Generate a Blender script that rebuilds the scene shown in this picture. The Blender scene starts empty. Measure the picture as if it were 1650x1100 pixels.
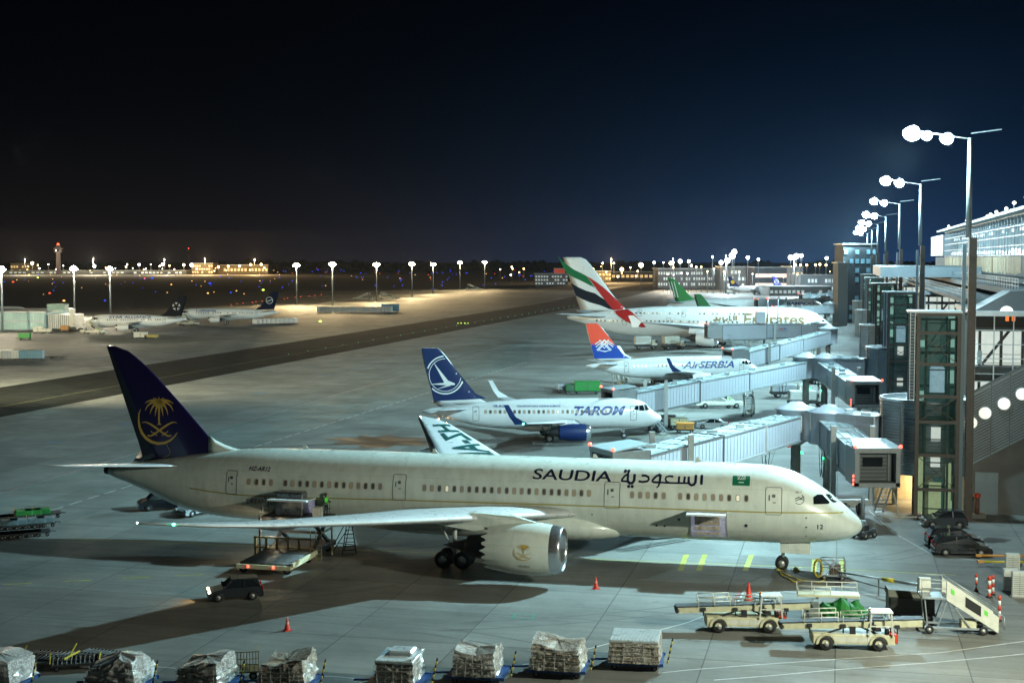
import bpy, bmesh, math, random
import numpy as np
from mathutils import Vector, Matrix, geometry
R = math.radians
random.seed(7)
C = bpy.context.scene.collection
FPX, HC, PIT = 2280.0, 23.5, R(3.33)
CP, SP = math.cos(PIT), math.sin(PIT)
PSI = R(13.05)                      # stand direction: noses point (cos, -sin)

def ray(u, v):
    a, b = (u - 825) / FPX, (550 - v) / FPX
    return Vector((a, CP + b * SP, -SP + b * CP))
def gp(u, v, z=0.0):                # point of height z seen at (u, v) of the photograph
    d = ray(u, v); t = (z - HC) / d.z
    return Vector((d.x * t, d.y * t, z))
def pd(u, v, D):                    # point at distance D
    d = ray(u, v); t = D / d.y
    return Vector((d.x * t, D, HC + d.z * t))

# ------------------------------------------------------------------ materials
M = {}
def mat(name, col, rough=.5, metal=0., emit=None, es=0., noise=0., nscale=3., spec=.5, bump=0., alpha=1., coat=0.):
    if name in M: return M[name]
    m = bpy.data.materials.new(name); m.use_nodes = True
    nt = m.node_tree; b = nt.nodes['Principled BSDF']
    b.inputs['Base Color'].default_value = (*col, 1); b.inputs['Roughness'].default_value = rough
    b.inputs['Metallic'].default_value = metal; b.inputs['Specular IOR Level'].default_value = spec
    b.inputs['Coat Weight'].default_value = coat
    if emit:
        b.inputs['Emission Color'].default_value = (*emit, 1); b.inputs['Emission Strength'].default_value = es
        m.cycles.emission_sampling = 'NONE'
    if alpha < 1: b.inputs['Alpha'].default_value = alpha
    if noise > 0 or bump > 0:
        tc = nt.nodes.new('ShaderNodeTexCoord'); n = nt.nodes.new('ShaderNodeTexNoise')
        n.inputs['Scale'].default_value = nscale; n.inputs['Detail'].default_value = 6; n.inputs['Roughness'].default_value = .65
        nt.links.new(tc.outputs['Object'], n.inputs['Vector'])
        if noise > 0:
            mx = nt.nodes.new('ShaderNodeMix'); mx.data_type = 'RGBA'; mx.blend_type = 'MULTIPLY'
            mx.inputs['Factor'].default_value = 1
            rp = nt.nodes.new('ShaderNodeMapRange'); rp.inputs['From Min'].default_value = .3; rp.inputs['From Max'].default_value = .7
            rp.inputs['To Min'].default_value = 1 - noise; rp.inputs['To Max'].default_value = 1 + noise * .4
            nt.links.new(n.outputs['Fac'], rp.inputs['Value'])
            mx.inputs['A'].default_value = (*col, 1); nt.links.new(rp.outputs['Result'], mx.inputs['B'])
            nt.links.new(mx.outputs['Result'], b.inputs['Base Color'])
            r2 = nt.nodes.new('ShaderNodeMapRange'); r2.inputs['To Min'].default_value = max(0, rough - .12); r2.inputs['To Max'].default_value = min(1, rough + .12)
            nt.links.new(n.outputs['Fac'], r2.inputs['Value']); nt.links.new(r2.outputs['Result'], b.inputs['Roughness'])
        if bump > 0:
            bp = nt.nodes.new('ShaderNodeBump'); bp.inputs['Strength'].default_value = bump; bp.inputs['Distance'].default_value = .05
            nt.links.new(n.outputs['Fac'], bp.inputs['Height']); nt.links.new(bp.outputs['Normal'], b.inputs['Normal'])
    M[name] = m
    return m

# ------------------------------------------------------------------ mesh builder
class MB:
    def __init__(s): s.v = []; s.f = []; s.mi = []; s.cur = 0; s.sm = []; s.smooth = False
    def add(s, vs, fs):
        o = len(s.v); s.v += [tuple(p) for p in vs]
        for f in fs: s.f.append(tuple(i + o for i in f)); s.mi.append(s.cur); s.sm.append(s.smooth)
        return s
    def box(s, c, d, rz=0., ry=0., rx=0.):
        h = Vector(d) / 2; m = Matrix.Rotation(rz, 3, 'Z') @ Matrix.Rotation(ry, 3, 'Y') @ Matrix.Rotation(rx, 3, 'X'); c = Vector(c)
        P = [c + m @ Vector((x * h.x, y * h.y, z * h.z)) for z in (-1, 1) for y in (-1, 1) for x in (-1, 1)]
        return s.add(P, [(0, 2, 3, 1), (4, 5, 7, 6), (0, 1, 5, 4), (2, 6, 7, 3), (0, 4, 6, 2), (1, 3, 7, 5)])
    def bx(s, x0, x1, y0, y1, z0, z1): return s.box(((x0 + x1) / 2, (y0 + y1) / 2, (z0 + z1) / 2), (abs(x1 - x0), abs(y1 - y0), abs(z1 - z0)))
    def cbox(s, c, d, bev=.05, rz=0.):          # box with chamfered vertical and top edges
        x, y, z = d[0] / 2, d[1] / 2, d[2] / 2; b = bev; m = Matrix.Rotation(rz, 3, 'Z'); c = Vector(c)
        def ring(ix, zz): return [c + m @ Vector((px, py, zz)) for px, py in ((x - ix, y - ix - b), (x - ix - b, y - ix), (-x + ix + b, y - ix), (-x + ix, y - ix - b), (-x + ix, -y + ix + b), (-x + ix + b, -y + ix), (x - ix - b, -y + ix), (x - ix, -y + ix + b))]
        rs = [ring(0, -z), ring(0, z - b), ring(b, z)]
        return s.loft(rs)
    def loft(s, rings, cap=True, closed=True):
        o = []; n = len(rings[0]); vs = [p for r in rings for p in r]; fs = []
        for i in range(len(rings) - 1):
            for j in range(n if closed else n - 1):
                k = (j + 1) % n
                fs.append((i * n + j, i * n + k, (i + 1) * n + k, (i + 1) * n + j))
        if cap: fs.append(tuple(range(n - 1, -1, -1))); fs.append(tuple((len(rings) - 1) * n + j for j in range(n)))
        return s.add(vs, fs)
    def bar(s, a, b, w, h=None):
        a, b = Vector(a), Vector(b); d = b - a; L = d.length
        if L < 1e-6: return s
        h = h or w; q = d.to_track_quat('X', 'Z').to_matrix(); c = (a + b) / 2
        P = [c + q @ Vector((x * L / 2, y * w / 2, z * h / 2)) for z in (-1, 1) for y in (-1, 1) for x in (-1, 1)]
        return s.add(P, [(0, 2, 3, 1), (4, 5, 7, 6), (0, 1, 5, 4), (2, 6, 7, 3), (0, 4, 6, 2), (1, 3, 7, 5)])
    def cyl(s, a, b, r, r2=None, n=12, cap=True):
        a, b = Vector(a), Vector(b); r2 = r if r2 is None else r2; q = (b - a).to_track_quat('Z', 'Y').to_matrix()
        rs = [[p + q @ Vector((rr * math.cos(t), rr * math.sin(t), 0)) for t in [2 * math.pi * k / n for k in range(n)]] for p, rr in ((a, r), (b, r2))]
        sm = s.smooth; s.smooth = True; s.loft(rs, cap=False); s.smooth = False
        if cap:
            o = len(s.v) - 2 * n
            s.f.append(tuple(o + j for j in range(n - 1, -1, -1))); s.f.append(tuple(o + n + j for j in range(n))); s.mi += [s.cur] * 2; s.sm += [False] * 2
        s.smooth = sm; return s
    def rev(s, a, ax, prof, n=24, cap=False):    # lathe: profile of (distance along ax, radius)
        a = Vector(a); q = Vector(ax).to_track_quat('Z', 'Y').to_matrix(); axn = Vector(ax).normalized()
        rs = [[a + axn * d + q @ Vector((r * math.cos(t), r * math.sin(t), 0)) for t in [2 * math.pi * k / n for k in range(n)]] for d, r in prof]
        sm = s.smooth; s.smooth = True; s.loft(rs, cap=cap); s.smooth = sm; return s
    def tube(s, pts, r, n=6):
        for i in range(len(pts) - 1): s.cyl(pts[i], pts[i + 1], r, n=n)
        return s
    def prism(s, poly, axis, a, b):              # polygon in the plane across `axis`, between a and b
        def P(p, t):
            return {'x': (t, p[0], p[1]), 'y': (p[0], t, p[1]), 'z': (p[0], p[1], t)}[axis]
        n = len(poly)
        vs = [P(p, a) for p in poly] + [P(p, b) for p in poly]
        fs = [(i, (i + 1) % n, n + (i + 1) % n, n + i) for i in range(n)]
        tr = geometry.tessellate_polygon([[Vector((p[0], p[1], 0)) for p in poly]])
        for t in tr: fs.append(tuple(t)); fs.append(tuple(n + i for i in t[::-1]))
        return s.add(vs, fs)
    def xf(s, m, o=0):
        for i in range(o, len(s.v)): s.v[i] = tuple(m @ Vector(s.v[i]))
        return s
    def build(s, name, mats, parent=None, loc=(0, 0, 0), rz=0.):
        me = bpy.data.meshes.new(name); me.from_pydata(s.v, [], s.f); me.update()
        if not isinstance(mats, (list, tuple)): mats = [mats]
        for m in mats: me.materials.append(m)
        me.polygons.foreach_set('material_index', s.mi); me.polygons.foreach_set('use_smooth', s.sm)
        bm = bmesh.new(); bm.from_mesh(me); bmesh.ops.recalc_face_normals(bm, faces=bm.faces); bm.to_mesh(me); bm.free()
        o = bpy.data.objects.new(name, me); C.objects.link(o)
        if parent is not None: o.parent = parent
        o.location = loc; o.rotation_euler = (0, 0, rz)
        return o

def tag(o, label=None, cat=None, group=None, kind=None):
    if label: o['label'] = label
    if cat: o['category'] = cat
    if group: o['group'] = group
    if kind: o['kind'] = kind
    return o
def thing(name, label, cat, loc=(0, 0, 0), rz=0., group=None):
    o = bpy.data.objects.new(name, None); C.objects.link(o); o.empty_display_size = .5
    o.location = loc; o.rotation_euler = (0, 0, rz); return tag(o, label, cat, group)
def struct(name, mb, m, **k): return tag(mb.build(name, m, **k), kind='structure')
def dup(root, loc, rz=None, label=None, group=None, scale=None):
    def cp(o, par):
        c = o.copy(); C.objects.link(c)
        if par is not None: c.parent = par
        for ch in KIDS.get(o.name, None) or [x for x in o.children]: cp(ch, c)
        return c
    r = cp(root, None); r.location = loc
    if rz is not None: r.rotation_euler = (0, 0, rz)
    if label: r['label'] = label
    if group: r['group'] = group
    if scale: r.scale = scale
    return r
KIDS = {}
def light(kind, parent, loc, power, col, size=1., spot=None, aim=None, blend=.35):
    l = bpy.data.lights.new('lamp_light', kind); l.energy = power; l.color = col
    l.shadow_soft_size = size
    if kind == 'SPOT': l.spot_size = spot; l.spot_blend = blend
    o = bpy.data.objects.new('lamp_light', l); C.objects.link(o); o.location = loc
    if parent is not None: o.parent = parent
    if aim is not None: o.rotation_euler = (Vector(aim) - Vector(loc)).to_track_quat('-Z', 'Y').to_euler()
    return o

# ------------------------------------------------------------------ flat artwork -> bent onto a surface
def text2d(s, x0, x1, z0, z1, shear=0., off=0., sp=1.):
    cu = bpy.data.curves.new('t', 'FONT'); cu.body = s; cu.size = 1; cu.shear = shear; cu.offset = off; cu.space_character = sp; cu.resolution_u = 4
    ob = bpy.data.objects.new('t', cu); C.objects.link(ob); dg = bpy.context.evaluated_depsgraph_get()
    me = bpy.data.meshes.new_from_object(ob.evaluated_get(dg))
    vs = [(v.co.x, v.co.y) for v in me.vertices]; fs = [tuple(p.vertices) for p in me.polygons]
    bpy.data.objects.remove(ob); bpy.data.curves.remove(cu); bpy.data.meshes.remove(me)
    a0, a1 = min(p[0] for p in vs), max(p[0] for p in vs); b0, b1 = min(p[1] for p in vs), max(p[1] for p in vs)
    return [(x0 + (p[0] - a0) / (a1 - a0) * (x1 - x0), z0 + (p[1] - b0) / (b1 - b0) * (z1 - z0)) for p in vs], fs
def poly2d(p):
    return list(p), [tuple(t) for t in geometry.tessellate_polygon([[Vector((q[0], q[1], 0)) for q in p]])]
def stroke2d(pts, w, w2=None):
    n = len(pts); vs = []; fs = []; w2 = w if w2 is None else w2
    for i, p in enumerate(pts):
        a = Vector(pts[max(0, i - 1)]); b = Vector(pts[min(n - 1, i + 1)]); d = (b - a)
        d = d.normalized() if d.length > 1e-9 else Vector((1, 0)); nn = Vector((-d.y, d.x)); ww = (w + (w2 - w) * i / max(1, n - 1)) / 2
        vs += [tuple(Vector(p) + nn * ww), tuple(Vector(p) - nn * ww)]
    for i in range(n - 1): fs.append((2 * i, 2 * i + 1, 2 * i + 3, 2 * i + 2))
    return vs, fs
def disc2d(cx, cz, r, r0=0, n=28, a0=0, a1=360, sx=1.):
    vs = []; fs = []
    for k in range(n + 1):
        t = R(a0 + (a1 - a0) * k / n); vs += [(cx + sx * r * math.cos(t), cz + r * math.sin(t)), (cx + sx * r0 * math.cos(t), cz + r0 * math.sin(t))]
    for k in range(n): fs.append((2 * k, 2 * k + 1, 2 * k + 3, 2 * k + 2))
    return vs, fs
def join2d(*ps):
    V, F = [], []
    for v, f in ps:
        o = len(V); V += list(v); F += [tuple(i + o for i in t) for t in f]
    return V, F
def map2d(p, fn): return [fn(*q) for q in p[0]], p[1]
def decal(art, fn, step, name, m, parent, zstep=None):
    vs, fs = art; bm = bmesh.new(); bv = [bm.verts.new((a, 0, b)) for a, b in vs]
    for f in fs:
        if len(set(f)) < 3: continue
        try: bm.faces.new([bv[i] for i in f])
        except ValueError: pass
    xs = [p[0] for p in vs]; zs = [p[1] for p in vs]
    zstep = zstep or step
    for lo, hi, st, nrm, mk in ((min(xs), max(xs), step, (1, 0, 0), lambda t: (t, 0, 0)), (min(zs), max(zs), zstep, (0, 0, 1), lambda t: (0, 0, t))):
        t = math.floor(lo / st) * st + st
        while t < hi:
            bmesh.ops.bisect_plane(bm, geom=bm.verts[:] + bm.edges[:] + bm.faces[:], plane_co=mk(t), plane_no=nrm, dist=1e-5); t += st
    for v in bm.verts: v.co = Vector(fn(v.co.x, v.co.z))
    me = bpy.data.meshes.new(name); bm.to_mesh(me); bm.free(); me.materials.append(m)
    o = bpy.data.objects.new(name, me); C.objects.link(o); o.parent = parent
    return o
def pchip(xs, ys):
    xs = np.array(xs, float); ys = np.array(ys, float); h = np.diff(xs); d = np.diff(ys) / h; m = np.zeros(len(xs))
    for i in range(1, len(xs) - 1):
        m[i] = 0 if d[i - 1] * d[i] <= 0 else 2 * d[i - 1] * d[i] / (d[i - 1] + d[i])
    m[0], m[-1] = d[0], d[-1]
    def f(x):
        x = min(max(x, xs[0]), xs[-1]); i = min(int(np.searchsorted(xs, x, 'right')) - 1, len(h) - 1); t = (x - xs[i]) / h[i]
        return float((2 * t**3 - 3 * t**2 + 1) * ys[i] + (t**3 - 2 * t**2 + t) * h[i] * m[i] + (-2 * t**3 + 3 * t**2) * ys[i + 1] + (t**3 - t**2) * h[i] * m[i + 1])
    return f
PW_NEAR, PW_FAR, PW_SIDE, PW_WARM, PW_LEFT, HAZE, EXPO = 360000, 330000, 95000, 190000, 560000, 0.000017, 0.0
# ------------------------------------------------------------------ airliners (local: nose at x=0 pointing +x, z=0 on the ground)
WHITE = mat('jet_white_paint', (.68, .69, .69), .3, coat=.2, noise=.06, nscale=.6)
GREYP = mat('wing_grey_paint', (.46, .48, .50), .38, noise=.1, nscale=1.2)
LIP = mat('polished_metal', (.6, .62, .65), .22, .9, noise=.08)
DARKM = mat('dark_metal', (.03, .03, .032), .5, .3)
TYRE = mat('tyre_rubber', (.012, .012, .013), .75)
HUB = mat('wheel_hub', (.45, .46, .46), .4, .4)
GLASSB = mat('cockpit_glass', (.008, .01, .013), .08, spec=.8)
GASKET = mat('door_outline', (.09, .10, .10), .5)
WIN = [mat('cabin_window_dark', (.09, .075, .065), .2, spec=.7), mat('cabin_window_lit', (.34, .27, .19), .3, emit=(1, .7, .4), es=.03), mat('cabin_window_blind', (.28, .22, .17), .5), mat('cabin_window_bright', (.6, .6, .5), .3, emit=(1, .85, .6), es=.4)]
RIM = mat('window_surround', (.33, .28, .24), .4)
class Jet: pass
NT = {'787': dict(top=[(0, -.51), (.03, -.40), (.1, -.29), (.25, -.15), (.57, .12), (.94, .41), (1.35, .66), (1.8, .855), (2.45, .98), (3.4, 1)],
                  bot=[(0, -.51), (.03, -.60), (.1, -.68), (.25, -.77), (.65, -.88), (1.35, -.955), (2.2, -1), (3.4, -1)]),
      'nb': dict(top=[(0, -.38), (.03, -.29), (.12, -.17), (.35, .0), (.62, .15), (.86, .40), (1.15, .68), (1.6, .86), (2.2, .97), (3.2, 1)],
                 bot=[(0, -.38), (.03, -.48), (.12, -.59), (.4, -.74), (.9, -.88), (1.6, -.97), (2.4, -1), (3.2, -1)]),
      'a380': dict(top=[(0, -.55), (.03, -.46), (.1, -.36), (.3, -.15), (.6, .12), (1.0, .42), (1.45, .68), (2.0, .86), (2.8, .97), (3.6, 1)],
                 bot=[(0, -.55), (.03, -.62), (.1, -.69), (.3, -.78), (.8, -.9), (1.5, -.97), (2.4, -1), (3.6, -1)])}
WTAB = [(0, 0), (.03, .16), (.1, .28), (.25, .44), (.57, .65), (.94, .79), (1.35, .88), (1.8, .94), (2.45, .985), (3.4, 1)]
def fuselage(J, name, m, segs=40):
    H, W, zc, L, k = J.H, J.W, J.zc, J.L, J.tk
    nt = NT[J.nose]; ft, fb, fw = pchip(*zip(*nt['top'])), pchip(*zip(*nt['bot'])), pchip(*zip(*WTAB))
    tt = pchip(*zip(*[(0, .30), (.2, .36), (1.3, .53), (3.6, .87), (5, .985), (6, 1)])); tb = pchip(*zip(*[(0, .14), (.2, .06), (.79, -.14), (1.5, -.41), (2.46, -.77), (3.7, -.965), (4.7, -1)]))
    tw = pchip(*zip(*[(0, .09), (.2, .15), (.79, .29), (1.5, .45), (2.46, .63), (3.7, .81), (5, .92), (6.5, .98), (8, 1)]))
    def sec(d):                      # d metres aft of the nose
        a = max(0., d) / H; b = max(0., (L - d)) / H / k
        zt = min(ft(a), tt(b)); zb = max(fb(a), tb(b)); w = min(fw(a), tw(b))
        return zc + zt * H, zc + zb * H, w * W
    J.sec = sec
    def surf(x, z, side=-1, eps=.012):
        zt, zb, w = sec(-x); c, h = (zt + zb) / 2, (zt - zb) / 2
        q = max(0., 1 - ((z - c) / max(h, .01)) ** 2)
        return Vector((x, side * (w * math.sqrt(q) + eps), z))
    J.surf = surf
    ds = [3.4 * H * (i / 26) ** 1.9 for i in range(27)]; a = ds[-1]; b = L - 8 * H * k if L - 8 * H * k > a + 2 else a + 2
    ds += [a + (b - a) * i / 14 for i in range(1, 15)] + [b + (L - b) * i / 22 for i in range(1, 23)]
    mb = MB(); mb.smooth = True; rings = []
    for d in ds:
        zt, zb, w = sec(d); c, h = (zt + zb) / 2, max(.01, (zt - zb) / 2); w = max(w, .01)
        rings.append([(-d, w * math.cos(t), c + h * math.sin(t)) for t in [2 * math.pi * q / segs for q in range(segs)]])
    mb.loft(rings)
    return mb.build(name, m, J.root)
AF = [(0, 0), (.012, .16), (.05, .34), (.13, .48), (.27, .54), (.42, .5), (.6, .36), (.8, .17), (1, .02)]
def airfoil(le, ch, z, th, y, cam=.0):      # section across y: le measured aft of nose
    up = [(-(le + c * ch), y, z + t * th) for c, t in AF]; lo = [(-(le + c * ch), y, z - t * th * .75) for c, t in AF[1:-1][::-1]]
    return up + [(-(le + ch), y, z - .0)] + lo
def lift(J, name, secs, m, side, parent=None):   # secs: (y, LE, chord, z, thickness)
    mb = MB(); mb.smooth = True
    mb.loft([airfoil(le, ch, z, th, side * y) for y, le, ch, z, th in secs]); return mb.build(name, m, parent or J.root)
def fin(J, pts, m):                        # pts: (z, LE, TE) from root to tip
    f1 = pchip([p[0] for p in pts], [p[1] for p in pts]); f2 = pchip([p[0] for p in pts], [p[2] for p in pts])
    T = J.fin_t; z0, z1 = pts[0][0], pts[-1][0]
    def half(x, z, side=-1, eps=.012):
        le, te = f1(z), f2(z); c = min(max((-x - le) / max(te - le, .01), 0), 1)
        t = float(np.interp(c, [a for a, b in AF], [b for a, b in AF])) * T * (1 - .55 * (z - z0) / (z1 - z0))
        return Vector((x, side * (t + eps), z))
    J.finp = half
    mb = MB(); mb.smooth = True; rings = []
    for i in range(25):
        z = z0 + (z1 - z0) * i / 24; le, te = f1(z), f2(z); tt = T * (1 - .55 * i / 24)
        rings.append([(-(le + c * (te - le)), t * tt, z) for c, t in AF] + [(-(le + c * (te - le)), -t * tt, z) for c, t in AF[1:-1][::-1]])
    mb.loft(rings); return mb.build('tail_fin', m, J.root)
def wheel(parent, c, r, w, ax=(0, 1, 0)):
    mb = MB(); a = Vector(ax).normalized(); c = Vector(c)
    mb.rev(c - a * w / 2, a, [(0, r * .55), (0, r * .8), (w * .12, r * .95), (w * .3, r), (w * .7, r), (w * .88, r * .95), (w, r * .8), (w, r * .55)], 20)
    t = mb.build('wheel', TYRE, parent)
    h = MB(); h.rev(c - a * (w * .5 - .02), a, [(0, .001), (0, r * .2), (.03, r * .25), (.03, r * .56), (w - .07, r * .56), (w - .07, r * .25), (w - .04, r * .2), (w - .04, .001)], 16); h.build('rim', HUB, t)
    return t
def gear(J, x, y, r, w, track, zt, bogie=0, name='landing_gear'):
    mb = MB(); mb.cyl((x, y, r), (x, y, zt), .13 * J.gs, .17 * J.gs); mb.cyl((x, y, r + .3), (x - 1.3 * J.gs, y, zt), .07 * J.gs)
    mb.cyl((x, y - track / 2, r), (x, y + track / 2, r), .09 * J.gs)
    if bogie: mb.bar((x - bogie / 2, y, r), (x + bogie / 2, y, r), .22, .26)
    g = mb.build(name, mat('gear_strut', (.5, .52, .52), .4, noise=.3), J.root)
    for dx in ((-bogie / 2, bogie / 2) if bogie else (0,)):
        for s in (-1, 1): wheel(g, (x + dx, y + s * track / 2, r), r, w)
    return g
def engine(J, x, y, z, r, L, cowl, chev=0, flat=1.):
    """nacelle: lip at x, L long; r outer radius"""
    n = 64; mb = MB(); mb.smooth = True
    prof = [(.0, .86), (.02, .9), (.06, .94), (.14, .975)] ; cow = [(.14, .975), (.3, 1.03), (.5, 1.04), (.7, 1.0), (.86, .92), (1, .82)]
    def ring(d, q, dz=0, sc=1):
        out = []
        for k in range(n):
            t = 2 * math.pi * k / n; dd = d
            out.append((x - dd * L, y + r * q * math.cos(t), z + r * q * math.sin(t) * sc)); 
        return out
    rings = [ring(d, q) for d, q in cow[:-1]]
    last = []
    for k in range(n):
        t = 2 * math.pi * k / n; ph = (k * (chev or 1) / n) % 1; e = (abs(ph - .5) * 2) if chev else .5
        dd = 1 + (.05 if chev else 0) * (e * 2 - 1); last.append((x - dd * L, y + r * .82 * math.cos(t), z + r * .82 * math.sin(t)))
    rings.append(last); mb.loft(rings, cap=False)
    e = mb.build('engine', cowl, J.root)
    l = MB(); l.smooth = True; l.loft([ring(d, q) for d, q in [(.3, .70), (.12, .735), (.03, .78), (0, .83)] + prof], cap=False); l.build('inlet_lip', LIP, e)
    f = MB(); f.rev((x - .28 * L, y, z), (1, 0, 0), [(0, r * .72), (.001, 0.001)], 24)
    f.rev((x - .28 * L, y, z), (1, 0, 0), [(0.01, r * .24), (.25 * r, r * .16), (.5 * r, .01)], 16)
    for k in range(18):
        t = 2 * math.pi * k / 18; f.add([(x - .27 * L, y + r * .2 * math.cos(t), z + r * .2 * math.sin(t)), (x - .25 * L, y + r * .2 * math.cos(t + .2), z + r * .2 * math.sin(t + .2)), (x - .25 * L, y + r * .7 * math.cos(t + .34), z + r * .7 * math.sin(t + .34)), (x - .27 * L, y + r * .7 * math.cos(t + .12), z + r * .7 * math.sin(t + .12))], [(0, 1, 2, 3)])
    f.build('fan', mat('fan_blades', (.10, .11, .12), .35, .7), e)
    c = MB(); c.rev((x - .5 * L, y, z), (-1, 0, 0), [(0, r * .8), (.45 * L, r * .62), (.55 * L, r * .5), (.75 * L, r * .42), (.78 * L, r * .3), (.8 * L, r * .25), (1.1 * L, .02)], 24)
    c.build('exhaust_cone', DARKM, e)
    return e
def cabin_windows(J, xs, z, w, h, side=-1, bright=.12, pat=None):
    me = {}
    for i, x in enumerate(xs):
        if pat is not None: k = pat[i % len(pat)]
        else: k = random.choices([0, 1, 2, 3], [.3, .25, .33, bright])[0]
        c = J.surf(x, z, side, .014); p1 = J.surf(x, z + .1, side, .014); p0 = J.surf(x, z - .1, side, .014); tilt = math.atan2(p1.y - p0.y, .2)
        if k not in me:
            mb = MB()
            def sr(a, b, y, n=16): return [(a * math.copysign(abs(math.cos(t)) ** .55, math.cos(t)), y, b * math.copysign(abs(math.sin(t)) ** .55, math.sin(t))) for t in [2 * math.pi * q / n for q in range(n)]]
            mb.cur = 1; mb.add(sr(w / 2 + .045, h / 2 + .045, 0), [tuple(range(16))]); mb.cur = 0; mb.add(sr(w / 2, h / 2, side * .006), [tuple(range(16))])
            if k == 2: mb.cur = 0
            ob = mb.build('window', [WIN[k], RIM], J.root); me[k] = ob
        else: ob = me[k].copy(); C.objects.link(ob)
        ob.parent = J.root; ob.location = c; ob.rotation_euler = (-tilt, 0, 0)
def rrect(cx, cz, w, h, r, t, n=4):
    def rr(w, h, r):
        out = []
        for sx, sz, a0 in ((1, 1, 0), (-1, 1, 90), (-1, -1, 180), (1, -1, 270)):
            for k in range(n + 1):
                a = R(a0 + 90 * k / n); out.append((cx + sx * (w / 2 - r) + r * math.cos(a), cz + sz * (h / 2 - r) + r * math.sin(a)))
        return out
    o, i = rr(w, h, r), rr(w - 2 * t, h - 2 * t, max(r - t, .01)); m = len(o)
    return o + i, [(k, (k + 1) % m, m + (k + 1) % m, m + k) for k in range(m)]
def door(J, x, z, w, h, side=-1, t=.045, m=None):
    o = decal(join2d(rrect(x, z, w, h, .16, t), poly2d([(x - w * .3, z + .05), (x - w * .3, z + .45), (x - w * .22, z + .45), (x - w * .22, z + .05)]), poly2d([(x - .05, z - .12), (x + .16, z - .12), (x + .16, z - .05), (x - .05, z - .05)]),
                     poly2d([(x - .12, z + .28), (x + .12, z + .28), (x + .12, z + .5), (x - .12, z + .5)][::1]) if J.H > 2.5 else poly2d([(x - .1, z + .2), (x + .1, z + .2), (x + .1, z + .4), (x - .1, z + .4)])),
              lambda a, b: J.surf(a, b, side, .016), .5, 'door', m or GASKET, J.root, .15)
    return o
def navlight(parent, p, col, es=60, r=.12):
    mb = MB(); mb.rev(Vector(p) - Vector((0, 0, r)), (0, 0, 1), [(0, .01), (r * .3, r * .7), (r, r), (r * 1.7, r * .7), (2 * r, .01)], 10)
    return mb.build('nav_light', mat('nav_%.1f_%.1f_%.1f_%d' % (*col, es), col, .3, emit=col, es=es), parent)
def pix(J, u, v, side=-1):                 # photo pixel -> (x, z) on the jet's flank
    d = ray(u, v); c = Vector((0, 0, HC)); mi = J.mi; o = mi @ c; dd = mi.to_3x3() @ d; y = side * J.W
    for _ in range(14):
        t = (y - o.y) / dd.y; p = o + dd * t; q = J.surf(p.x, p.z, side).y; y = y * .4 + q * .6
    return p.x, p.z
def pixfin(J, u, v):
    d = ray(u, v); o = J.mi @ Vector((0, 0, HC)); dd = J.mi.to_3x3() @ d; t = (-.15 - o.y) / dd.y; p = o + dd * t
    return p.x, p.z
def new_jet(name, label, npt, ang, **k):
    J = Jet(); J.__dict__.update(dict(gs=1., fin_t=.4, tk=1., nose='nb')); J.__dict__.update(k)
    J.nose = k.get('nose', 'nb')
    J.root = thing(name, label, 'airliner', (npt[0], npt[1], 0), ang)
    J.mi = (Matrix.Translation((npt[0], npt[1], 0)) @ Matrix.Rotation(ang, 4, 'Z')).inverted()
    return J
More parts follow.
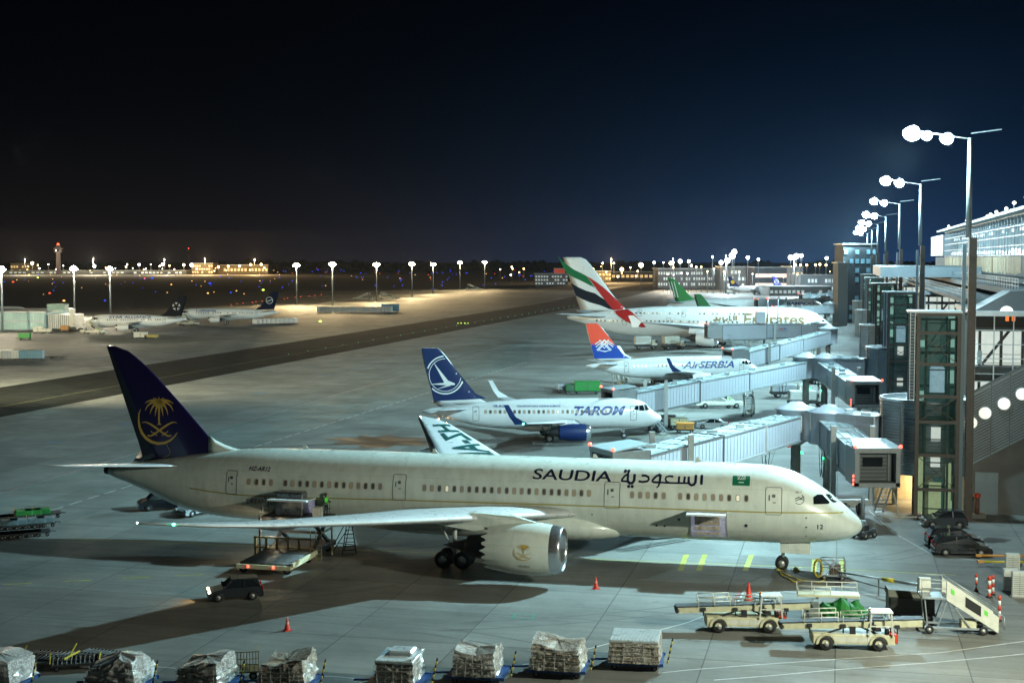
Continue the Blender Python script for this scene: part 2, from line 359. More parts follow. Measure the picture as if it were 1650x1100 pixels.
def std_jet(label, nose, ang, L=37.0, R0=2.05, zc=3.8, side=-1, body=WHITE, finm=None, eng=WHITE, span=17., fz=11.8, near_detail=True, winglet=None, wz=5.2, tailc=None, n_eng=1, nwin=26):
    """narrow-body jet"""
    J = new_jet('airliner', label, nose, ang, L=L, H=R0, W=R0 * .97, zc=zc, tk=1.45, fin_t=.22, gs=.75)
    fuselage(J, 'fuselage', body, 28)
    k = L / 37.
    for s, nm in ((-1, 'wing'), (1, 'wing')):
        w = lift(J, nm, [(1.2, 12.6 * k, 7.2, zc - 1.1, 1.0), (5.6, 15.6 * k, 4.1, zc - .55, .5), (span * .97, 22.3 * k, 1.6, zc + .55, .18)], GREYP, s)
        if winglet:
            mb = MB(); mb.smooth = False
            x0 = -22.3 * k; zz = zc + .52; y = s * span * .97
            wl = [[(x0, y, zz), (x0 - 1.6, y, zz), (x0 - 1.6, y + s * .02, zz - .08)], [(x0 - 1.5, y + s * .55, zz + .9), (x0 - 2.3, y + s * .55, zz + .9), (x0 - 2.2, y + s * .6, zz + .85)], [(x0 - 2.4, y + s * .9, zz + 2.4), (x0 - 3.0, y + s * .9, zz + 2.4), (x0 - 2.95, y + s * .95, zz + 2.4)]]
            mb.loft(wl); mb.build('winglet', winglet if s == side else WHITE, w)
        lift(J, 'tailplane', [(.4, L - 6.2, 3.6, zc + .75, .35), (6.1, L - 2.6, 1.5, zc + 1.15, .12)], GREYP, s)
        e = engine(J, -(11.9 * k), s * 5.3, zc - 1.85, 1.08, 4.0, eng)
        py = MB(); py.loft([[(-12.9 * k, s * 5.3 - .15, zc - 1.0), (-12.9 * k, s * 5.3 + .15, zc - 1.0), (-17.5 * k, s * 5.3 + .12, zc - .9), (-17.5 * k, s * 5.3 - .12, zc - .9)], [(-14.4 * k, s * 5.3 - .15, zc - .35), (-14.4 * k, s * 5.3 + .15, zc - .35), (-18 * k, s * 5.3 + .12, zc - .6), (-18 * k, s * 5.3 - .12, zc - .6)]]); py.build('pylon', body, J.root)
        gear(J, -17.9 * k, s * 3.6, .57, .4, .85, zc - .9)
    bf = MB(); bf.smooth = True; bf.rev((-11 * k, 0, zc - 1.25), (-1, 0, 0), [(0, .05), (1.2, .75), (3, 1.05), (8, 1.1), (9.8, .8), (11, .05)], 20); bf.build('belly_fairing', body, J.root)
    gear(J, -5.0, 0, .4, .25, .5, zc - 1.6)
    fin(J, [(zc + R0 * .72, L - 8.6, L - 1.5), (zc + R0 + .2, L - 7.1, L - 1.35), (fz - .25, L - 2.35, L + .1), (fz, L - 2.0, L + .12)], finm or body)
    # cockpit
    H = R0
    for q in ([(-.86, .28), (-1.2, .27), (-1.26, .62), (-1.08, .62)], [(-1.24, .27), (-1.62, .28), (-1.6, .6), (-1.3, .62)], [(-1.66, .3), (-1.95, .36), (-1.85, .58), (-1.64, .6)]):
        for s in (-1, 1):
            decal(poly2d([(a * H, zc + b * H - .08) for a, b in q]), lambda a, b, s=s: J.surf(a, b, s, .02), .3, 'cockpit_window', GLASSB, J.root, .15)
    if near_detail:
        for dx in (4.0, L * .78): door(J, -dx, zc + .15, .85, 1.9, side, .06)
        xs = [-(7 + i * (L * .74 - 7) / (nwin - 1)) for i in range(nwin)]
        cabin_windows(J, xs, zc + .42, .3, .42, side)
    return J
# ------------------------------------------------------------------ the big cream wide-body in front
def panelled(name, col, rough, bw, rh, dk=.86):
    m = mat(name, col, rough, coat=.3, noise=.09, nscale=.7); nt = m.node_tree; N, L = nt.nodes, nt.links; b = N['Principled BSDF']; src = b.inputs['Base Color'].links[0].from_socket
    tc = N.new('ShaderNodeTexCoord'); sx = N.new('ShaderNodeSeparateXYZ'); L.new(tc.outputs['Object'], sx.inputs[0]); cb = N.new('ShaderNodeCombineXYZ'); L.new(sx.outputs['X'], cb.inputs['X']); L.new(sx.outputs['Z'], cb.inputs['Y'])
    br = N.new('ShaderNodeTexBrick'); br.offset = .5; br.inputs['Scale'].default_value = 1; br.inputs['Brick Width'].default_value = bw; br.inputs['Row Height'].default_value = rh; br.inputs['Mortar Size'].default_value = .022; br.inputs['Mortar Smooth'].default_value = .3
    br.inputs['Color1'].default_value = (1.02,) * 3 + (1,); br.inputs['Color2'].default_value = (.965,) * 3 + (1,); br.inputs['Mortar'].default_value = (dk,) * 3 + (1,); L.new(cb.outputs[0], br.inputs['Vector'])
    st = N.new('ShaderNodeMapping'); st.inputs['Scale'].default_value = (.9, 1, .12); L.new(tc.outputs['Object'], st.inputs[0]); n = N.new('ShaderNodeTexNoise'); n.inputs['Scale'].default_value = 2.2; n.inputs['Detail'].default_value = 5; L.new(st.outputs[0], n.inputs['Vector'])
    r = N.new('ShaderNodeMapRange'); r.inputs[1].default_value = .35; r.inputs[2].default_value = .7; r.inputs[3].default_value = 1.03; r.inputs[4].default_value = .90; L.new(n.outputs['Fac'], r.inputs[0])
    for q in (br.outputs['Color'], r.outputs[0]):
        mx = N.new('ShaderNodeMix'); mx.data_type = 'RGBA'; mx.blend_type = 'MULTIPLY'; mx.inputs['Factor'].default_value = 1; L.new(src, mx.inputs['A']); L.new(q, mx.inputs['B']); src = mx.outputs['Result']
    L.new(src, b.inputs['Base Color']); return m
CREAM = panelled('cream_paint', (.66, .71, .65), .30, 5.4, 1.6)
NAVY = mat('navy_tail_paint', (.012, .008, .055), .22, coat=.3)
NAVYL = mat('navy_lettering', (.008, .010, .035), .4)
GOLD = mat('gold_artwork', (.52, .34, .07), .4)
GOLDL = mat('gold_cheat_line', (.36, .31, .07), .4)
GREENF = mat('flag_green', (.0, .13, .06), .5)
WHL = mat('white_lettering', (.75, .75, .72), .5)
SHINE = mat('wing_silver_paint', (.60, .62, .63), .3, .15, noise=.1, nscale=1.5)
S = new_jet('airliner', 'long cream wide-body jet with dark blue tail and golden palm emblem, nearest the camera', (26.26, 105.04), -PSI, nose='787', L=62.3, H=2.97, W=2.885, zc=5.03, tk=1., fin_t=.33, gs=1.15)
def sauf():
    fuselage(S, 'fuselage', CREAM, 56)
    surf = lambda a, b: S.surf(a, b, -1, .016)
    P = lambda pts: [pix(S, *p) for p in pts]
    PF = lambda pts: [pixfin(S, *p) for p in pts]
    for s in (-1, 1):
        w = lift(S, 'wing', [(2.2, 20.6, 14.0, 4.0, 1.1), (3.6, 22.4, 12.2, 4.1, 1.0), (6.5, 24.6, 10.8, 4.4, .95), (9.8, 27.0, 9.2, 4.75, .9), (17, 32.0, 6.6, 5.55, .66), (24, 36.9, 4.4, 6.4, .46), (27.6, 39.6, 3.2, 6.95, .33), (29.2, 41.5, 2.0, 7.25, .2), (30.05, 43.0, .7, 7.4, .1)], SHINE, s)
        for y, le, ln in ((7.5, 32.5, 5.2), (13.5, 34.6, 4.4), (19.5, 37.0, 3.6)):
            f = MB(); zz = 4.4 + (y - 6.5) * .12; f.rev((-le, s * y, zz - .35), (-1, 0, -.06), [(0, .03), (ln * .2, .28), (ln * .55, .34), (ln * .85, .2), (ln, .03)], 14); f.build('flap_fairing', SHINE, w)
        navlight(w, (-41.4, s * 29.35, 7.3), (.05, 1, .35) if s < 0 else (1, .1, .05), 22, .09)
        navlight(w, (-43.5, s * 30.0, 7.42), (1, 1, .95), 15, .06)
        tp = lift(S, 'tailplane', [(.5, 54.4, 5.6, 6.35, .4), (2.0, 55.6, 5.0, 6.5, .34), (9.2, 60.5, 2.4, 7.35, .12), (9.85, 61.6, 1.2, 7.45, .06)], SHINE, s)
        e = engine(S, -20.9, s * 9.75, 2.72, 1.83, 5.6, CREAM, 18)
        py = MB(); pt = [[(-22.6, 4.55, .1), (-24.5, 5.05, .28), (-27.5, 5.2, .34), (-31, 4.75, .2)], [(-22.6, 4.4, .1), (-24.5, 4.3, .28), (-27.5, 3.9, .34), (-31, 4.3, .2)]]
        rings = [[(x, s * 9.75 - w2, z) for x, z, w2 in pt[0]] + [(x, s * 9.75 - w2, z) for x, z, w2 in pt[1][::-1]], [(x, s * 9.75 + w2, z) for x, z, w2 in pt[0]] + [(x, s * 9.75 + w2, z) for x, z, w2 in pt[1][::-1]]]
        py.loft(rings); py.build('pylon', CREAM, S.root)
        gear(S, -30.3, s * 4.9, .68, .5, 1.3, 4.0, 1.5)
    # wing-body fairing
    bf = MB(); bf.smooth = True; rings = []
    for d, hw, zb, zt in ((17.2, .3, 2.6, 3.0), (18.4, 1.9, 2.0, 3.5), (20.5, 2.85, 1.75, 4.1), (23, 3.2, 1.62, 4.5), (30, 3.3, 1.6, 4.6), (34, 3.2, 1.65, 4.3), (37.5, 2.6, 1.85, 3.6), (40, 1.2, 2.1, 2.9), (41, .3, 2.4, 2.6)):
        rings.append([(-d, hw * math.copysign(abs(math.cos(t)) ** .8, math.cos(t)), (zb + zt) / 2 + (zt - zb) / 2 * math.sin(t)) for t in [2 * math.pi * q / 28 for q in range(28)]])
    bf.loft(rings); bf.build('belly_fairing', CREAM, S.root)
    # nose gear
    g = MB(); g.cyl((-5.9, 0, .5), (-5.6, 0, 3), .12, .14); g.cyl((-5.9, -.3, .5), (-5.9, .3, .5), .07); g.cyl((-5.8, 0, 1.3), (-4.2, 0, 2.7), .06); g.box((-5.75, 0, 1.5), (.3, .7, .3))
    ng = g.build('nose_gear', mat('gear_strut', (.5, .52, .52), .4), S.root)
    for sy in (-.3, .3): wheel(ng, (-5.9, sy, .5), .5, .34)
    d = MB()
    for sy in (-.55, .55): d.box((-4.9, sy, 1.75), (2.2, .05, .8), rx=.1 * sy)
    d.build('gear_door', CREAM, S.root)
    # tail fin
    zs = [(6.3, 50.0, 58.7), (8.0, 52.1, 59.2), (9.0, 53.0, 59.55), (12.5, 56.3, 60.75), (14.6, 58.45, 61.5), (15.5, 59.6, 61.8), (16.05, 60.5, 62.0), (16.2, 61.3, 62.05)]
    fin(S, zs, NAVY)
    ds = MB(); ds.smooth = True; rings = []
    for dd, zt, w2 in ((49.2, 7.66, .05), (50.3, 7.84, .2), (51.3, 8.1, .22), (52.2, 8.5, .2), (52.8, 8.9, .16)):
        rings.append([(-dd, -w2 * 1.5, 6.9), (-dd, -w2, zt - .3), (-dd, 0, zt), (-dd, w2, zt - .3), (-dd, w2 * 1.5, 6.9)])
    ds.loft(rings); ds.build('dorsal_fin', CREAM, S.root)
    # emblem, given in enlarged-photo coordinates of the fin
    def emb():
        A = []
        c = (530, 545)
        for tip, mid, w in (((403, 548), (450, 505), 20), ((404, 612), (430, 530), 20), ((446, 645), (465, 560), 20), ((492, 662), (500, 590), 20), ((564, 662), (560, 590), 20), ((608, 652), (595, 560), 20), ((654, 616), (630, 530), 20), ((655, 552), (608, 505), 20), ((478, 500), (500, 505), 12), ((575, 500), (555, 505), 12), ((527, 490), (528, 510), 12)):
            pts = []
            for k in range(9):
                t = k / 8; pts.append(((1 - t) ** 2 * c[0] + 2 * t * (1 - t) * mid[0] + t * t * tip[0], (1 - t) ** 2 * (c[1] - 15) + 2 * t * (1 - t) * mid[1] + t * t * tip[1]))
            A.append(stroke2d(pts, w * 1.5, 3))
        A.append(disc2d(530, 545, 34, sx=1.5)); A.append(stroke2d([(530, 575), (527, 690), (530, 728)], 17, 13)); A.append(poly2d([(522, 722), (509, 738), (551, 738), (538, 722)]))
        sw = [(372, 722), (392, 714), (418, 717), (455, 735), (500, 765), (545, 798), (590, 828), (616, 838), (638, 832)]
        A.append(stroke2d(sw[:5], 3, 19)); A.append(stroke2d(sw[4:], 19, 11)); sw2 = [(1062 - a, b) for a, b in sw]; A.append(stroke2d(sw2[:5], 3, 19)); A.append(stroke2d(sw2[4:], 19, 11))
        for f in (lambda a: a, lambda a: 1062 - a):
            A.append(stroke2d([(f(455), 790), (f(462), 805), (f(490), 812), (f(500), 832), (f(512), 830)], 7))
        pts = [(362, 600), (346, 640), (344, 700), (352, 760), (375, 815), (412, 860), (460, 890), (520, 905), (580, 898), (630, 875), (668, 840), (692, 806)]; V = []
        for i, p in enumerate(pts):
            a = Vector(pts[max(0, i - 1)]); b = Vector(pts[min(len(pts) - 1, i + 1)]); q = (b - a).normalized(); n = Vector((-q.y, q.x)); w = 2 + 11 * math.sin(math.pi * i / 11)
            V += [tuple(Vector(p) + n * w), tuple(Vector(p) - n * w)]
        A.append((V, [(2 * i, 2 * i + 1, 2 * i + 3, 2 * i + 2) for i in range(11)]))
        return join2d(*A)
    E_ = emb()
    dcl = map2d(E_, lambda a, b: pixfin(S, 160 + a / 5.5, 550 + b / 5.5))
    decal(dcl, lambda a, b: S.finp(a, b, -1, .02), .4, 'palm_emblem', GOLD, S.root)
    decal((lambda v, f: (v, f))(*map2d(join2d(stroke2d([(597, 910), (628, 985), (610, 1010), (560, 1030)], 4)), lambda a, b: pixfin(S, 160 + a / 5.5, 550 + b / 5.5))), lambda a, b: S.finp(a, b, -1, .02), .4, 'panel_line', GOLDL, S.root)
    # the same emblem on the near nacelle
    k = .0092
    decal(map2d(E_, lambda a, b: (-23.42 + (a - 530) * .0036, 2.75 - (b - 720) * .0027)), lambda a, b: Vector((a, -9.75 - math.sqrt(max(0, 1.93 ** 2 - (b - 2.72) ** 2)) - .0, b)), .15, 'palm_emblem', GOLD, S.root)
    decal(text2d('SAUDIA', *(-23.42 - .42, -23.42 + .42, 1.7, 1.86)), lambda a, b: Vector((a, -9.75 - math.sqrt(max(0, 1.93 ** 2 - (b - 2.72) ** 2)), b)), .15, 'engine_lettering', NAVYL, S.root)
    # lettering on the flank
    x0, z0 = pix(S, 858, 771.5); x1, z1 = pix(S, 985, 774.5); _, zt = pix(S, 858, 754.2)
    decal(text2d('SAUDIA', x0, x1, z0, zt, off=.012, shear=.05), surf, .3, 'lettering', NAVYL, S.root, .12)
    a5 = lambda pts: [pix(S, 850 + x / 5.5, 740 + y / 5.5) for x, y in pts]
    w = .155; ST = []
    ST.append(stroke2d(a5([(1546, 135), (1541, 222)]), .2))
    ST.append(stroke2d(a5([(1494, 135), (1489, 200), (1475, 222), (1452, 227), (1434, 215), (1428, 190), (1430, 150)]), .2, .17))
    ST.append(stroke2d(a5([(1395, 150), (1388, 207)]), w)); ST.append(stroke2d(a5([(1345, 148), (1340, 207)]), w))
    ST.append(stroke2d(a5([(1440, 209), (1340, 208), (1240, 206), (1165, 201)]), .13))
    ST.append(stroke2d(a5([(1292, 150), (1255, 146), (1230, 155), (1222, 175), (1236, 198), (1262, 206)]), .13))
    ST.append(stroke2d(a5([(1178, 130), (1140, 148), (1112, 178), (1106, 192), (1120, 200), (1166, 202)]), w))
    ST.append(stroke2d(a5([(1180, 132), (1174, 180), (1168, 215), (1158, 238), (1142, 250)]), .2, .08))
    ST.append(stroke2d(a5([(1012, 141), (1045, 141), (1072, 155), (1076, 175), (1062, 192), (1020, 198), (984, 192)]), w))
    ST.append(stroke2d(a5([(950, 128), (946, 185), (930, 207), (908, 210), (890, 195)]), .2))
    ST.append(stroke2d(a5([(888, 128), (862, 145), (836, 178), (832, 190), (890, 194)]), .14)); ST.append(stroke2d(a5([(893, 118), (888, 195)]), .17))
    for x, y in ((868, 102), (898, 103), (897, 237), (928, 238)):
        p = a5([(x, y)])[0]; ST.append(disc2d(p[0], p[1], .12, n=10))
    decal(join2d(*ST), surf, .4, 'lettering', NAVYL, S.root, .15)
    x0, z0 = pix(S, 401, 757.5); x1, zt = pix(S, 436.5, 751.5)
    decal(text2d('HZ-AR12', x0, x1, z0, z0 + .34, shear=.2, off=.02), surf, .3, 'registration', NAVYL, S.root, .12)
    x0, z0 = pix(S, 398, 810.5); x1, _ = pix(S, 462, 811.5)
    xm = x0 + (x1 - x0) * .55
    decal(join2d(text2d('DREAM', x0, xm - .2, z0, z0 + .4), text2d('LINER', xm + .15, x1, z0, z0 + .4), disc2d(xm - .45, z0 + .18, .45, .38, a0=-75, a1=75)), surf, .3, 'lettering', NAVYL, S.root, .12)
    x0, z0 = pix(S, 1317, 852); decal(text2d('12', x0, x0 + .42, z0, z0 + .36, off=.02), surf, .3, 'nose_number', NAVYL, S.root, .12)
    x0, z0 = pix(S, 1180, 781.5); x1, zt = pix(S, 1209, 766.5)
    decal(poly2d([(x0, z0), (x1, z0), (x1, zt), (x0, zt)]), surf, .3, 'flag', GREENF, S.root, .12)
    decal(join2d(text2d('SGSII', x0 + .35, x1 - .35, z0 + .4, z0 + .68), stroke2d([(x0 + .45, z0 + .22), (x1 - .45, z0 + .22)], .05)), lambda a, b: S.surf(a, b, -1, .025), .3, 'flag_writing', WHL, S.root, .12)
    cx, cz = pix(S, 1288, 803)
    decal(join2d(disc2d(cx, cz - .05, .36, .31, a0=-140, a1=60), stroke2d([(cx - .3, cz - .02), (cx - .05, cz + .1), (cx + .12, cz + .02), (cx + .3, cz + .12)], .07), stroke2d([(cx - .28, cz - .16), (cx - .02, cz - .04), (cx + .28, cz - .05)], .06), text2d('SKY', cx - .3, cx + .2, cz + .38, cz + .5)), surf, .3, 'alliance_emblem', NAVYL, S.root, .12)
    cx, cz = pix(S, 1202, 846.5); st = [(cx + (.2 if k % 2 == 0 else .09) * math.sin(math.pi * k / 5), cz + (.2 if k % 2 == 0 else .09) * math.cos(math.pi * k / 5)) for k in range(10)]
    decal(poly2d(st), surf, .3, 'star_emblem', NAVYL, S.root)
    # registration on top of the far wing
    L_ = text2d('HZ-AR12', 0, 1, 0, 1, off=.02)
    a, b, c_ = Vector((-39.8, 27.2)), Vector((-27.2, 8.2)), 2.0
    dr = (b - a).normalized(); nn = Vector((dr.y, -dr.x)); nn = -nn if nn.x > 0 else nn
    def wtop(px, py):
        le = np.interp(py, [3.6, 9.8, 17, 24, 27.6, 29.2], [22.4, 27, 32, 36.9, 39.6, 41.5]); ch = np.interp(py, [3.6, 9.8, 17, 24, 27.6, 29.2], [12.2, 9.2, 6.6, 4.4, 3.2, 2.0]); zz = np.interp(py, [3.6, 9.8, 17, 24, 27.6, 29.2], [4.1, 4.75, 5.55, 6.4, 6.95, 7.25]); th = np.interp(py, [3.6, 9.8, 17, 24, 27.6, 29.2], [1.0, .9, .66, .46, .33, .2])
        c0 = min(max((-px - le) / ch, 0), 1); return zz + float(np.interp(c0, [q[0] for q in AF], [q[1] for q in AF])) * th + .04
    vs = []
    for x, y in L_[0]:
        py = 27.0 - x * 17.5; le = float(np.interp(py, [3.6, 9.8, 17, 24, 27.6], [22.4, 27, 32, 36.9, 39.6])); ch = float(np.interp(py, [3.6, 9.8, 17, 24, 27.6], [12.2, 9.2, 6.6, 4.4, 3.2]))
        vs.append((-(le + .15 * ch + (.5 * ch) * y), py))
    decal((vs, L_[1]), lambda a, b: Vector((a, b, wtop(a, b))), .5, 'wing_registration', mat('wing_green_letters', (.005, .06, .055), .5), S.root, .5)
    # windscreen
    for q in ([(1310.5, 800.5), (1317, 796), (1325, 796), (1337, 808.5), (1335, 811), (1311, 812)], [(1329.5, 795), (1336, 795.5), (1344, 799), (1353.5, 807.5), (1343, 809), (1339.5, 807)]):
        decal(poly2d(P(q)), lambda a, b: S.surf(a, b, -1, .02), .25, 'cockpit_window', GLASSB, S.root, .12)
        decal(poly2d(P(q)), lambda a, b: S.surf(a, b, 1, .02), .25, 'cockpit_window', GLASSB, S.root, .12)
    # gold line
    gl = P([(305, 786), (340, 791.5), (378, 796.5), (446, 800), (530, 802.3), (627, 804.6), (750, 808.5), (880, 812.5), (1000, 816.5), (1108, 820.7), (1234, 825), (1310, 825.5), (1366, 823.6)])
    decal(stroke2d(gl, .1), surf, .5, 'cheat_line', GOLDL, S.root)
    # doors
    for u, v, w, h in ((372.7, 777, .98, 1.9), (643, 785, 1.1, 2.0), (986, 798, 1.22, 2.0), (1246.5, 807.5, 1.22, 2.0)):
        x, z = pix(S, u, v); door(S, x, z, w, h)
    # cabin windows: pixel positions along the row
    row = [(402, 776, 3, 9.3), (461.5, 778, 14, 11.85), (684.3, 785.3, 24, 12.0)]
    us = [401, 413.5, 425, 436.8]
    us += [460 + 11.75 * i for i in range(14)] + [684 + 12.05 * i for i in range(23)] + [1018.5, 1031.5, 1044, 1056.5, 1069.5] + [1096, 1109, 1122, 1135.5, 1149, 1162, 1175, 1189, 1202.5]
    for i in range(0, len(us)):
        pass
    vs_ = lambda u: float(np.interp(u, [401, 437, 612, 684, 955, 1018, 1070, 1096, 1202], [777.5, 778.5, 782.3, 785, 793.8, 797, 798.7, 800.2, 803.8]))
    xs = []; zz = []
    for u in us: x, z = pix(S, u, vs_(u)); xs.append(x); zz.append(z)
    zf = np.poly1d(np.polyfit(xs, zz, 1))
    for grp in range(0, len(xs)):
        pass
    me = {}
    for i, x in enumerate(xs):
        k = 2 if us[i] in (401, 1018.5, 1031.5) else random.choices([0, 1, 2, 3], [.40, .20, .37, .03])[0]
        z = float(zf(x)); p1 = S.surf(x, z + .1); p0 = S.surf(x, z - .1); tilt = math.atan2(p1.y - p0.y, .2); p = S.surf(x, z, -1, .014)
        if k not in me:
            mb = MB()
            def sr(a, b, y, n=16): return [(a * math.copysign(abs(math.cos(t)) ** .6, math.cos(t)), y, b * math.copysign(abs(math.sin(t)) ** .6, math.sin(t))) for t in [2 * math.pi * q / n for q in range(n)]]
            mb.cur = 1; mb.add(sr(.175, .28, 0), [tuple(range(16))]); mb.cur = 0; mb.add(sr(.12, .215, -.006), [tuple(range(16))])
            ob = mb.build('window', [WIN[k], mat('window_ring', (.36, .34, .29), .4)], S.root); me[k] = ob
        else: ob = me[k].copy(); C.objects.link(ob)
        ob.parent = S.root; ob.location = p; ob.rotation_euler = (-tilt, 0, 0)
    # open forward and rear hold doors with their bays
    def hold(u0, v0, u1, v1, lit):
        xa, za = pix(S, u0, v0); xb, zb = pix(S, u1, v1)
        fr = MB(); n = 10
        # frame ring standing proud of the skin
        for i in range(n):
            z_0, z_1 = zb + (za - zb) * i / n, zb + (za - zb) * (i + 1) / n
            for x in (xa, xb): fr.bar(S.surf(x, z_0, -1, .03), S.surf(x, z_1, -1, .03), .1)
        fr.bar(S.surf(xa, zb, -1, .03), S.surf(xb, zb, -1, .03), .1); fr.bar(S.surf(xa, za, -1, .03), S.surf(xb, za, -1, .03), .1)
        h = fr.build('hold_opening', mat('hold_frame', (.45, .46, .5), .35, .3), S.root)
        decal(poly2d([(xa, zb), (xb, zb), (xb, za), (xa, za)]), lambda a, b: S.surf(a, b, -1, .03), .3, 'hold_interior', mat('hold_lining', (.45, .45, .55), .5, emit=(.7, .75, 1), es=lit, noise=.7, nscale=2.), h, .2)
        top = S.surf(xa, za, -1, .05); 
        dr_ = MB(); dr_.box(((xa + xb) / 2, top.y - 1.1, za + .16), (abs(xb - xa) + .15, 2.3, .12), rx=-.04); dr_.build('hold_door', mat('door_inside', (.6, .64, .64), .4), h)
        return xa, xb, zb, za
    a = hold(1112, 825, 1172, 864, .16)
    S.hold_f = a
    b = hold(449, 802, 518, 838, .08)
    S.hold_r = b
    # wrapped freight inside the front hold, proud of the sill
    mb = MB()
    for i in range(5):
        for j in range(4):
            x = a[0] + .35 + i * (a[1] - a[0] - .9) / 5; z = a[2] + .18 + j * .42; p = S.surf(x, z, -1, .06 + .05 * random.random())
            mb.box((p.x + .2, p.y, z + .18), (.40 + .08 * random.random(), .22, .38), rz=random.uniform(-.12, .12), ry=random.uniform(-.06, .06))
    FRW = mat('freight_brown_wrap', (.40, .34, .27), .4, noise=.6, nscale=3., bump=.4)
    tag(mb.build('freight_stack', FRW, None), 'brown wrapped freight stacked in the open front hold of the cream jet', 'freight')
    o = bpy.data.objects['freight_stack']; o.location = (26.26, 105.04, 0); o.rotation_euler = (0, 0, -PSI)
    # little ports and static fittings
    for u, v, r in ((1058, 846, .09), (1071, 847, .09), (1094, 836.5, .1), (903, 845, .09), (954, 828.5, .06), (771, 816, .05), (1299, 834, .06), (1299, 849, .07), (1299, 863, .05)):
        x, z = pix(S, u, v); decal(disc2d(x, z, r, n=12), surf, .3, 'port', mat('port_dark', (.03, .03, .03), .5), S.root)
    for x in (-12, -20, -33, -44):
        mb = MB(); zt = S.sec(-x)[0]; mb.loft([[(x, -.03, zt - .05), (x - .5, -.03, zt - .05), (x - .5, .03, zt - .05), (x, .03, zt - .05)], [(x - .25, -.01, zt + .35), (x - .45, -.01, zt + .35), (x - .45, .01, zt + .35), (x - .25, .01, zt + .35)]]); mb.build('antenna', CREAM, S.root)
    navlight(S.root, (-61.9, 0, 5.55), (1, .95, .85), 20, .08)
    ex = MB(); ex.rev((-61.4, 0, 5.66), (-1, 0, .02), [(-.6, .5), (0, .42), (.9, .33), (1.0, .2)], 18); ex.build('tail_exhaust', DARKM, S.root)
sauf()

# ------------------------------------------------------------------ small white jet with blue tail on the next stand
BLUE = mat('deep_blue_paint', (.006, .020, .09), .5, coat=.05, spec=.25)
BLUEL = mat('blue_lettering', (.008, .035, .19), .4)
def nosept(u, v, s, z=None): D = FPX / s; return ((u - 825) / s, D)
T_ = std_jet('small white jet with blue tail, white ring and bird, behind the cream wide-body', nosept(1067, 672, 12.3), R(4), L=31.4, R0=2.0, zc=3.35, eng=BLUE, span=16.6, fz=12.0, winglet=BLUE, nwin=27)
def tarom():
    J = T_; surf = lambda a, b: J.surf(a, b, -1, .016); r = J.root
    bpy.data.objects  # fin colouring: blue panel following the fin outline
    zb = J.zc + J.H * .86
    fn = lambda a, b: J.finp(a, b, -1, .015)
    F = lambda pts: [pixfin(J, *p) for p in pts]
    decal(poly2d([(-(J.L - 8.3), zb + .3), (-(J.L - 1.5), zb), (-(J.L + .08), 11.98), (-(J.L - 1.95), 11.98), (-(J.L - 2.3), 11.75), (-(J.L - 6.9), zb + 1.0)]), fn, .4, 'tail_paint', BLUE, r)
    q = F([(716, 604)])[0]; rr = 2.15; w = WHL
    def ins(p):  # inside the fin
        return True
    A = []
    for r0, ww in ((2.45, .17), (2.12, .07)):
        seg = []
        for k in range(0, 73):
            t = R(5 * k); x, z = q[0] + .1 + r0 * .98 * math.cos(t), q[1] + r0 * math.sin(t)
            le = np.interp(z, [zb, 11.98], [J.L - 7.6, J.L - 2.1]); te = np.interp(z, [zb, 11.98], [J.L - 1.45, J.L + .1])
            if -x > le + .12 and -x < te - .1: seg.append((x, z))
            else:
                if len(seg) > 2: A.append(stroke2d(seg, ww))
                seg = []
        if len(seg) > 2: A.append(stroke2d(seg, ww))
    A.append(poly2d(F([(698, 583), (722, 613), (733, 617.5), (733, 620), (722, 620.5), (692, 619), (716, 616.5)]))); A.append(poly2d(F([(722, 619.5), (716, 622), (703, 627), (727, 621)])))
    decal(join2d(*A), lambda a, b: J.finp(a, b, -1, .03), .3, 'bird_emblem', w, r)
    x0, z0 = pix(J, 925, 669); x1, zt = pix(J, 1008, 655)
    decal(text2d('TAROM', x0, x1, z0, zt + .1, shear=.35, off=.035), lambda a, b: J.surf(a, b, -1, .022), .4, 'lettering', BLUEL, r, .2)
    decal(text2d('YR-BGI', *(pix(J, 794, 659)[0], pix(J, 814, 659)[0], J.zc + .98, J.zc + 1.28), off=.02), surf, .4, 'registration', BLUEL, r)
    decal(text2d('TRANSPORTURILE AERIENE ROMANE', *(pix(J, 833, 659)[0], pix(J, 903, 659)[0], J.zc + 1.0, J.zc + 1.25), off=.01), surf, .4, 'lettering', BLUEL, r)
    b = MB(); navlight(r, (-(J.L * .9), 0, 2.1), (1, .5, .2), 60, .16)
    for s in (-1, 1): navlight(r, (-19.5, s * 16.2, 3.9), (.1, 1, .4) if s < 0 else (1, .1, .1), 30, .1)
    x, z = -(J.L - 4.2), 0
tarom()

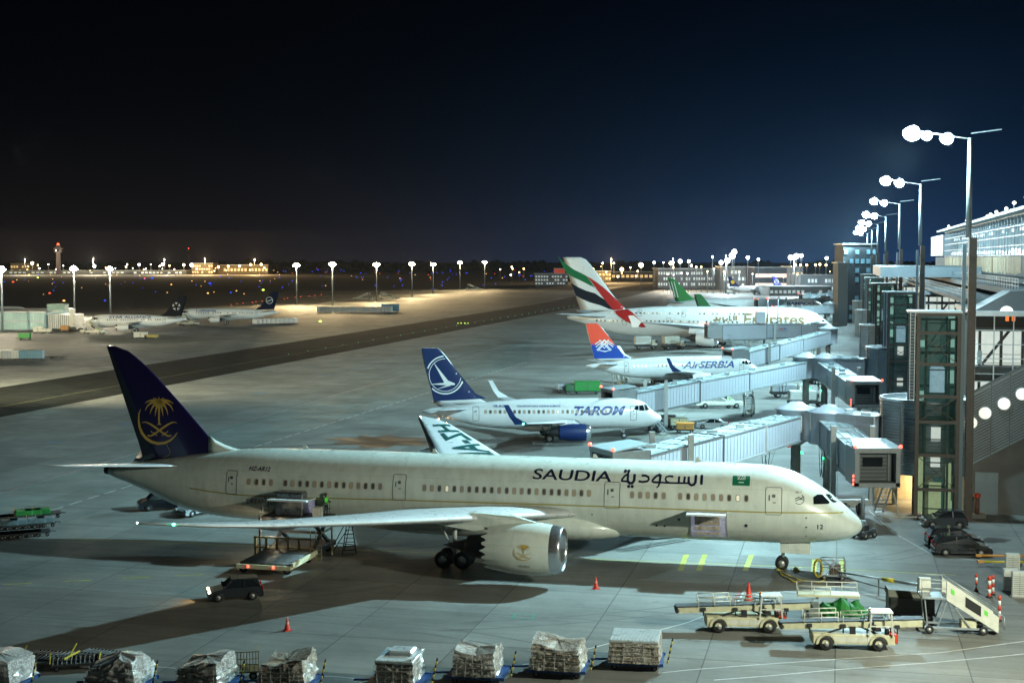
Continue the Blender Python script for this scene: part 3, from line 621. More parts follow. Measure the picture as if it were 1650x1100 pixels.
# ------------------------------------------------------------------ white jet with red and blue tail
RED = mat('tail_red_paint', (.75, .06, .03), .35)
A_ = std_jet('white narrow-body jet with red over blue tail and knot emblem, third stand', nosept(1224, 581, 8.72), R(10), L=32.8, R0=2.02, zc=3.75, winglet=BLUE, span=16.6, fz=11.9, nwin=24)
def serbia():
    J = A_; r = J.root; zb = J.zc + J.H * .86; L = J.L
    fn = lambda a, b: J.finp(a, b, -1, .02)
    te = lambda z: float(np.interp(z, [zb, 11.9], [L - 1.5, L + .1])); le = lambda z: float(np.interp(z, [zb, zb + .5, 11.6, 11.9], [L - 8.2, L - 7.1, L - 2.35, L - 2.0]))
    m = bpy.data.materials.new('red_to_blue_paint'); m.use_nodes = True; nt = m.node_tree; tc = nt.nodes.new('ShaderNodeTexCoord'); sx = nt.nodes.new('ShaderNodeSeparateXYZ'); cr = nt.nodes.new('ShaderNodeValToRGB'); mr = nt.nodes.new('ShaderNodeMapRange')
    nt.links.new(tc.outputs['Object'], sx.inputs[0]); nt.links.new(sx.outputs['Z'], mr.inputs['Value']); mr.inputs['From Min'].default_value = zb; mr.inputs['From Max'].default_value = 11.9; nt.links.new(mr.outputs[0], cr.inputs[0]); nt.links.new(cr.outputs[0], nt.nodes['Principled BSDF'].inputs['Base Color'])
    cr.color_ramp.elements[0].color = (.01, .05, .30, 1); cr.color_ramp.elements[0].position = .36; cr.color_ramp.elements[1].color = (.80, .07, .03, 1); cr.color_ramp.elements[1].position = .46
    nt.nodes['Principled BSDF'].inputs['Roughness'].default_value = .6; nt.nodes['Principled BSDF'].inputs['Specular IOR Level'].default_value = .2
    decal(poly2d([(-le(zb) + .05, zb), (-te(zb), zb), (-te(11.85), 11.88), (-le(11.88), 11.88), (-le(11.6), 11.6), (-le(zb + .5), zb + .5)]), fn, .4, 'tail_paint', m, r)
    P = lambda u, v: pixfin(J, 860 + u / 3.4375, 380 + v / 3.4375)
    A = []
    def ln(*p): A.append(stroke2d([P(*q) for q in p], .17))
    ln((340, 600), (370, 580), (385, 595), (350, 630), (395, 640)); ln((440, 600), (410, 580), (395, 595), (430, 630), (395, 640)); ln((365, 575), (425, 635)); ln((415, 575), (355, 635)); ln((345, 615), (392, 575), (440, 615)); ln((372, 600), (392, 622), (412, 600), (392, 580), (372, 600))
    decal(join2d(*A), lambda a, b: J.finp(a, b, -1, .035), .4, 'knot_emblem', WHL, r)
    x0, z0 = pix(J, 1100, 593); x1, zt = pix(J, 1182, 582)
    decal(text2d('AirSERBIA', x0, x1, z0 - .05, zt + .1, shear=.35, off=.03), lambda a, b: J.surf(a, b, -1, .022), .4, 'lettering', BLUEL, r, .2)
serbia()

# ------------------------------------------------------------------ double-deck giant
def emirates():
    J = new_jet('airliner', 'huge double-deck white jet with green, red and black striped tail', ((1349 - 825) / 6.12, FPX / 6.12), -PSI, nose='a380', L=72.3, H=4.2, W=3.55, zc=6.6, tk=1.25, fin_t=.45, gs=1.5)
    r = J.root; fuselage(J, 'fuselage', WHITE, 40); surf = lambda a, b: J.surf(a, b, -1, .02)
    for s in (-1, 1):
        w = lift(J, 'wing', [(3, 21, 17.5, 4.6, 1.9), (9, 26.5, 13.5, 5.2, 1.5), (15, 31, 9.8, 5.9, 1.0), (26, 37.5, 7.0, 7.0, .6), (39, 45.6, 3.6, 8.2, .25)], GREYP, s)
        mb = MB(); y = s * 39.2; mb.loft([[(-47.2, y, 7.0), (-48.6, y, 6.9), (-48.6, y + s * .1, 6.9)], [(-46.4, y, 8.3), (-49, y, 8.2), (-49, y + s * .15, 8.2)], [(-48.3, y + s * .2, 9.8), (-49.6, y + s * .2, 9.7), (-49.6, y + s * .3, 9.7)]]); mb.build('winglet', WHITE, w)
        lift(J, 'tailplane', [(1, 60.5, 7.5, 7.8, .6), (14.8, 69.5, 3.2, 9.0, .25)], GREYP, s)
        for x, y in ((22.5, 14.7), (29, 25.5)):
            engine(J, -x, s * y, 3.7, 1.95, 5.4, WHITE)
            py = MB(); py.box((-x - 4.5, s * y, 5.4), (5.5, .5, 1.2), ry=.05); py.build('pylon', WHITE, r)
        gear(J, -31, s * 5.8, .7, .5, 1.5, 4.5, 1.8); gear(J, -34, s * 2.4, .7, .5, 1.5, 4.5, 3.4)
    gear(J, -6, 0, .6, .4, .9, 3.2)
    bf = MB(); bf.smooth = True; bf.rev((-17, 0, 4.2), (-1, 0, 0), [(0, .05), (2, 2), (5, 3.0), (16, 3.1), (21, 2.0), (24, .05)], 24); bf.build('belly_fairing', WHITE, r)
    fin(J, [(9.4, 55.5, 68.5), (11.2, 57.5, 69.2), (22.9, 66.7, 73.2), (23.7, 67.6, 73.4), (24.0, 68.6, 73.45)], WHITE)
    Q = lambda pts: [pixfin(J, 880 + a / 7.856, 400 + b / 7.856) for a, b in pts]
    fn = lambda a, b: J.finp(a, b, -1, .025)
    decal(poly2d(Q([(146, 94), (200, 160), (270, 215), (360, 275), (445, 315), (510, 350), (560, 415), (620, 500), (520, 450), (420, 400), (350, 370), (290, 335), (240, 295), (215, 240)])), fn, .8, 'green_stripe', mat('stripe_green', (.0, .13, .04), .6, spec=.25), r)
    decal(poly2d(Q([(310, 435), (400, 490), (500, 535), (620, 570), (740, 650), (800, 715), (850, 780), (790, 765), (700, 725), (560, 685), (450, 640), (375, 598)])), fn, .8, 'black_stripe', mat('stripe_black', (.004, .006, .014), .65, spec=.2), r)
    rs = Q([(512, 352), (560, 378), (640, 430), (720, 490), (800, 560), (880, 640), (940, 700), (985, 735), (930, 860), (850, 780), (740, 650), (650, 530), (570, 420)])
    mR = mat('stripe_red', (.38, .012, .010), .6, spec=.25)
    decal(poly2d(rs), lambda a, b: J.finp(a, b, -1, .03), .8, 'red_stripe', mR, r)
    decal(poly2d([pix(J, *q) for q in ((1011, 497), (1019, 503), (1027, 511), (1035, 519), (1041, 527), (1034, 527.5), (1022, 524), (1008, 517), (996, 509), (989, 501))]), lambda a, b: J.surf(a, min(b, J.sec(-a)[0] - .12), -1, .06), .8, 'red_stripe', mR, r, .5)
    gt = mat('gold_lettering', (.22, .14, .06), .6, spec=.2)
    x0, z0 = pix(J, 1199, 520); x1, zt = pix(J, 1296, 506); decal(text2d('Emirates', x0, x1, z0 - .5, zt + .1, off=.02), surf, 1., 'lettering', gt, r, .3)
    A = []
    P7 = lambda *p: [pix(J, 1100 + a / 6.6, 400 + b / 6.6) for a, b in p]
    for st in (((325, 765), (360, 762), (395, 760), (400, 735)), ((430, 730), (430, 765), (470, 765), (475, 740)), ((500, 715), (500, 765), (525, 765)), ((545, 715), (545, 765)), ((570, 715), (570, 765)), ((350, 730), (365, 745), (350, 760))): A.append(stroke2d(P7(*st), .5))
    decal(join2d(*A), surf, 1., 'lettering', gt, r, .4)
    for z, x_0, n in ((J.zc + 2.35, -15, 40), (J.zc + .2, -12, 46)):
        cabin_windows(J, [x_0 - 1.15 * i for i in range(n)], z, .4, .5, -1, .3)
    for x in (10, 20, 44, 56): door(J, -x, J.zc + .1, 1.2, 2.2, -1, .08)
    for x in (24, 40, 52): door(J, -x, J.zc + 2.4, 1.2, 1.8, -1, .08)
    for s in (-1, 1):
        decal(poly2d([(-2.6, 6.3), (-4.6, 6.4), (-4.7, 7.5), (-3.4, 7.5)]), lambda a, b, s=s: J.surf(a, b, s, .03), .4, 'cockpit_window', GLASSB, r)
    navlight(r, (-35, -3.9, 5.2), (1, .6, .3), 25, .35)
emirates()

# ------------------------------------------------------------------ jets farther down the pier
def bamboo():
    J = new_jet('airliner', 'white wide-body jet with tall green tail, behind the double-deck giant', ((1336 - 825) / 4.2, FPX / 4.2), -PSI, nose='787', L=62.3, H=2.97, W=2.885, zc=5.03, fin_t=.33)
    r = J.root; fuselage(J, 'fuselage', WHITE, 24); GR = mat('leaf_green_paint', (.01, .22, .05), .4)
    for s in (-1, 1):
        lift(J, 'wing', [(2.2, 20.6, 14.0, 4.0, .95), (9.8, 27.0, 9.2, 4.75, .55), (24, 36.9, 4.4, 6.5, .22), (30, 43.0, .9, 7.4, .05)], GREYP, s)
        lift(J, 'tailplane', [(.5, 54.4, 5.6, 6.35, .4), (9.8, 61.2, 1.6, 7.45, .08)], GREYP, s); engine(J, -20.9, s * 9.75, 2.98, 1.83, 5.6, WHITE); gear(J, -31.2, s * 4.9, .68, .5, 1.3, 4.0, 1.5)
    gear(J, -5.8, 0, .5, .3, .6, 3.)
    fin(J, [(6.3, 50.0, 58.7), (9.0, 53.0, 59.55), (14.6, 58.45, 61.5), (15.9, 60.0, 61.95), (16.3, 61.3, 62.05)], GR)
    for x in (-57.9, -59.0, -60.0): decal(stroke2d([(x, 8.5), (x - 1.6, 14.6)], .3), lambda a, b: J.finp(a, b, -1, .05), 2., 'tail_stripe', WHL, r)
    x0 = pix(J, 1268, 495)[0]; x1 = pix(J, 1306, 495)[0]; decal(text2d('BAMBOO', x0, x1 + 1.5, 5.9, 7.1, off=.04), lambda a, b: J.surf(a, b, -1, .03), 1., 'lettering', BLUEL, r, .4)
bamboo()
GRD = mat('dark_green_paint', (.005, .13, .04), .4)
YEL = mat('emblem_yellow', (.7, .45, .03), .4)
std_jet('jet mostly hidden behind the giant, only its narrow green and white tail showing', ((1284 - 825) / 4.87, FPX / 4.87), -PSI, L=33.8, near_detail=False, finm=GRD)
jA = std_jet('distant white jet with dark tail carrying a yellow disc', ((1256 - 825) / 2.43, FPX / 2.43), -PSI, L=34, near_detail=False, finm=mat('dusk_blue_paint', (.01, .02, .09), .4))
decal(disc2d(-(34 - 3.2), 8.2, 1.3), lambda a, b: jA.finp(a, b, -1, .05), 2., 'tail_disc', YEL, jA.root)
jB = std_jet('distant white jet with royal blue tail and thin white ring emblem', ((1327 - 825) / 2.43, FPX / 2.43), -PSI, L=34, near_detail=False, finm=mat('royal_blue_paint', (.02, .03, .28), .4))
decal(join2d(disc2d(-(34 - 3.2), 8.4, 1.5, 1.2), stroke2d([(-31.9, 8.1), (-30.6, 8.6), (-29.9, 8.5)], .3)), lambda a, b: jB.finp(a, b, -1, .05), 2., 'tail_emblem', WHL, jB.root)
# left apron jets, noses to the left
BLK = mat('black_tail_paint', (.006, .006, .009), .7, spec=.15)
NV2 = mat('night_blue_paint', (.003, .005, .022), .7, spec=.15)
def leftjet(label, u, s, L, finm, text, tx, emblem):
    J = std_jet(label, ((u - 825) / s, FPX / s), math.pi + R(6), L=L, side=1, finm=finm, nwin=24)
    r = J.root; P = lambda a, b: J.surf(a, b, 1, .02)
    decal(text2d(text, tx[0], tx[1], J.zc + .85, J.zc + 1.65, off=.02), P, 1., 'lettering', BLUEL, r, .4)
    fx = -(L - 3.2); fn = lambda a, b: J.finp(a, b, 1, .04)
    if emblem == 'star':
        A = []
        for k in range(5):
            t = R(72 * k + 90); A.append(poly2d([(fx + .5 * math.cos(t), 8.4 + .5 * math.sin(t)), (fx + 1.35 * math.cos(t - .42), 8.4 + 1.35 * math.sin(t - .42)), (fx + 1.35 * math.cos(t + .42), 8.4 + 1.35 * math.sin(t + .42))]))
        decal(join2d(*A), fn, 2., 'tail_emblem', mat('silver_emblem', (.3, .3, .3), .4), r)
    else: decal(join2d(disc2d(fx, 8.6, 1.25, 1.1), stroke2d([(fx - .9, 8.9), (fx, 8.5), (fx + .8, 8.3)], .2)), fn, 2., 'tail_emblem', WHL, r)
    return J
leftjet('white jet with black tail and grey star emblem, beside the left pier', 138, 5.06, 31.5, BLK, 'STAR ALLIANCE', (-7.5, -20.5), 'star')
leftjet('white jet with night blue crane-ring tail, on the left apron behind the other', 285, 4.49, 36, NV2, 'Lufthansa', (-7, -14), 'ring')
jC = std_jet('white jet nose just visible over the pier roof at the left edge', ((49 - 825) / 4.3, FPX / 4.3), 0, L=36, near_detail=True, nwin=18)
decal(text2d('Lufthansa', -14, -7, jC.zc + .85, jC.zc + 1.6, off=.02), lambda a, b: jC.surf(a, b, -1, .02), 1., 'lettering', BLUEL, jC.root, .4)
# ------------------------------------------------------------------ ground
def node_mat(name):
    m = bpy.data.materials.new(name); m.use_nodes = True; return m, m.node_tree, m.node_tree.nodes['Principled BSDF']
def concrete(name, base, joint=True, dark=1., rough=.62, stain=.5, spec=.3):
    m, nt, b = node_mat(name); b.inputs['Specular IOR Level'].default_value = spec; N, Lk = nt.nodes, nt.links
    geo = N.new('ShaderNodeNewGeometry'); mp = N.new('ShaderNodeMapping'); mp.inputs['Rotation'].default_value = (0, 0, PSI); Lk.new(geo.outputs['Position'], mp.inputs[0])
    def noise(sc, det=5, ro=.6, vec=None, dist=0):
        n = N.new('ShaderNodeTexNoise'); n.inputs['Scale'].default_value = sc; n.inputs['Detail'].default_value = det; n.inputs['Roughness'].default_value = ro; n.inputs['Distortion'].default_value = dist
        Lk.new(vec or mp.outputs[0], n.inputs['Vector']); return n.outputs['Fac']
    def rng(v, a, b_, c, d):
        r = N.new('ShaderNodeMapRange'); r.inputs[1].default_value = a; r.inputs[2].default_value = b_; r.inputs[3].default_value = c; r.inputs[4].default_value = d; Lk.new(v, r.inputs[0]); return r.outputs[0]
    def mul(a, b_):
        r = N.new('ShaderNodeMath'); r.operation = 'MULTIPLY'; Lk.new(a, r.inputs[0]); Lk.new(b_, r.inputs[1]); return r.outputs[0]
    big = rng(noise(.02, 5), .32, .68, .70, 1.14); mid = rng(noise(.16, 6), .3, .7, .80, 1.12)
    st = N.new('ShaderNodeMapping'); st.inputs['Scale'].default_value = (.06, 1.1, 1); Lk.new(mp.outputs[0], st.inputs[0])
    streak = rng(noise(1.0, 6, .65, st.outputs[0], .4), .35, .65, .84, 1.1); fine = rng(noise(3.2, 4), .3, .7, .93, 1.06)
    spots = rng(noise(.55, 3, .5), .60, .72, 1., 1 - .35 * stain)
    v = mul(mul(mul(big, mid), mul(streak, fine)), spots)
    if joint:
        br = N.new('ShaderNodeTexBrick'); br.offset = 0; br.inputs['Scale'].default_value = 1; br.inputs['Brick Width'].default_value = 7.5; br.inputs['Row Height'].default_value = 7.5
        br.inputs['Mortar Size'].default_value = .045; br.inputs['Mortar Smooth'].default_value = .2; br.inputs['Color1'].default_value = (1.09,) * 3 + (1,); br.inputs['Color2'].default_value = (.80,) * 3 + (1,); br.inputs['Mortar'].default_value = (.42,) * 3 + (1,); br.inputs['Bias'].default_value = .1
        Lk.new(mp.outputs[0], br.inputs['Vector']); v = mul(v, br.outputs['Color'])
    mx = N.new('ShaderNodeMix'); mx.data_type = 'RGBA'; mx.blend_type = 'MULTIPLY'; mx.inputs['Factor'].default_value = 1; mx.inputs['A'].default_value = (*[c * dark for c in base], 1); Lk.new(v, mx.inputs['B']); Lk.new(mx.outputs['Result'], b.inputs['Base Color'])
    Lk.new(rng(noise(.3, 5), .3, .7, rough - .14, rough + .1), b.inputs['Roughness'])
    bp = N.new('ShaderNodeBump'); bp.inputs['Strength'].default_value = .12; bp.inputs['Distance'].default_value = .03; Lk.new(noise(6, 4), bp.inputs['Height']); Lk.new(bp.outputs['Normal'], b.inputs['Normal'])
    return m
MCON = concrete('apron_concrete', (.195, .20, .185), rough=.72); MASP = concrete('taxiway_asphalt', (.012, .013, .0115), joint=False, rough=.9, spec=.06); MROAD = concrete('service_road_concrete', (.165, .20, .19), joint=True)
MGRASS = mat('night_field_grass', (.018, .019, .012), .9, noise=.6, nscale=.02)
def sheet(name, pts, z, m):
    mb = MB(); vs = [(p[0], p[1], z) for p in pts]; tr = geometry.tessellate_polygon([[Vector(v) for v in vs]]); mb.add(vs, [tuple(t) for t in tr]); return struct(name, mb, m)
def gl(u0, v0, u1, v1, ext0=0, ext1=0):
    a, b = gp(u0, v0), gp(u1, v1); d = (b - a); return a - d * ext0, b + d * ext1
struct('ground', MB().add([(-5000, -300, -.03), (5000, -300, -.03), (5000, 9000, -.03), (-5000, 9000, -.03)], [(0, 1, 2, 3)]), MGRASS)
ap = [(-600, -60), (260, -60), (520, 1500), gp(1400, 441), gp(1180, 449), gp(1060, 454), gp(985, 462), gp(930, 468), gp(880, 467), gp(760, 469), gp(640, 477), gp(480, 480), gp(300, 498), gp(0, 508), (-600, 560)]
sheet('apron', ap, 0, MCON)
t0, t1 = gl(0, 672, 880, 505, .6, .0); t3, t2 = gl(0, 624, 880, 487.6, .6, .0)
sheet('taxiway', [t0, t1, gp(1010, 478.5), gp(1100, 458), gp(1040, 457), gp(960, 470), t2, t3], .004, MASP)
MYEL = mat('worn_yellow_paint', (.36, .35, .04), .6, noise=.5, nscale=1.2); MWHP = mat('worn_white_paint', (.50, .51, .49), .6, noise=.45, nscale=1.2); MREDP = mat('worn_red_paint', (.35, .06, .05), .6, noise=.4, nscale=1.2); MBLUP = mat('blue_ground_paint', (.02, .15, .30), .6, noise=.4)
MGRP = mat('green_ground_paint', (.02, .22, .15), .6, noise=.4)
def line(name, pts, w, z, m, dash=None):
    mb = MB(); pts = [Vector(p[:2]) for p in pts]
    def seg(a, b):
        d = (b - a).normalized(); n = Vector((-d.y, d.x)) * w / 2; mb.add([(*(a + n), z), (*(a - n), z), (*(b - n), z), (*(b + n), z)], [(0, 1, 2, 3)])
    for i in range(len(pts) - 1):
        a, b = pts[i], pts[i + 1]
        if dash:
            L = (b - a).length; n = max(1, int(L / (dash[0] + dash[1]))); d = (b - a) / L
            for k in range(n): s = k * (dash[0] + dash[1]); seg(a + d * s, a + d * min(L, s + dash[0]))
        else: seg(a, b)
    return struct(name, mb, m)
c0, c1 = gl(0, 655, 880, 498, .6, .2); line('taxiway_centre_line', [c0, c1], .22, .010, mat('faded_yellow_paint', (.13, .13, .03), .7, noise=.6, nscale=.6))
# service road behind the stands
r0, r1 = gl(0, 794, 656, 602.5, .3, .9); q0, q1 = gl(76, 824, 647, 646, .4, .9)
sheet('service_road', [q0, q1, r1, r0], .004, MROAD)
line('road_edge_line', [r0, r1], .2, .010, MWHP); line('road_edge_line', [r0 + Vector((0, .45, 0)), r1 + Vector((0, .45, 0))], .16, .010, MREDP)
line('road_dashes', [q0, q1], .22, .010, MWHP, (2.2, 1.1))
# stand markings
line('stand_centre_line', [gp(116, 868), gp(401, 879), gp(880, 897.5), gp(1254, 912), gp(1359, 917), gp(1540, 926)], .16, .008, MYEL)
for u in (1101, 1131, 1206): line('stop_bar', [gp(u + 5, 893), gp(u - 5, 919)], .42, .012, MYEL)
for u in (1312, 1356): line('stop_bar', [gp(u + 1, 901), gp(u - 1, 921)], .42, .012, MYEL)
for u, v in ((28, 940), (125, 935), (220, 930), (305, 926)): line('apron_dash', [gp(u - 23, v + 1), gp(u + 23, v - 1)], .22, .008, MYEL)
line('white_lane_line', [gp(1060, 1084), gp(1106, 1079), gp(1230, 1069.5), gp(1370, 1060), gp(1514, 1051), gp(1700, 1026)], .12, .008, MWHP)
line('white_lane_line', [gp(1150, 1095), gp(1230, 1089), gp(1350, 1078), gp(1500, 1067), gp(1600, 1058), gp(1700, 1048)], .12, .008, MWHP)
line('white_lane_line', [gp(-50, 1064), gp(200, 1070), gp(300, 1077), gp(550, 1090), gp(620, 1098)], .10, .008, MWHP)
line('white_lane_line', [gp(817, 1077), gp(940, 1047), gp(1106, 1003), gp(1187, 972), gp(1200, 951), gp(1420, 958), gp(1540, 962)], .12, .008, MWHP)
line('red_lane_line', [gp(1180, 973), gp(1193, 950)], .14, .008, MREDP)
line('white_lane_line', [gp(1380, 862), gp(1400, 866), gp(1413, 857), gp(1405, 850), gp(1392, 850)], .14, .008, MWHP)
line('white_lane_line', [gp(1400, 822), gp(1440, 858), gp(1500, 892), gp(1590, 905)], .10, .008, MWHP)
line('stand_centre_line', [gp(680, 690), gp(883, 704), gp(1024, 702), gp(1080, 702)], .16, .008, MYEL)
for u, v in ((85, 712), (200, 683), (415, 634), (520, 605), (575, 594)): line('stand_number_patch', [gp(u - 10, v), gp(u + 14, v - 1)], 1.1, .008, MBLUP)
a, b, c_, d = gp(824, 996), gp(858, 997), gp(861, 989), gp(831, 988); line('inspection_frame', [a, b, c_, d, a], .14, .008, MGRP)
# tyre tracks curving over the stand
MTYR = mat('rubber_track_marks', (.10, .105, .10), .7, noise=.5, nscale=.6)
rt = random.Random(21)
for u, v, a_, k_, L_ in ((250, 900, 5, .25, 30), (420, 990, -12, -.3, 26), (700, 1010, 8, .2, 22), (980, 985, -20, .35, 20), (1180, 940, 60, -.5, 18), (120, 990, 15, .2, 24), (560, 670, -10, .15, 40), (330, 700, 20, -.1, 50), (1420, 900, 30, .5, 16), (1460, 1010, -30, .4, 14)):
    p = gp(u, v); th = R(a_)
    for off in (-.85, .85):
        q = Vector((p.x, p.y)); t_ = th; pts = []
        for k in range(14): pts.append(q + Vector((-math.sin(t_), math.cos(t_))) * off); q = q + Vector((math.cos(t_), math.sin(t_))) * L_ / 14; t_ += k_ / 14 * 2
        line('tyre_track', pts, .17, .006, MTYR)
# dark oil and rubber stains with their own outline
def blotch(u, v, ru, rv, z, m, n=26, jag=.28):
    pts = []
    for k in range(n):
        t = 2 * math.pi * k / n; q = 1 + random.uniform(-jag, jag); pts.append(gp(u + ru * q * math.cos(t), v + rv * q * math.sin(t)))
    return sheet('oil_stain', pts, z, m)
MOIL = concrete('oily_concrete', (.055, .05, .045), joint=False, rough=.5)
blotch(612, 711, 78, 9, .007, MOIL); blotch(840, 722, 40, 8, .007, MOIL)
for u, v, a_, b_ in ((1600, 870, 26, 4),): blotch(u, v, a_, b_, .007, MOIL)

# ------------------------------------------------------------------ facade frame
O_ = Vector((40.6, 126.0, 0)); AV = Vector((math.sin(PSI), math.cos(PSI), 0)); BV = Vector((math.cos(PSI), -math.sin(PSI), 0))
def F(a, b, z=0.): return O_ + AV * a + BV * b + Vector((0, 0, z))
def fpix(u, v, a):                    # pixel -> (b, z) on the cross plane at distance a along the pier
    d = ray(u, v); p0 = F(a, 0); t = AV.dot(p0 - Vector((0, 0, 0))) / AV.dot(d); p = d * t + Vector((0, 0, HC)); return (p - p0).dot(BV), p.z
STEEL = mat('brown_painted_steel', (.075, .06, .05), .5, .2, noise=.3, nscale=2.); GALV = mat('galvanised_steel', (.38, .42, .44), .42, .5, noise=.25, nscale=2.); GALD = mat('dark_galvanised_steel', (.13, .14, .145), .5, .4, noise=.3)
CLAD = mat('blue_grey_cladding', (.26, .32, .36), .4, .2, noise=.12, nscale=.8); CONW = mat('concrete_wall', (.19, .185, .17), .8, noise=.25, nscale=.5, bump=.2); ROOFM = mat('dark_roof_sheet', (.085, .085, .085), .6, noise=.3, nscale=.5)
PANE = mat('green_tinted_glass', (.03, .09, .08), .08, alpha=.26, spec=.9); LITW = mat('lit_interior_white', (.6, .6, .55), .6, emit=(.84, .95, .86), es=1.0, noise=.5, nscale=.7); LITC = mat('lit_interior_cool', (.4, .5, .5), .6, emit=(.50, .85, .98), es=.6, noise=.5, nscale=.4)
LAMPC = mat('lamp_cool_white', (1, 1, 1), .3, emit=(.78, .95, 1), es=260.); LAMPW = mat('lamp_warm_white', (1, 1, .9), .3, emit=(1, .80, .45), es=150.); SLAB = mat('pale_floor_slab', (.4, .42, .4), .6, noise=.2)
WLIT = mat('strip_light_white', (1, 1, 1), .3, emit=(.80, .95, 1), es=2.6); WARML = mat('curtain_lit_warm', (.3, .27, .18), .7, emit=(1, .85, .5), es=.16, noise=.6, nscale=1.5)
REDL = mat('red_beacon', (1, .1, .05), .3, emit=(1, .07, .04), es=7.); GRNL = mat('green_signal', (.1, 1, .3), .3, emit=(.05, 1, .35), es=4.); BLUL = mat('blue_edge_light', (.05, .1, 1), .3, emit=(.03, .08, 1), es=1.6); AMBL = mat('amber_edge_light', (1, .5, .1), .3, emit=(1, .50, .14), es=3.); REDF = mat('red_edge_light', (1, .1, .05), .3, emit=(1, .09, .03), es=3.); YGRN = mat('yellow_green_light', (.7, 1, .1), .3, emit=(.6, .9, .1), es=6.)
def beacon(par, p, m, r=.16):
    mb = MB(); mb.cyl(Vector(p), Vector(p) + Vector((0, 0, r * 1.5)), r, r * .8, 10); return mb.build('beacon', m, par)

NTH = ['nearest', 'second', 'third', 'fourth', 'fifth', 'sixth', 'seventh', 'eighth', 'ninth']
def pier_mast(i, a, heads, power, base=25.4):
    L = thing('light_mast', '%s tall floodlight mast of the row along the right-hand pier' % NTH[i], 'light mast', F(a, 0), -PSI, 'floodlight masts along the pier')
    m = MB(); m.bx(.0, .66, -.4, .4, 0, base); 
    for k in range(10): m.bx(-.02, .68, -.42, .42, 2.5 * k + 1.2, 2.5 * k + 1.35)
    m.build('lower_column', STEEL, L); g = MB(); g.bx(-.55, -.22, -.2, .2, 0, base - .6); g.build('cable_duct', mat('blue_grey_duct', (.12, .17, .20), .5, .2), L)
    p = MB(); p.cyl((-.05, 0, base), (-.05, 0, 34.2), .27, .2, 14); p.build('pole', GALV, L)
    ZA = lambda x: 34.1 - x * .17
    ar = MB(); ar.bar((-5.3, 0, ZA(-5.3)), (0, 0, ZA(0)), .10); ar.bar((-5.3, .4, ZA(-5.3)), (0, .4, ZA(0)), .08); ar.bar((0, .2, 34.6), (2.6, .2, 34.9), .10)
    for k in range(6): ar.bar((-5.3 + k * .95, 0, ZA(-5.3 + k * .95)), (-5.3 + k * .95, .4, ZA(-5.3 + k * .95)), .06)
    ar.build('cross_arm', GALV, L)
    for x, r in heads:
        z_ = ZA(x); h = MB(); h.cyl((x, 0, z_ + .1), (x, 0, z_ - .3), .1, .1, 10); h.rev((x, .3, z_ - .1), (-.3, -.7, -.7), [(0, .1), (.1, r * .8), (.35, r * .9)], 16); hd = h.build('floodlight', GALV, L)
        q = MB(); q.rev((x, .05, z_ - .25), (-.3, -.8, -.5), [(-.75 * r, r * .1), (-.5 * r, r * .62), (0, r * .8), (.5 * r, r * .62), (.75 * r, .02)], 18); q.build('lamp_glass', LAMPC, hd)
    if power:
        light('SPOT', L, (-3.8, -.3, 33.7), power * .9, (.52, .91, 1.0), .6, R(110), (-60, -30, 0), 1.)
        light('POINT', L, (-4.6, -.9, 34.2), power * .12, (.55, .88, 1.0), .4)
        light('SPOT', L, (-4.6, .3, 33.7), power * .6, (.52, .91, 1.0), .6, R(106), (-70, 40, 0), 1.)
    return L
AS = [0, 79, 153, 238, 318, 400, 486]
for i, a in enumerate(AS):
    pier_mast(i, a, [(-5.0, .85), (-3.7, .5), (-2.0, .62)] if i == 0 else ([(-4.9, .85), (-3.0, .75)] if i < 3 else [(-4.9, 1.05), (-2.9, .95)]), (PW_NEAR if i < 4 else PW_FAR))
# added fill lamp, out of view at right, set low for the jet's flank
pm = thing('side_fill_lamp', 'added unseen fill lamp on a short post, out of view at right', 'floodlight', F(-60, 14), -PSI); _m = MB(); _m.bx(-.3, .3, -.3, .3, 0, 20.5); _m.build('post', STEEL, pm); _m = MB(); _m.box((-.6, 0, 20.2), (.8, 1.4, .6)); _m.build('lamp_housing', GALD, pm)
light('SPOT', pm, (-1.3, 0, 20.2), PW_SIDE, (.95, 1.0, .80), .8, R(116), (-56, 36, 4), .7)

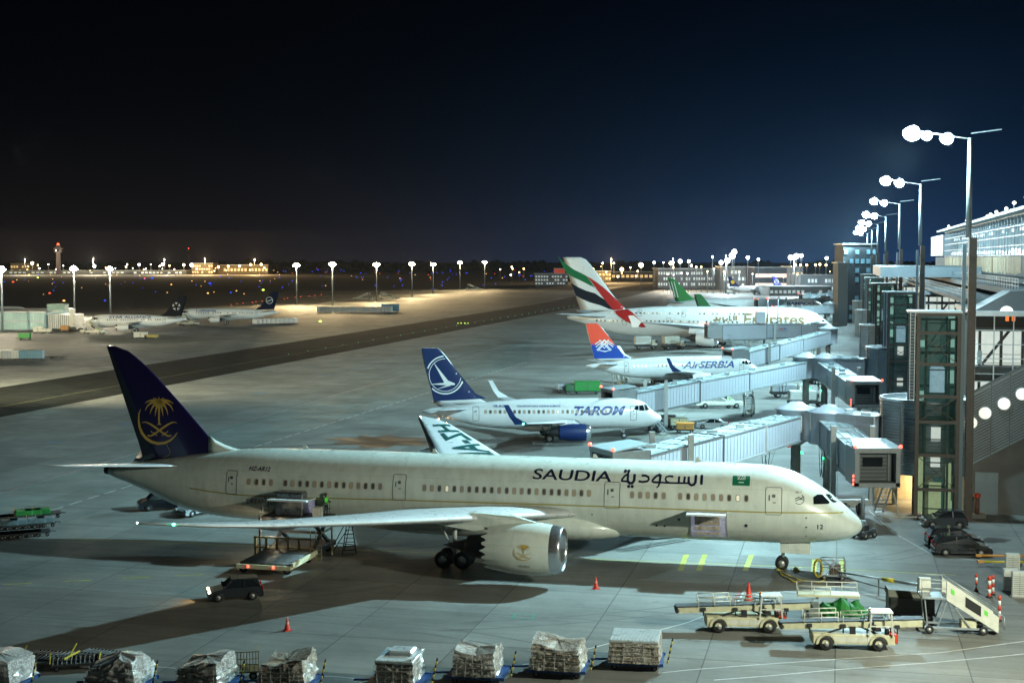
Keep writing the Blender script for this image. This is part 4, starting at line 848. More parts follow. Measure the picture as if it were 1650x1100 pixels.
# ------------------------------------------------------------------ lift towers, drums and pier blocks, one set per gate
def lift_tower(i, a):
    L = thing('lift_tower', '%s glazed lift tower with brown steel frame beside the pier masts' % NTH[i], 'lift tower', F(a, -2.45), -PSI, 'lift towers along the pier')
    H = 18.7; W = 1.75; fr = MB()
    for x in (-W, W):
        for y in (-.2, 3.2): fr.bx(x - .17, x + .17, y - .17, y + .17, 0, H)
    zs = [2.8, 5.9, 8.9, 11.2, 14.1, 16.9, H - .15]
    for z in zs:
        fr.bx(-W, W, -.36, -.2, z - .14, z + .14); fr.bx(-W, W, 3.1, 3.3, z - .14, z + .14)
        for x in (-W, W): fr.bx(x - .1, x + .1, -.2, 3.2, z - .1, z + .1)
    fr.build('steel_frame', STEEL, L)
    br = MB(); z0 = .1
    for k, z in enumerate(zs):
        if k % 2: br.bar((-W, -.24, z0), (W, -.24, z), .07); br.bar((W, -.27, z0), (-W, -.27, z), .07)
        z0 = z
    br.build('cross_bracing', STEEL, L)
    gls = MB(); gls.bx(-W + .05, W - .05, -.12, -.09, .2, H - .3); gls.bx(-W - .02, -W + .01, -.1, 3.1, .2, H - .3); gls.build('glazing', PANE, L)
    sh = MB()
    for x in (-.9, .9): sh.bx(x - .06, x + .06, 2.7, 2.8, 0, H - .5)
    for k in range(6): sh.bx(-1.6, 1.6, 1.5, 2.9, k * 3.05 + 2.7, k * 3.05 + 2.85)
    for k in range(6): sh.bar((-.9, 2.75, k * 3.05), (.9, 2.75, k * 3.05 + 2.7), .07)
    for x in (-1.0, 1.0):
        for y in (.5, 1.5): sh.bx(x - .07, x + .07, y - .07, y + .07, 0, H - .6)
    for k in range(9): sh.bx(-1.05, 1.05, .45, .55, k * 2.1 + .9, k * 2.1 + 1.0)
    sh.build('lift_shaft', mat('lift_shaft_green_grey', (.07, .10, .09), .6, noise=.3), L)
    bg_ = MB(); bg_.bx(-1.62, 1.62, 3.0, 3.04, .2, H - .4); bg_.build('back_glazing', mat('tower_back_glass', (.04, .10, .09), .3, emit=(.20, .48, .42), es=.16, noise=.9, nscale=.9), L)
    gp_ = MB(); rr_ = random.Random(i + 40)
    for k in range(11):
        z = .6 + k * 1.65
        if rr_.random() < .8: gp_.bx(-1.6, -1.02, 2.9, 2.95, z, z + rr_.uniform(.5, 1.3))
        if rr_.random() < .8: gp_.bx(1.02, 1.6, 2.9, 2.95, z, z + rr_.uniform(.5, 1.3))
    gp_.build('lit_back_panel', mat('tower_glass_glow', (.1, .2, .18), .4, emit=(.34, .68, .56), es=.9, noise=.7, nscale=1.2), L)
    cb = MB(); z = 12.6; cb.cbox((0, 1.0, z), (1.25, .9, 2.4), .12); c = cb.build('lift_car', mat('lift_car_glass', (.4, .5, .5), .3, emit=(.35, .6, .72), es=.8, noise=.5), L)
    wn = MB(); 
    for zz in (4.6, 7.0) if i == 0 else (5.0, 9.6): wn.bx(-.42, .42, 1.53, 1.58, zz, zz + 1.25)
    for zz in (10.0, 16.3): wn.bx(-1.5, -.5, 3.02, 3.06, zz, zz + .9); wn.bx(-.3, 1.4, 3.02, 3.06, zz, zz + .9)
    wn.bx(-1.5, -1.0, 3.02, 3.06, 6.4, 7.8); wn.bx(1.0, 1.5, 3.02, 3.06, 13.5, 15.0)
    wn.build('landing_window', LITW, L)
    if i == 0:
        lb = MB(); lb.bx(-1.5, -.9, 1.5, 1.56, .4, 5.6); lb.bx(.9, 1.4, 1.5, 1.56, .4, 5.0); lb.bx(-.55, .55, 1.5, 1.56, .3, 3.2); lb.bx(-.7, -.1, 1.45, 1.5, 5.5, 5.8); lb.build('lobby_light', mat('lobby_lit_green', (.3, .35, .2), .6, emit=(.75, .95, .5), es=.5, noise=.7, nscale=2.), L)
    ld = MB()
    for x in (-2.45, -2.05): ld.bx(x - .04, x + .04, -.1, 0, 10.8, H)
    for k in range(27): ld.bx(-2.45, -2.05, -.08, -.03, 10.9 + k * .29, 10.94 + k * .29)
    ld.build('ladder', GALV, L); ld = MB(); ld.bx(-2.62, -1.95, .1, .16, 10.8, H); ld.build('ladder_backing', mat('deep_blue_backing', (.02, .05, .09), .5), L)
    tp = MB(); tp.bx(-2.7, 2.0, -.5, 3.5, H, H + .16); tp.build('roof', GALV, L)
    return L
def drum(i, a):
    L = thing('corrugated_drum', '%s round corrugated metal stair drum raised beside a lift tower' % NTH[i], 'stair drum', F(a + 6.2, -3.0), -PSI, 'corrugated stair drums')
    prof = [(3.6, 4.2)]; z = 3.6
    while z < 10.3: prof += [(z + .07, 4.30), (z + .14, 4.30), (z + .21, 4.2), (z + .28, 4.2)]; z += .28
    d = MB(); d.rev((0, 0, 0), (0, 0, 1), prof, 44, cap=True); d.build('drum_wall', CLAD, L)
    rf = MB(); rf.rev((0, 0, 10.3), (0, 0, 1), [(0, 4.38), (.25, 4.38), (.26, 4.1), (.1, 4.0), (.12, .05)], 44); rf.build('drum_roof', GALV, L)
    sm = MB()
    for t in (200, 235, 262, 300): sm.bx(4.33 * math.cos(R(t)) - .04, 4.33 * math.cos(R(t)) + .04, 4.33 * math.sin(R(t)) - .04, 4.33 * math.sin(R(t)) + .04, 3.6, 10.4)
    sm.build('seam', GALD, L)
    p = MB(); p.bx(-.3, .35, -4.4, -3.9, 0, 3.7); p.bx(3.2, 3.7, -1, -.5, 0, 3.7); p.bx(-3.0, -2.5, 1.5, 2, 0, 3.7); p.build('pillar', mat('beige_pillar', (.42, .38, .3), .7, noise=.2), L)
    return L
def bx_b(mb, b0, b1, a0, a1, z0, z1): return mb.bx(b0, b1, a0, a1, z0, z1)
def block(i, a, first):
    L = thing('pier_block', ['pier building end wall with sloping louvred band and round windows, right edge', 'second glazed pier cross block behind the first, lit rooms inside', 'third glazed pier cross block, partly behind the lift towers', 'fourth glazed pier cross block in the distance', 'fifth glazed pier cross block, smallest in the row'][i], 'terminal building', F(a + 4, 0), -PSI)
    P = lambda u, v: fpix(u, v, 4)
    B1 = 34.; b0 = .9
    body = MB(); body.bx(b0 + .3, B1, 3.0, 22, 0, 18.0); body.bx(b0 + .2, B1, .5, 3.2, 0, 3.2); body.build('wall', CONW, L)
    rf = MB(); rf.bx(b0, B1 + .5, -.35, 22.4, 18.3, 18.75); rf.build('roof', GALV, L)
    # lit floors behind the glass
    it = MB(); it.bx(b0 + .35, B1, 2.85, 2.95, 10.2, 17.9); it.build('lit_interior', LITW, L)
    fl = MB()
    for z in (9.2, 12.9, 16.9): fl.bx(b0 + .2, B1, .3, 2.9, z, z + (.75 if z > 12 and z < 16 else .35))
    for k in range(18): fl.bx(b0 + .6 + k * 1.9, b0 + .85 + k * 1.9, 1.9, 2.2, 9, 18)
    for k in range(9): fl.bar((b0 + 1 + 3.8 * k, 2.5, 9.6), (b0 + 3.4 + 3.8 * k, 2.5, 12.9), .25); fl.bar((b0 + 1 + 3.8 * k, 2.5, 13.7), (b0 + 3.4 + 3.8 * k, 2.5, 16.9), .25)
    fl.build('floor_slab', GALD, L)
    rl = MB()
    for z in (10.2, 10.6, 11., 13.9, 14.3, 14.7): rl.bx(b0 + .4, B1, 1.2, 1.25, z, z + .05)
    for k in range(16): rl.bx(b0 + .5 + k * 2.1, b0 + 1.6 + k * 2.1, 2.2, 2.3, 10.1, 10.1 + random.uniform(.5, 2.2)) if k % 2 else rl.bx(b0 + .5 + k * 2.1, b0 + .9 + k * 2.1, 1.6, 1.8, 13.8, 14.1 + random.uniform(.5, 1.4))
    rl.build('gallery_rail', SLAB, L)
    gm = MB()
    nb = 13
    for k in range(nb + 1): bb = b0 + .1 + k * 1.68; gm.bx(bb - .06, bb + .06, -.05, .1, 9., 18.4)
    for z in (9.4, 10.9, 12.3, 13.0, 14.4, 15.7, 17.0): gm.bx(b0, B1, -.04, .06, z - .035, z + .035)
    gm.build('mullions', GALV, L)
    gg = MB(); gg.bx(b0, B1, .12, .14, 9, 18.3); gg.build('glazing', mat('clear_facade_glass', (.03, .05, .05), .06, alpha=.16, spec=.9), L)
    if first:
        bot = [P(1561, 750), P(1650, 705)]; top = [P(1562, 634), P(1650, 588)]
        sb = (bot[1][1] - bot[0][1]) / (bot[1][0] - bot[0][0]); stp = (top[1][1] - top[0][1]) / (top[1][0] - top[0][0])
        zb = lambda b: bot[0][1] + sb * (b - bot[0][0]); zt = lambda b: top[0][1] + stp * (b - top[0][0])
        w = MB(); e = 7.2
        w.prism([(b0, 0), (b0 + e, 0), (b0 + e, zb(b0 + e)), (b0, zb(b0))], 'y', .2, .5); w.bx(b0 + e, B1, .2, .5, 0, 9.2); w.build('concrete_wall', CONW, L)
        w = MB(); w.prism([(b0, zb(b0)), (b0 + e, zb(b0 + e)), (b0 + e, zt(b0 + e)), (b0, zt(b0))], 'y', -.2, .2)
        w.build('louvred_band', CLAD, L)
        lv = MB(); z = zb(b0) + .05
        b_ = b0
        seams = [b0 + .02 + 1.62 * k for k in range(5)]
        for k in range(4):
            x0, x1 = seams[k] + .06, seams[k + 1] - .06; n = int((zt((x0 + x1) / 2) - zb((x0 + x1) / 2)) / .27)
            for j in range(1, n): lv.bar((x0, -.24, zb(x0) + j * .27), (x1, -.24, zb(x1) + j * .27), .07, .13)
        for x in seams: lv.bar((x, -.26, zb(x)), (x, -.26, zt(x)), .06)
        lv.bar((b0, -.24, zt(b0)), (b0 + e, -.24, zt(b0 + e)), .16, .22); lv.build('louvre', GALD, L)
        for u, v in ((1564, 680), (1586.5, 664.5), (1617, 649.5), (1646, 634)):
            x, z = P(u, v); r_ = MB(); r_.cyl((x, -.22, z), (x, -.42, z), .62, n=28); o = r_.build('round_window', GALV, L); q = MB(); q.cyl((x, -.43, z), (x, -.46, z), .53, n=28); q.build('pane', mat('round_window_glow', (1, 1, 1), .3, emit=(1, .96, .80), es=.85, noise=.35, nscale=3), o)
        s = MB(); pts = [P(1566, 504), P(1630, 469.5), P(1660, 468), P(1700, 468), P(1700, 504)]; s.prism([(p[0], p[1]) for p in pts], 'y', .8, 7.); s.build('sloping_roof_gable', ROOFM, L)
        x, z = P(1623.5, 500.5); q = MB(); q.add([(x + .6 * math.cos(R(t)), .74, z - .2 + .6 * math.sin(R(t))) for t in range(0, 181, 10)], [tuple(range(19))]); q.build('half_round_window', M['round_window_glow'], L)
        d = MB(); d.bx(b0 + .35, b0 + 2.4, .05, .2, 0, 3.9); d.build('service_door', CLAD, L)
        v = MB(); x, z = P(1588, 809); v.bx(x - .35, x + .35, .1, .22, z - .35, z + .35); v.build('vent_grille', mat('vent_ochre', (.2, .16, .09), .6), L)
        n_ = MB(); x, z = P(1630, 513); n_.bx(x - .5, x - .2, .25, .28, z - .25, z + .2); n_.bx(x + .05, x + .35, .25, .28, z - .25, z + .2); n_.build('orange_sign_light', mat('orange_neon', (1, .3, .05), .4, emit=(1, .22, .03), es=1.4), L)
        dk = MB(); dk.bx(b0 + .2, B1, .3, 2.8, 17.25, 18.25); dk.bx(b0 + .2, B1, .3, 2.8, 12.3, 12.95); dk.build('dark_fascia', mat('dark_fascia', (.02, .018, .015), .5), L)
    else:
        w = MB(); w.bx(b0, B1, .2, .5, 0, 9.2); w.build('concrete_wall', CLAD, L)
    return L
for i, a in enumerate(AS[:5]):
    lift_tower(i, a); drum(i, a); block(i, a, i == 0)
# upper hall of the terminal, far above the pier
def upper_hall():
    L = thing('upper_hall', 'long glass-fronted upper hall of the terminal with thin curved roof edge, top right', 'terminal building', F(0, 0), -PSI)
    a0, a1, b = 4, 176, 10.; z0, z1 = 24.0, 28.9
    w = MB(); w.bx(b + 5, b + 40, a0, a1, 0, 28.6); w.build('inner_wall', mat('hall_inner_wall', (.10, .12, .13), .7, noise=.4), L)
    g = MB(); g.bx(b, b + .04, a0, a1, z0, z1); g.build('glazing', mat('hall_glass', (.05, .1, .12), .05, alpha=.30, spec=.9), L)
    m = MB(); k = 0
    a = a0
    while a < a1:
        m.bx(b - .1, b + .02, a - .06, a + .06, z0, z1); a += 3.6
    for z in (z0, 25.2, 26.4, 27.6, z1): m.bx(b - .06, b + .04, a0, a1, z - .05, z + .05)
    m.build('mullions', GALV, L)
    li = MB(); 
    a = a0 + .5
    while a < a1 - 2:
        w_ = random.uniform(.15, .9)
        if random.random() < .75: zz = random.uniform(z0, z0 + 1.5); li.bx(b + 2.2 + random.random(), b + 2.4 + 1, a, a + w_, zz, min(z1 - .3, zz + random.uniform(1.2, 4.2)))
        a += w_ + random.uniform(.3, 1.6)
    li.build('lit_fitting', LITC, L)
    l2 = MB(); a = a0
    while a < a1 - 3:
        if random.random() < .72: l2.bx(b + 1.2, b + 1.6, a, a + random.uniform(.8, 3.0), z0 + .3, z0 + .55 + random.random() * .45)
        if random.random() < .25: l2.bx(b + 1.5, b + 1.8, a, a + random.uniform(.4, 1.6), 27.2, 27.6)
        a += 3
    l2.build('strip_light', WLIT, L)
    bk = MB(); bk.bx(b + 4.5, b + 4.7, a0, a1, z0, z1); bk.build('lit_back_wall', mat('hall_back_wall_lit', (.2, .3, .34), .6, emit=(.26, .60, .78), es=.38, noise=.7, nscale=.25), L)
    r = MB(); r.loft([[(b - 1.6, a0, z1 + .1), (b + 41, a0, z1 + 1.5), (b + 41, a0, z1 + 1.9), (b - 1.6, a0, z1 + .45)], [(b - 1.6, a1 + 1, z1 + .1), (b + 41, a1 + 1, z1 + 1.5), (b + 41, a1 + 1, z1 + 1.9), (b - 1.6, a1 + 1, z1 + .45)]]); r.build('roof', mat('pale_roof_edge', (.42, .46, .45), .5, noise=.15), L)
    f = MB(); a = a0
    f.bx(b + .1, b + .5, a0, a1 + 30, 21.4, 23.9); f.bx(b - 1, b + .4, a0, a1 + 30, 20.7, 21.2); f.build('fascia', mat('beige_fascia', (.13, .13, .12), .7, noise=.2), L)
    c = MB(); a = 48.
    while a < 175: c.bx(b + .02, b + .1, a, a + random.uniform(.5, 1.1), 21.5 + random.random() * .3, 23.8); a += 1.25
    c.build('curtain', WARML, L)
    e = MB(); e.bx(b - .3, b + 20, a1 + 1, a1 + 40, 24.2, 28.6)
    for k in range(9): e.bx(b - .42, b - .3, a1 + 1, a1 + 40, 24.4 + k * .5, 24.55 + k * .5)
    e.build('louvred_end', CLAD, L)
    for aa in (20, 34, 50, 56, 70, 84, 96, 104, 132, 175):
        p = MB(); x = b - 1.2 + random.random() * 3; p.cyl((x, aa, z1 + .3), (x, aa, z1 + 1.2), .05, n=6); p.build('lamp_post', GALV, L); q = MB(); q.rev((x, aa, z1 + 1.2), (0, 0, 1), [(0, .05), (.12, .22), (.3, .22), (.42, .05)], 10); q.build('roof_lamp', mat('roof_lamp_glow', (1, 1, 1), .3, emit=(1, .92, .72), es=4.), L)
    return L
upper_hall()
def deck():
    L = thing('roof_terrace', 'stepped roof terraces with thin rails running along the pier', 'roof terrace', F(0, 0), -PSI)
    s = MB(); s.bx(1.5, 10.5, 26, 390, 18.9, 19.3); s.bx(5.5, 10.4, 8, 300, 19.9, 20.5); s.bx(8.0, 40, 26, 400, 0, 18.9); s.build('terrace_slab', mat('terrace_slab_grey', (.12, .135, .135), .6, noise=.2), L)
    r = MB()
    for b, z in ((1.6, 19.3), (5.6, 20.5)):
        for h in (.4, .75, 1.1): r.bar((b, 12, z + h), (b, 390, z + h), .05)
        a = 12
        while a < 390: r.bx(b - .03, b + .03, a - .03, a + .03, z, z + 1.1); a += 2.4
    r.build('railing', GALV, L)
    d = MB(); d.bx(-5, 10, 96, 150, 20.7, 22.3); d.build('canopy_roof', mat('white_canopy', (.20, .24, .26), .5, noise=.1), L)
    fc = MB(); fc.bx(7.9, 8.0, 26, 400, 3, 18.8); fc.build('pier_glazing', mat('pier_dark_glass', (.02, .035, .035), .1, spec=.9), L)
    m = MB()
    for k in range(100): m.bx(7.75, 7.9, 28 + 3.7 * k, 28.15 + 3.7 * k, 3, 18.8)
    for z in (6, 9, 12, 15, 18): m.bx(7.78, 7.9, 26, 400, z, z + .12)
    m.build('mullions', GALV, L)
    w = MB()
    for k in range(100):
        for z in (3.3, 6.3, 9.3, 12.3, 15.3):
            if random.random() < .35: w.bx(7.84, 7.89, 28.4 + 3.7 * k, 31.4 + 3.7 * k, z, z + 2.4)
    w.build('lit_windows', LITW, L)
deck()
# warm light from the open service bay under the drum
bay = light('AREA', None, F(9.5, -2.6, 3.3), 900, (1, .72, .35), 3.0)
bay.name = 'service_bay_light'
sp = struct('service_bay_back_wall', MB().bx(-7.5, 3.5, 11.2, 11.5, 0, 3.6), mat('bay_wall', (.5, .45, .33), .7, noise=.2)); sp.location = F(0, 0); sp.rotation_euler = (0, 0, -PSI)
tag(sp, 'ochre back wall of the lit service bay under the stair drum', 'wall')
if 'kind' in sp: del sp['kind']
# ------------------------------------------------------------------ passenger bridges
TUN = mat('bridge_white_panel', (.34, .36, .40), .38, .1, noise=.06, nscale=.5); TUNR = mat('bridge_roof_sheet', (.36, .43, .45), .4, .2, noise=.15, nscale=.7); RUBB = mat('black_rubber', (.015, .015, .016), .7); BUFF = mat('cab_grey', (.20, .21, .215), .5, .2, noise=.2)
def tunnel_piece(root, p0, p1, w, h, over=0):
    d = (p1 - p0); d2 = Vector((d.x, d.y, 0)).normalized(); n = Vector((-d2.y, d2.x, 0)); up = Vector((0, 0, 1)); L = d.length
    mb = MB()
    def P(t, s, z): return p0 + d * t + n * s + up * z
    mb.loft([[P(t, -w / 2, 0), P(t, -w / 2, h), P(t, w / 2, h), P(t, w / 2, 0)] for t in (0, 1)])
    o = mb.build('tunnel_section', TUN, root)
    r = MB(); k = int(L / .62)
    for s in (-1, 1):
        r = MB()
        for i in range(k + 1): t = i / max(1, k); r.bar(P(t, s * (w / 2 + .012), .12), P(t, s * (w / 2 + .012), h - .12), .03, .018)
        r.build('panel_rib', TUN, o)
    e = MB()
    for s in (-1, 1):
        e.bar(P(0, s * (w / 2 + .03), .02), P(1, s * (w / 2 + .03), .02), .12, .24); e.bar(P(0, s * (w / 2 + .02), h), P(1, s * (w / 2 + .02), h), .10, .14)
        for t in (0, 1): e.bar(P(t, s * (w / 2 + .04), -.1), P(t, s * (w / 2 + .04), h + .08), .14, .14)
    e.bar(P(0, -w / 2, h + .04), P(0, w / 2, h + .04), .16, .14); e.bar(P(1, -w / 2, h + .04), P(1, w / 2, h + .04), .16, .14)
    e.build('edge_rail', GALD if h > 2.85 else GALV, o)
    rf = MB(); rf.add([P(0, -w / 2 + .05, h + .012), P(0, w / 2 - .05, h + .012), P(1, w / 2 - .05, h + .012), P(1, -w / 2 + .05, h + .012)], [(0, 1, 2, 3)])
    for s in (-.3, .05, .34): rf.bar(P(0, s * w, h + .06), P(1, s * w, h + .06), .05)
    for i in range(int(L / 2.6)): t = (i + .5) * 2.6 / L; rf.bar(P(t, -w / 2 + .1, h + .05), P(t, w / 2 - .1, h + .05), .06); 
    if L > 5: rf.box(P(.3, .2, h + .2), (.7, .5, .35)); rf.box(P(.72, -.5, h + .16), (.9, .35, .26))
    rf.build('roof_fittings', TUNR, o)
    return o
def cab(root, p, ang, w=3.9, h=3.2, dpt=3.2, lit=True, shut=True):
    """opening faces local -y turned by ang"""
    m = Matrix.Translation(p) @ Matrix.Rotation(ang, 4, 'Z')
    b = MB(); b.bx(-w / 2, w / 2, 0.5, dpt, 0, .25); b.bx(-w / 2, w / 2, .5, dpt, h - .2, h); b.bx(-w / 2, -w / 2 + .15, .5, dpt, .25, h - .2); b.bx(w / 2 - .15, w / 2, .5, dpt, .25, h - .2); b.bx(-w / 2, w / 2, dpt - .1, dpt, .25, h - .2); b.xf(m)
    c = b.build('cab', BUFF, root)
    f = MB()
    for x in (-w / 2, w / 2 - .35): f.bx(x, x + .35, -.3, .5, -.05, h - .1)
    f.bx(-w / 2, w / 2, -.3, .5, -.15, .25); f.bx(-w / 2 - .05, w / 2 + .05, -.35, .5, h - .35, h + .02); f.xf(m); f.build('bellows', RUBB if not shut else BUFF, c)
    r = MB(); r.loft([[(-w / 2 - .1, -.35, h + .02), (w / 2 + .1, -.35, h + .02), (w / 2 - .4, dpt, h + .35), (-w / 2 + .4, dpt, h + .35)], [(-w / 2 - .1, -.35, h + .1), (w / 2 + .1, -.35, h + .1), (w / 2 - .4, dpt, h + .5), (-w / 2 + .4, dpt, h + .5)]]); r.xf(m); r.build('cab_roof', TUNR, c)
    s = MB(); s.bx(-w / 2 + .5, w / 2 - .5, .75, .8, .3, h - .4); s.xf(m); s.build('shutter', mat('cab_inner_dark', (.05, .055, .055), .5, .3), c)
    s = MB()
    for k in range(7): s.bx(-w / 2 + .7, w / 2 - .95, .66, .74, .4 + k * .34, .47 + k * .34)
    s.bx(-w / 2 + .55, -w / 2 + .68, .6, .74, .3, h - .4); s.bx(w / 2 - .85, w / 2 - .7, .6, .74, .3, h - .4); s.xf(m); s.build('shutter_rails', GALD, c)
    s = MB(); s.bx(-w / 2 + .9, w / 2 - 1.3, .60, .65, 1.55, 2.35); s.xf(m); s.build('cab_window', GLASSB, c)
    for x in (-w / 2, w / 2):
        q = m @ Vector((x, -.3, h + .12)); beacon(c, q, REDL, .15)
    for z in (.15, .5, .85): 
        q = m @ Vector((-w / 2 - .12, -.2, z)); k = MB(); k.box(q, (.10, .10, .22)); k.build('guide_light', mat('red_guide_light', (1, .1, .05), .3, emit=(1, .10, .06), es=5.), c)
    return c
def jet_bridge(label, Rp, Cp, zr, zc, cang, split=(.42, .72), hs=(2.4, 2.65, 2.9), ws=(2.6, 2.85, 3.1), post=.66, posts=True, rot=True, cabk={}, sig=None):
    root = thing('jet_bridge', label, 'jet bridge', (Rp[0], Rp[1], 0), 0, 'passenger bridges at the pier')
    q = lambda v: Vector(v) - Vector((Rp[0], Rp[1], 0))
    A = Vector((Rp[0], Rp[1], zr)); B = Vector((Cp[0], Cp[1], zc)); d = B - A
    d2 = Vector((d.x, d.y, 0)).normalized(); n = Vector((-d2.y, d2.x, 0))
    if rot:
        m = MB(); m.rev((0, 0, zr - .15), (0, 0, 1), [(0, 1.95), (3.0, 1.95), (3.05, 2.15), (3.15, 2.15), (3.5, .9), (3.75, .6), (3.8, .02)], 20); m.build('rotunda', TUN, root)
        c = MB(); c.cyl((0, 0, 0), (0, 0, zr - .1), .5, .5, 18); c.cyl((0, 0, 0), (0, 0, .25), .95, .95, 18); c.cyl((0, 0, zr - .7), (0, 0, zr - .12), .5, 1.3, 18); c.build('rotunda_column', mat('column_grey', (.30, .31, .30), .5, noise=.25), root)
    t0 = 1.7 / d.length if rot else 0; cuts = [t0, split[0], split[1], 1.]
    for i in range(3):
        a = A + d * (cuts[i] - (.03 if i else 0)); b = A + d * cuts[i + 1]; k = Vector((0, 0, -(hs[i] - hs[0]) / 2))
        tunnel_piece(root, q(a + k), q(b + k), ws[i], hs[i])
    if posts:
        g = MB(); pc = q(A + d * post)
        for s in (-1, 1):
            p = pc + n * s * (ws[2] / 2 + .35); g.bx(p.x - .24, p.x + .24, p.y - .2, p.y + .2, 1.2, pc.z + 3.6)
            g.bar(p + Vector((0, 0, 1.3 - p.z)), p + Vector((0, 0, 1.3 - p.z)) + d2 * .1, .5)
        a_, b_ = pc + n * (ws[2] / 2 + .35), pc - n * (ws[2] / 2 + .35); g.bar(a_ + Vector((0, 0, -.35)), b_ + Vector((0, 0, -.35)), .4); g.bar(Vector((a_.x, a_.y, 1.2)), Vector((b_.x, b_.y, 1.2)), .5)
        g.bar(Vector((pc.x, pc.y, 1.2)), Vector((pc.x, pc.y, .7)), .5); lf = g.build('lift_column', mat('lift_post_grey', (.33, .34, .33), .45, .3, noise=.2), root)
        for s in (-1, 1): wheel(lf, (pc.x + n.x * s * .7, pc.y + n.y * s * .7, .62), .62, .42, n)
    c = cab(root, q(B) - Matrix.Rotation(cang, 3, 'Z') @ Vector((0, 2.7, 0)), cang, **cabk)
    # stair down from the cab, hanging cables
    s = MB(); sb = q(B) + n * 2.4 - d2 * 1.5
    if sb.y > 0 or True:
        e_ = sb - d2 * 3.4; e_.z = .3
        for o_ in (-.4, .4): s.bar(sb + n * o_, Vector((e_.x, e_.y, .3)) + n * o_, .08, .2)
        for k in range(11): p = sb + (e_ - sb) * (k / 10); s.bar(p - n * .4, p + n * .4, .22, .05)
        for o_ in (-.42, .42): s.bar(sb + n * o_ + Vector((0, 0, 1)), e_ + n * o_ + Vector((0, 0, 1)), .05)
    s.build('service_stair', GALV, root)
    w = MB()
    for o_ in (.12, .5):
        p = q(A + d * (t0 + .02)) + n * (-ws[0] / 2 - .2) + d2 * o_ * 2; pts = [p + Vector((d2.x * 1.3 * k / 8, d2.y * 1.3 * k / 8, -2.6 * math.sin(math.pi * k / 8) - .1)) for k in range(9)]; w.tube(pts, .035, 5)
    w.build('cable_loop', RUBB, root)
    if sig: beacon(root, sig, GRNL, .14)
    return root
def link_box(label, a, b, w=3.0, h=2.7, z=7.1):
    a, b = Vector(a), Vector(b); root = thing('link_corridor', label, 'link corridor', (a.x, a.y, 0))
    q0 = Vector((0, 0, z)); q1 = Vector((b.x - a.x, b.y - a.y, z)); tunnel_piece(root, q0, q1, w, h); return root
# gate one
def at(u, D): return Vector(((u - 825) / FPX * D, D, 0))
G1A = at(1285, 140); C1A = at(1022, 115.2)
jet_bridge('white bridge with two red lamps docked behind the cream jet, nearest of the row', G1A, C1A, 5.75, 4.9, R(-65), (.34, .62), post=.80, sig=(.6, -.1, 4.2))
G1B = at(1338, 137.5); C1B = at(1404, 124)
jet_bridge('nearest retracted bridge whose shuttered cab faces the viewer', G1B, C1B, 5.7, 4.0, R(0), (.4, .7), post=.62, hs=(2.4, 2.6, 2.75), ws=(2.6, 2.75, 2.9), sig=(-.55, -.2, 4.0))
link_box('nearest corridor box joining the bridge hinge to the stair drum', at(1345, 137.5), F(6.2, -7.0), 3, 2.65, 6.0)
link_box('short corridor between the two nearest bridge hinges', at(1296, 140), at(1326, 138), 3., 2.6, 5.9)
G2A = at(1300, 214); C2A = at(1012, 187.5)
jet_bridge('long sloping white bridge docked at the small jet with the blue tail', G2A, C2A, 5.75, 3.1, R(-70), (.42, .70), post=.86, sig=(.6, -.5, 3.9))
G2B = at(1330, 213); C2B = at(1390, 187)
jet_bridge('second retracted bridge with dark cab and four red lamps facing the viewer', G2B, C2B, 5.7, 4.3, R(0), (.4, .7), post=.62, hs=(2.4, 2.6, 2.75), ws=(2.6, 2.75, 2.9), sig=(-.55, -.2, 3.6))
link_box('second corridor box joining the bridge hinges to the pier', at(1335, 214), F(79 + 6.2, -7.0), 3, 2.65, 6.0)
G3A = at(1335, 292); C3A = at(1196, 262)
jet_bridge('white bridge sloping down to the jet with the red and blue tail', G3A, C3A, 6.3, 3.6, R(-70), (.42, .70), post=.8)
G4A = at(1320, 345); C4A = at(1158, 334)
jet_bridge('large boxy white bridge level in front of the double-deck giant', G4A, C4A, 4.9, 4.9, R(-85), (.25, .6), hs=(2.6, 3.2, 3.6), ws=(3, 3.4, 3.8), post=.5)
g5 = thing('bridge_lift_housing', 'white lift housing with two thin antenna poles standing on the boxy bridge', 'lift housing', (*at(1225, 336)[:2], 8.4)); _m = MB(); _m.cbox((0, 0, 1.3), (2.2, 2.2, 2.6), .1); _m.build('housing', TUN, g5); _m = MB(); _m.cyl((1.8, 0, 0), (1.8, 0, 5.6), .12, n=8); _m.cyl((4.2, 0, 0), (4.2, 0, 5.6), .12, n=8); _m.build('pole', GALV, g5)
for _x in (-.8, 1.8): beacon(g5, (_x, 0, 2.7 if _x < 0 else 5.6), REDL, .22)
_root = [o for o in bpy.data.objects if o.get('label') == 'large boxy white bridge level in front of the double-deck giant'][0]
_d = (C4A - G4A).normalized(); _n = Vector((-_d.y, _d.x, 0)); _n = _n if _n.y < 0 else -_n
def _q(t, h): p = Vector((0, 0, 4.9)) + (C4A - G4A) * t + _n * 1.93 + Vector((0, 0, h)); return p
for _nm, _a, _m in (('logo_red_stroke', [(.40, 1.9), (.43, 2.1), (.46, 1.95), (.43, 1.85)], mat('logo_red', (.55, .03, .02), .5)), ('logo_blue_stroke', [(.37, 1.9), (.40, 2.15), (.41, 2.0), (.385, 1.8)], mat('logo_blue', (.02, .08, .4), .5)), ('logo_line', [(.36, 1.55), (.47, 1.55), (.47, 1.42), (.36, 1.42)], mat('logo_grey', (.2, .2, .22), .5))):
    _x = MB(); _x.add([_q(*p) for p in _a], [(0, 1, 2, 3)]); _x.build(_nm, _m, _root)
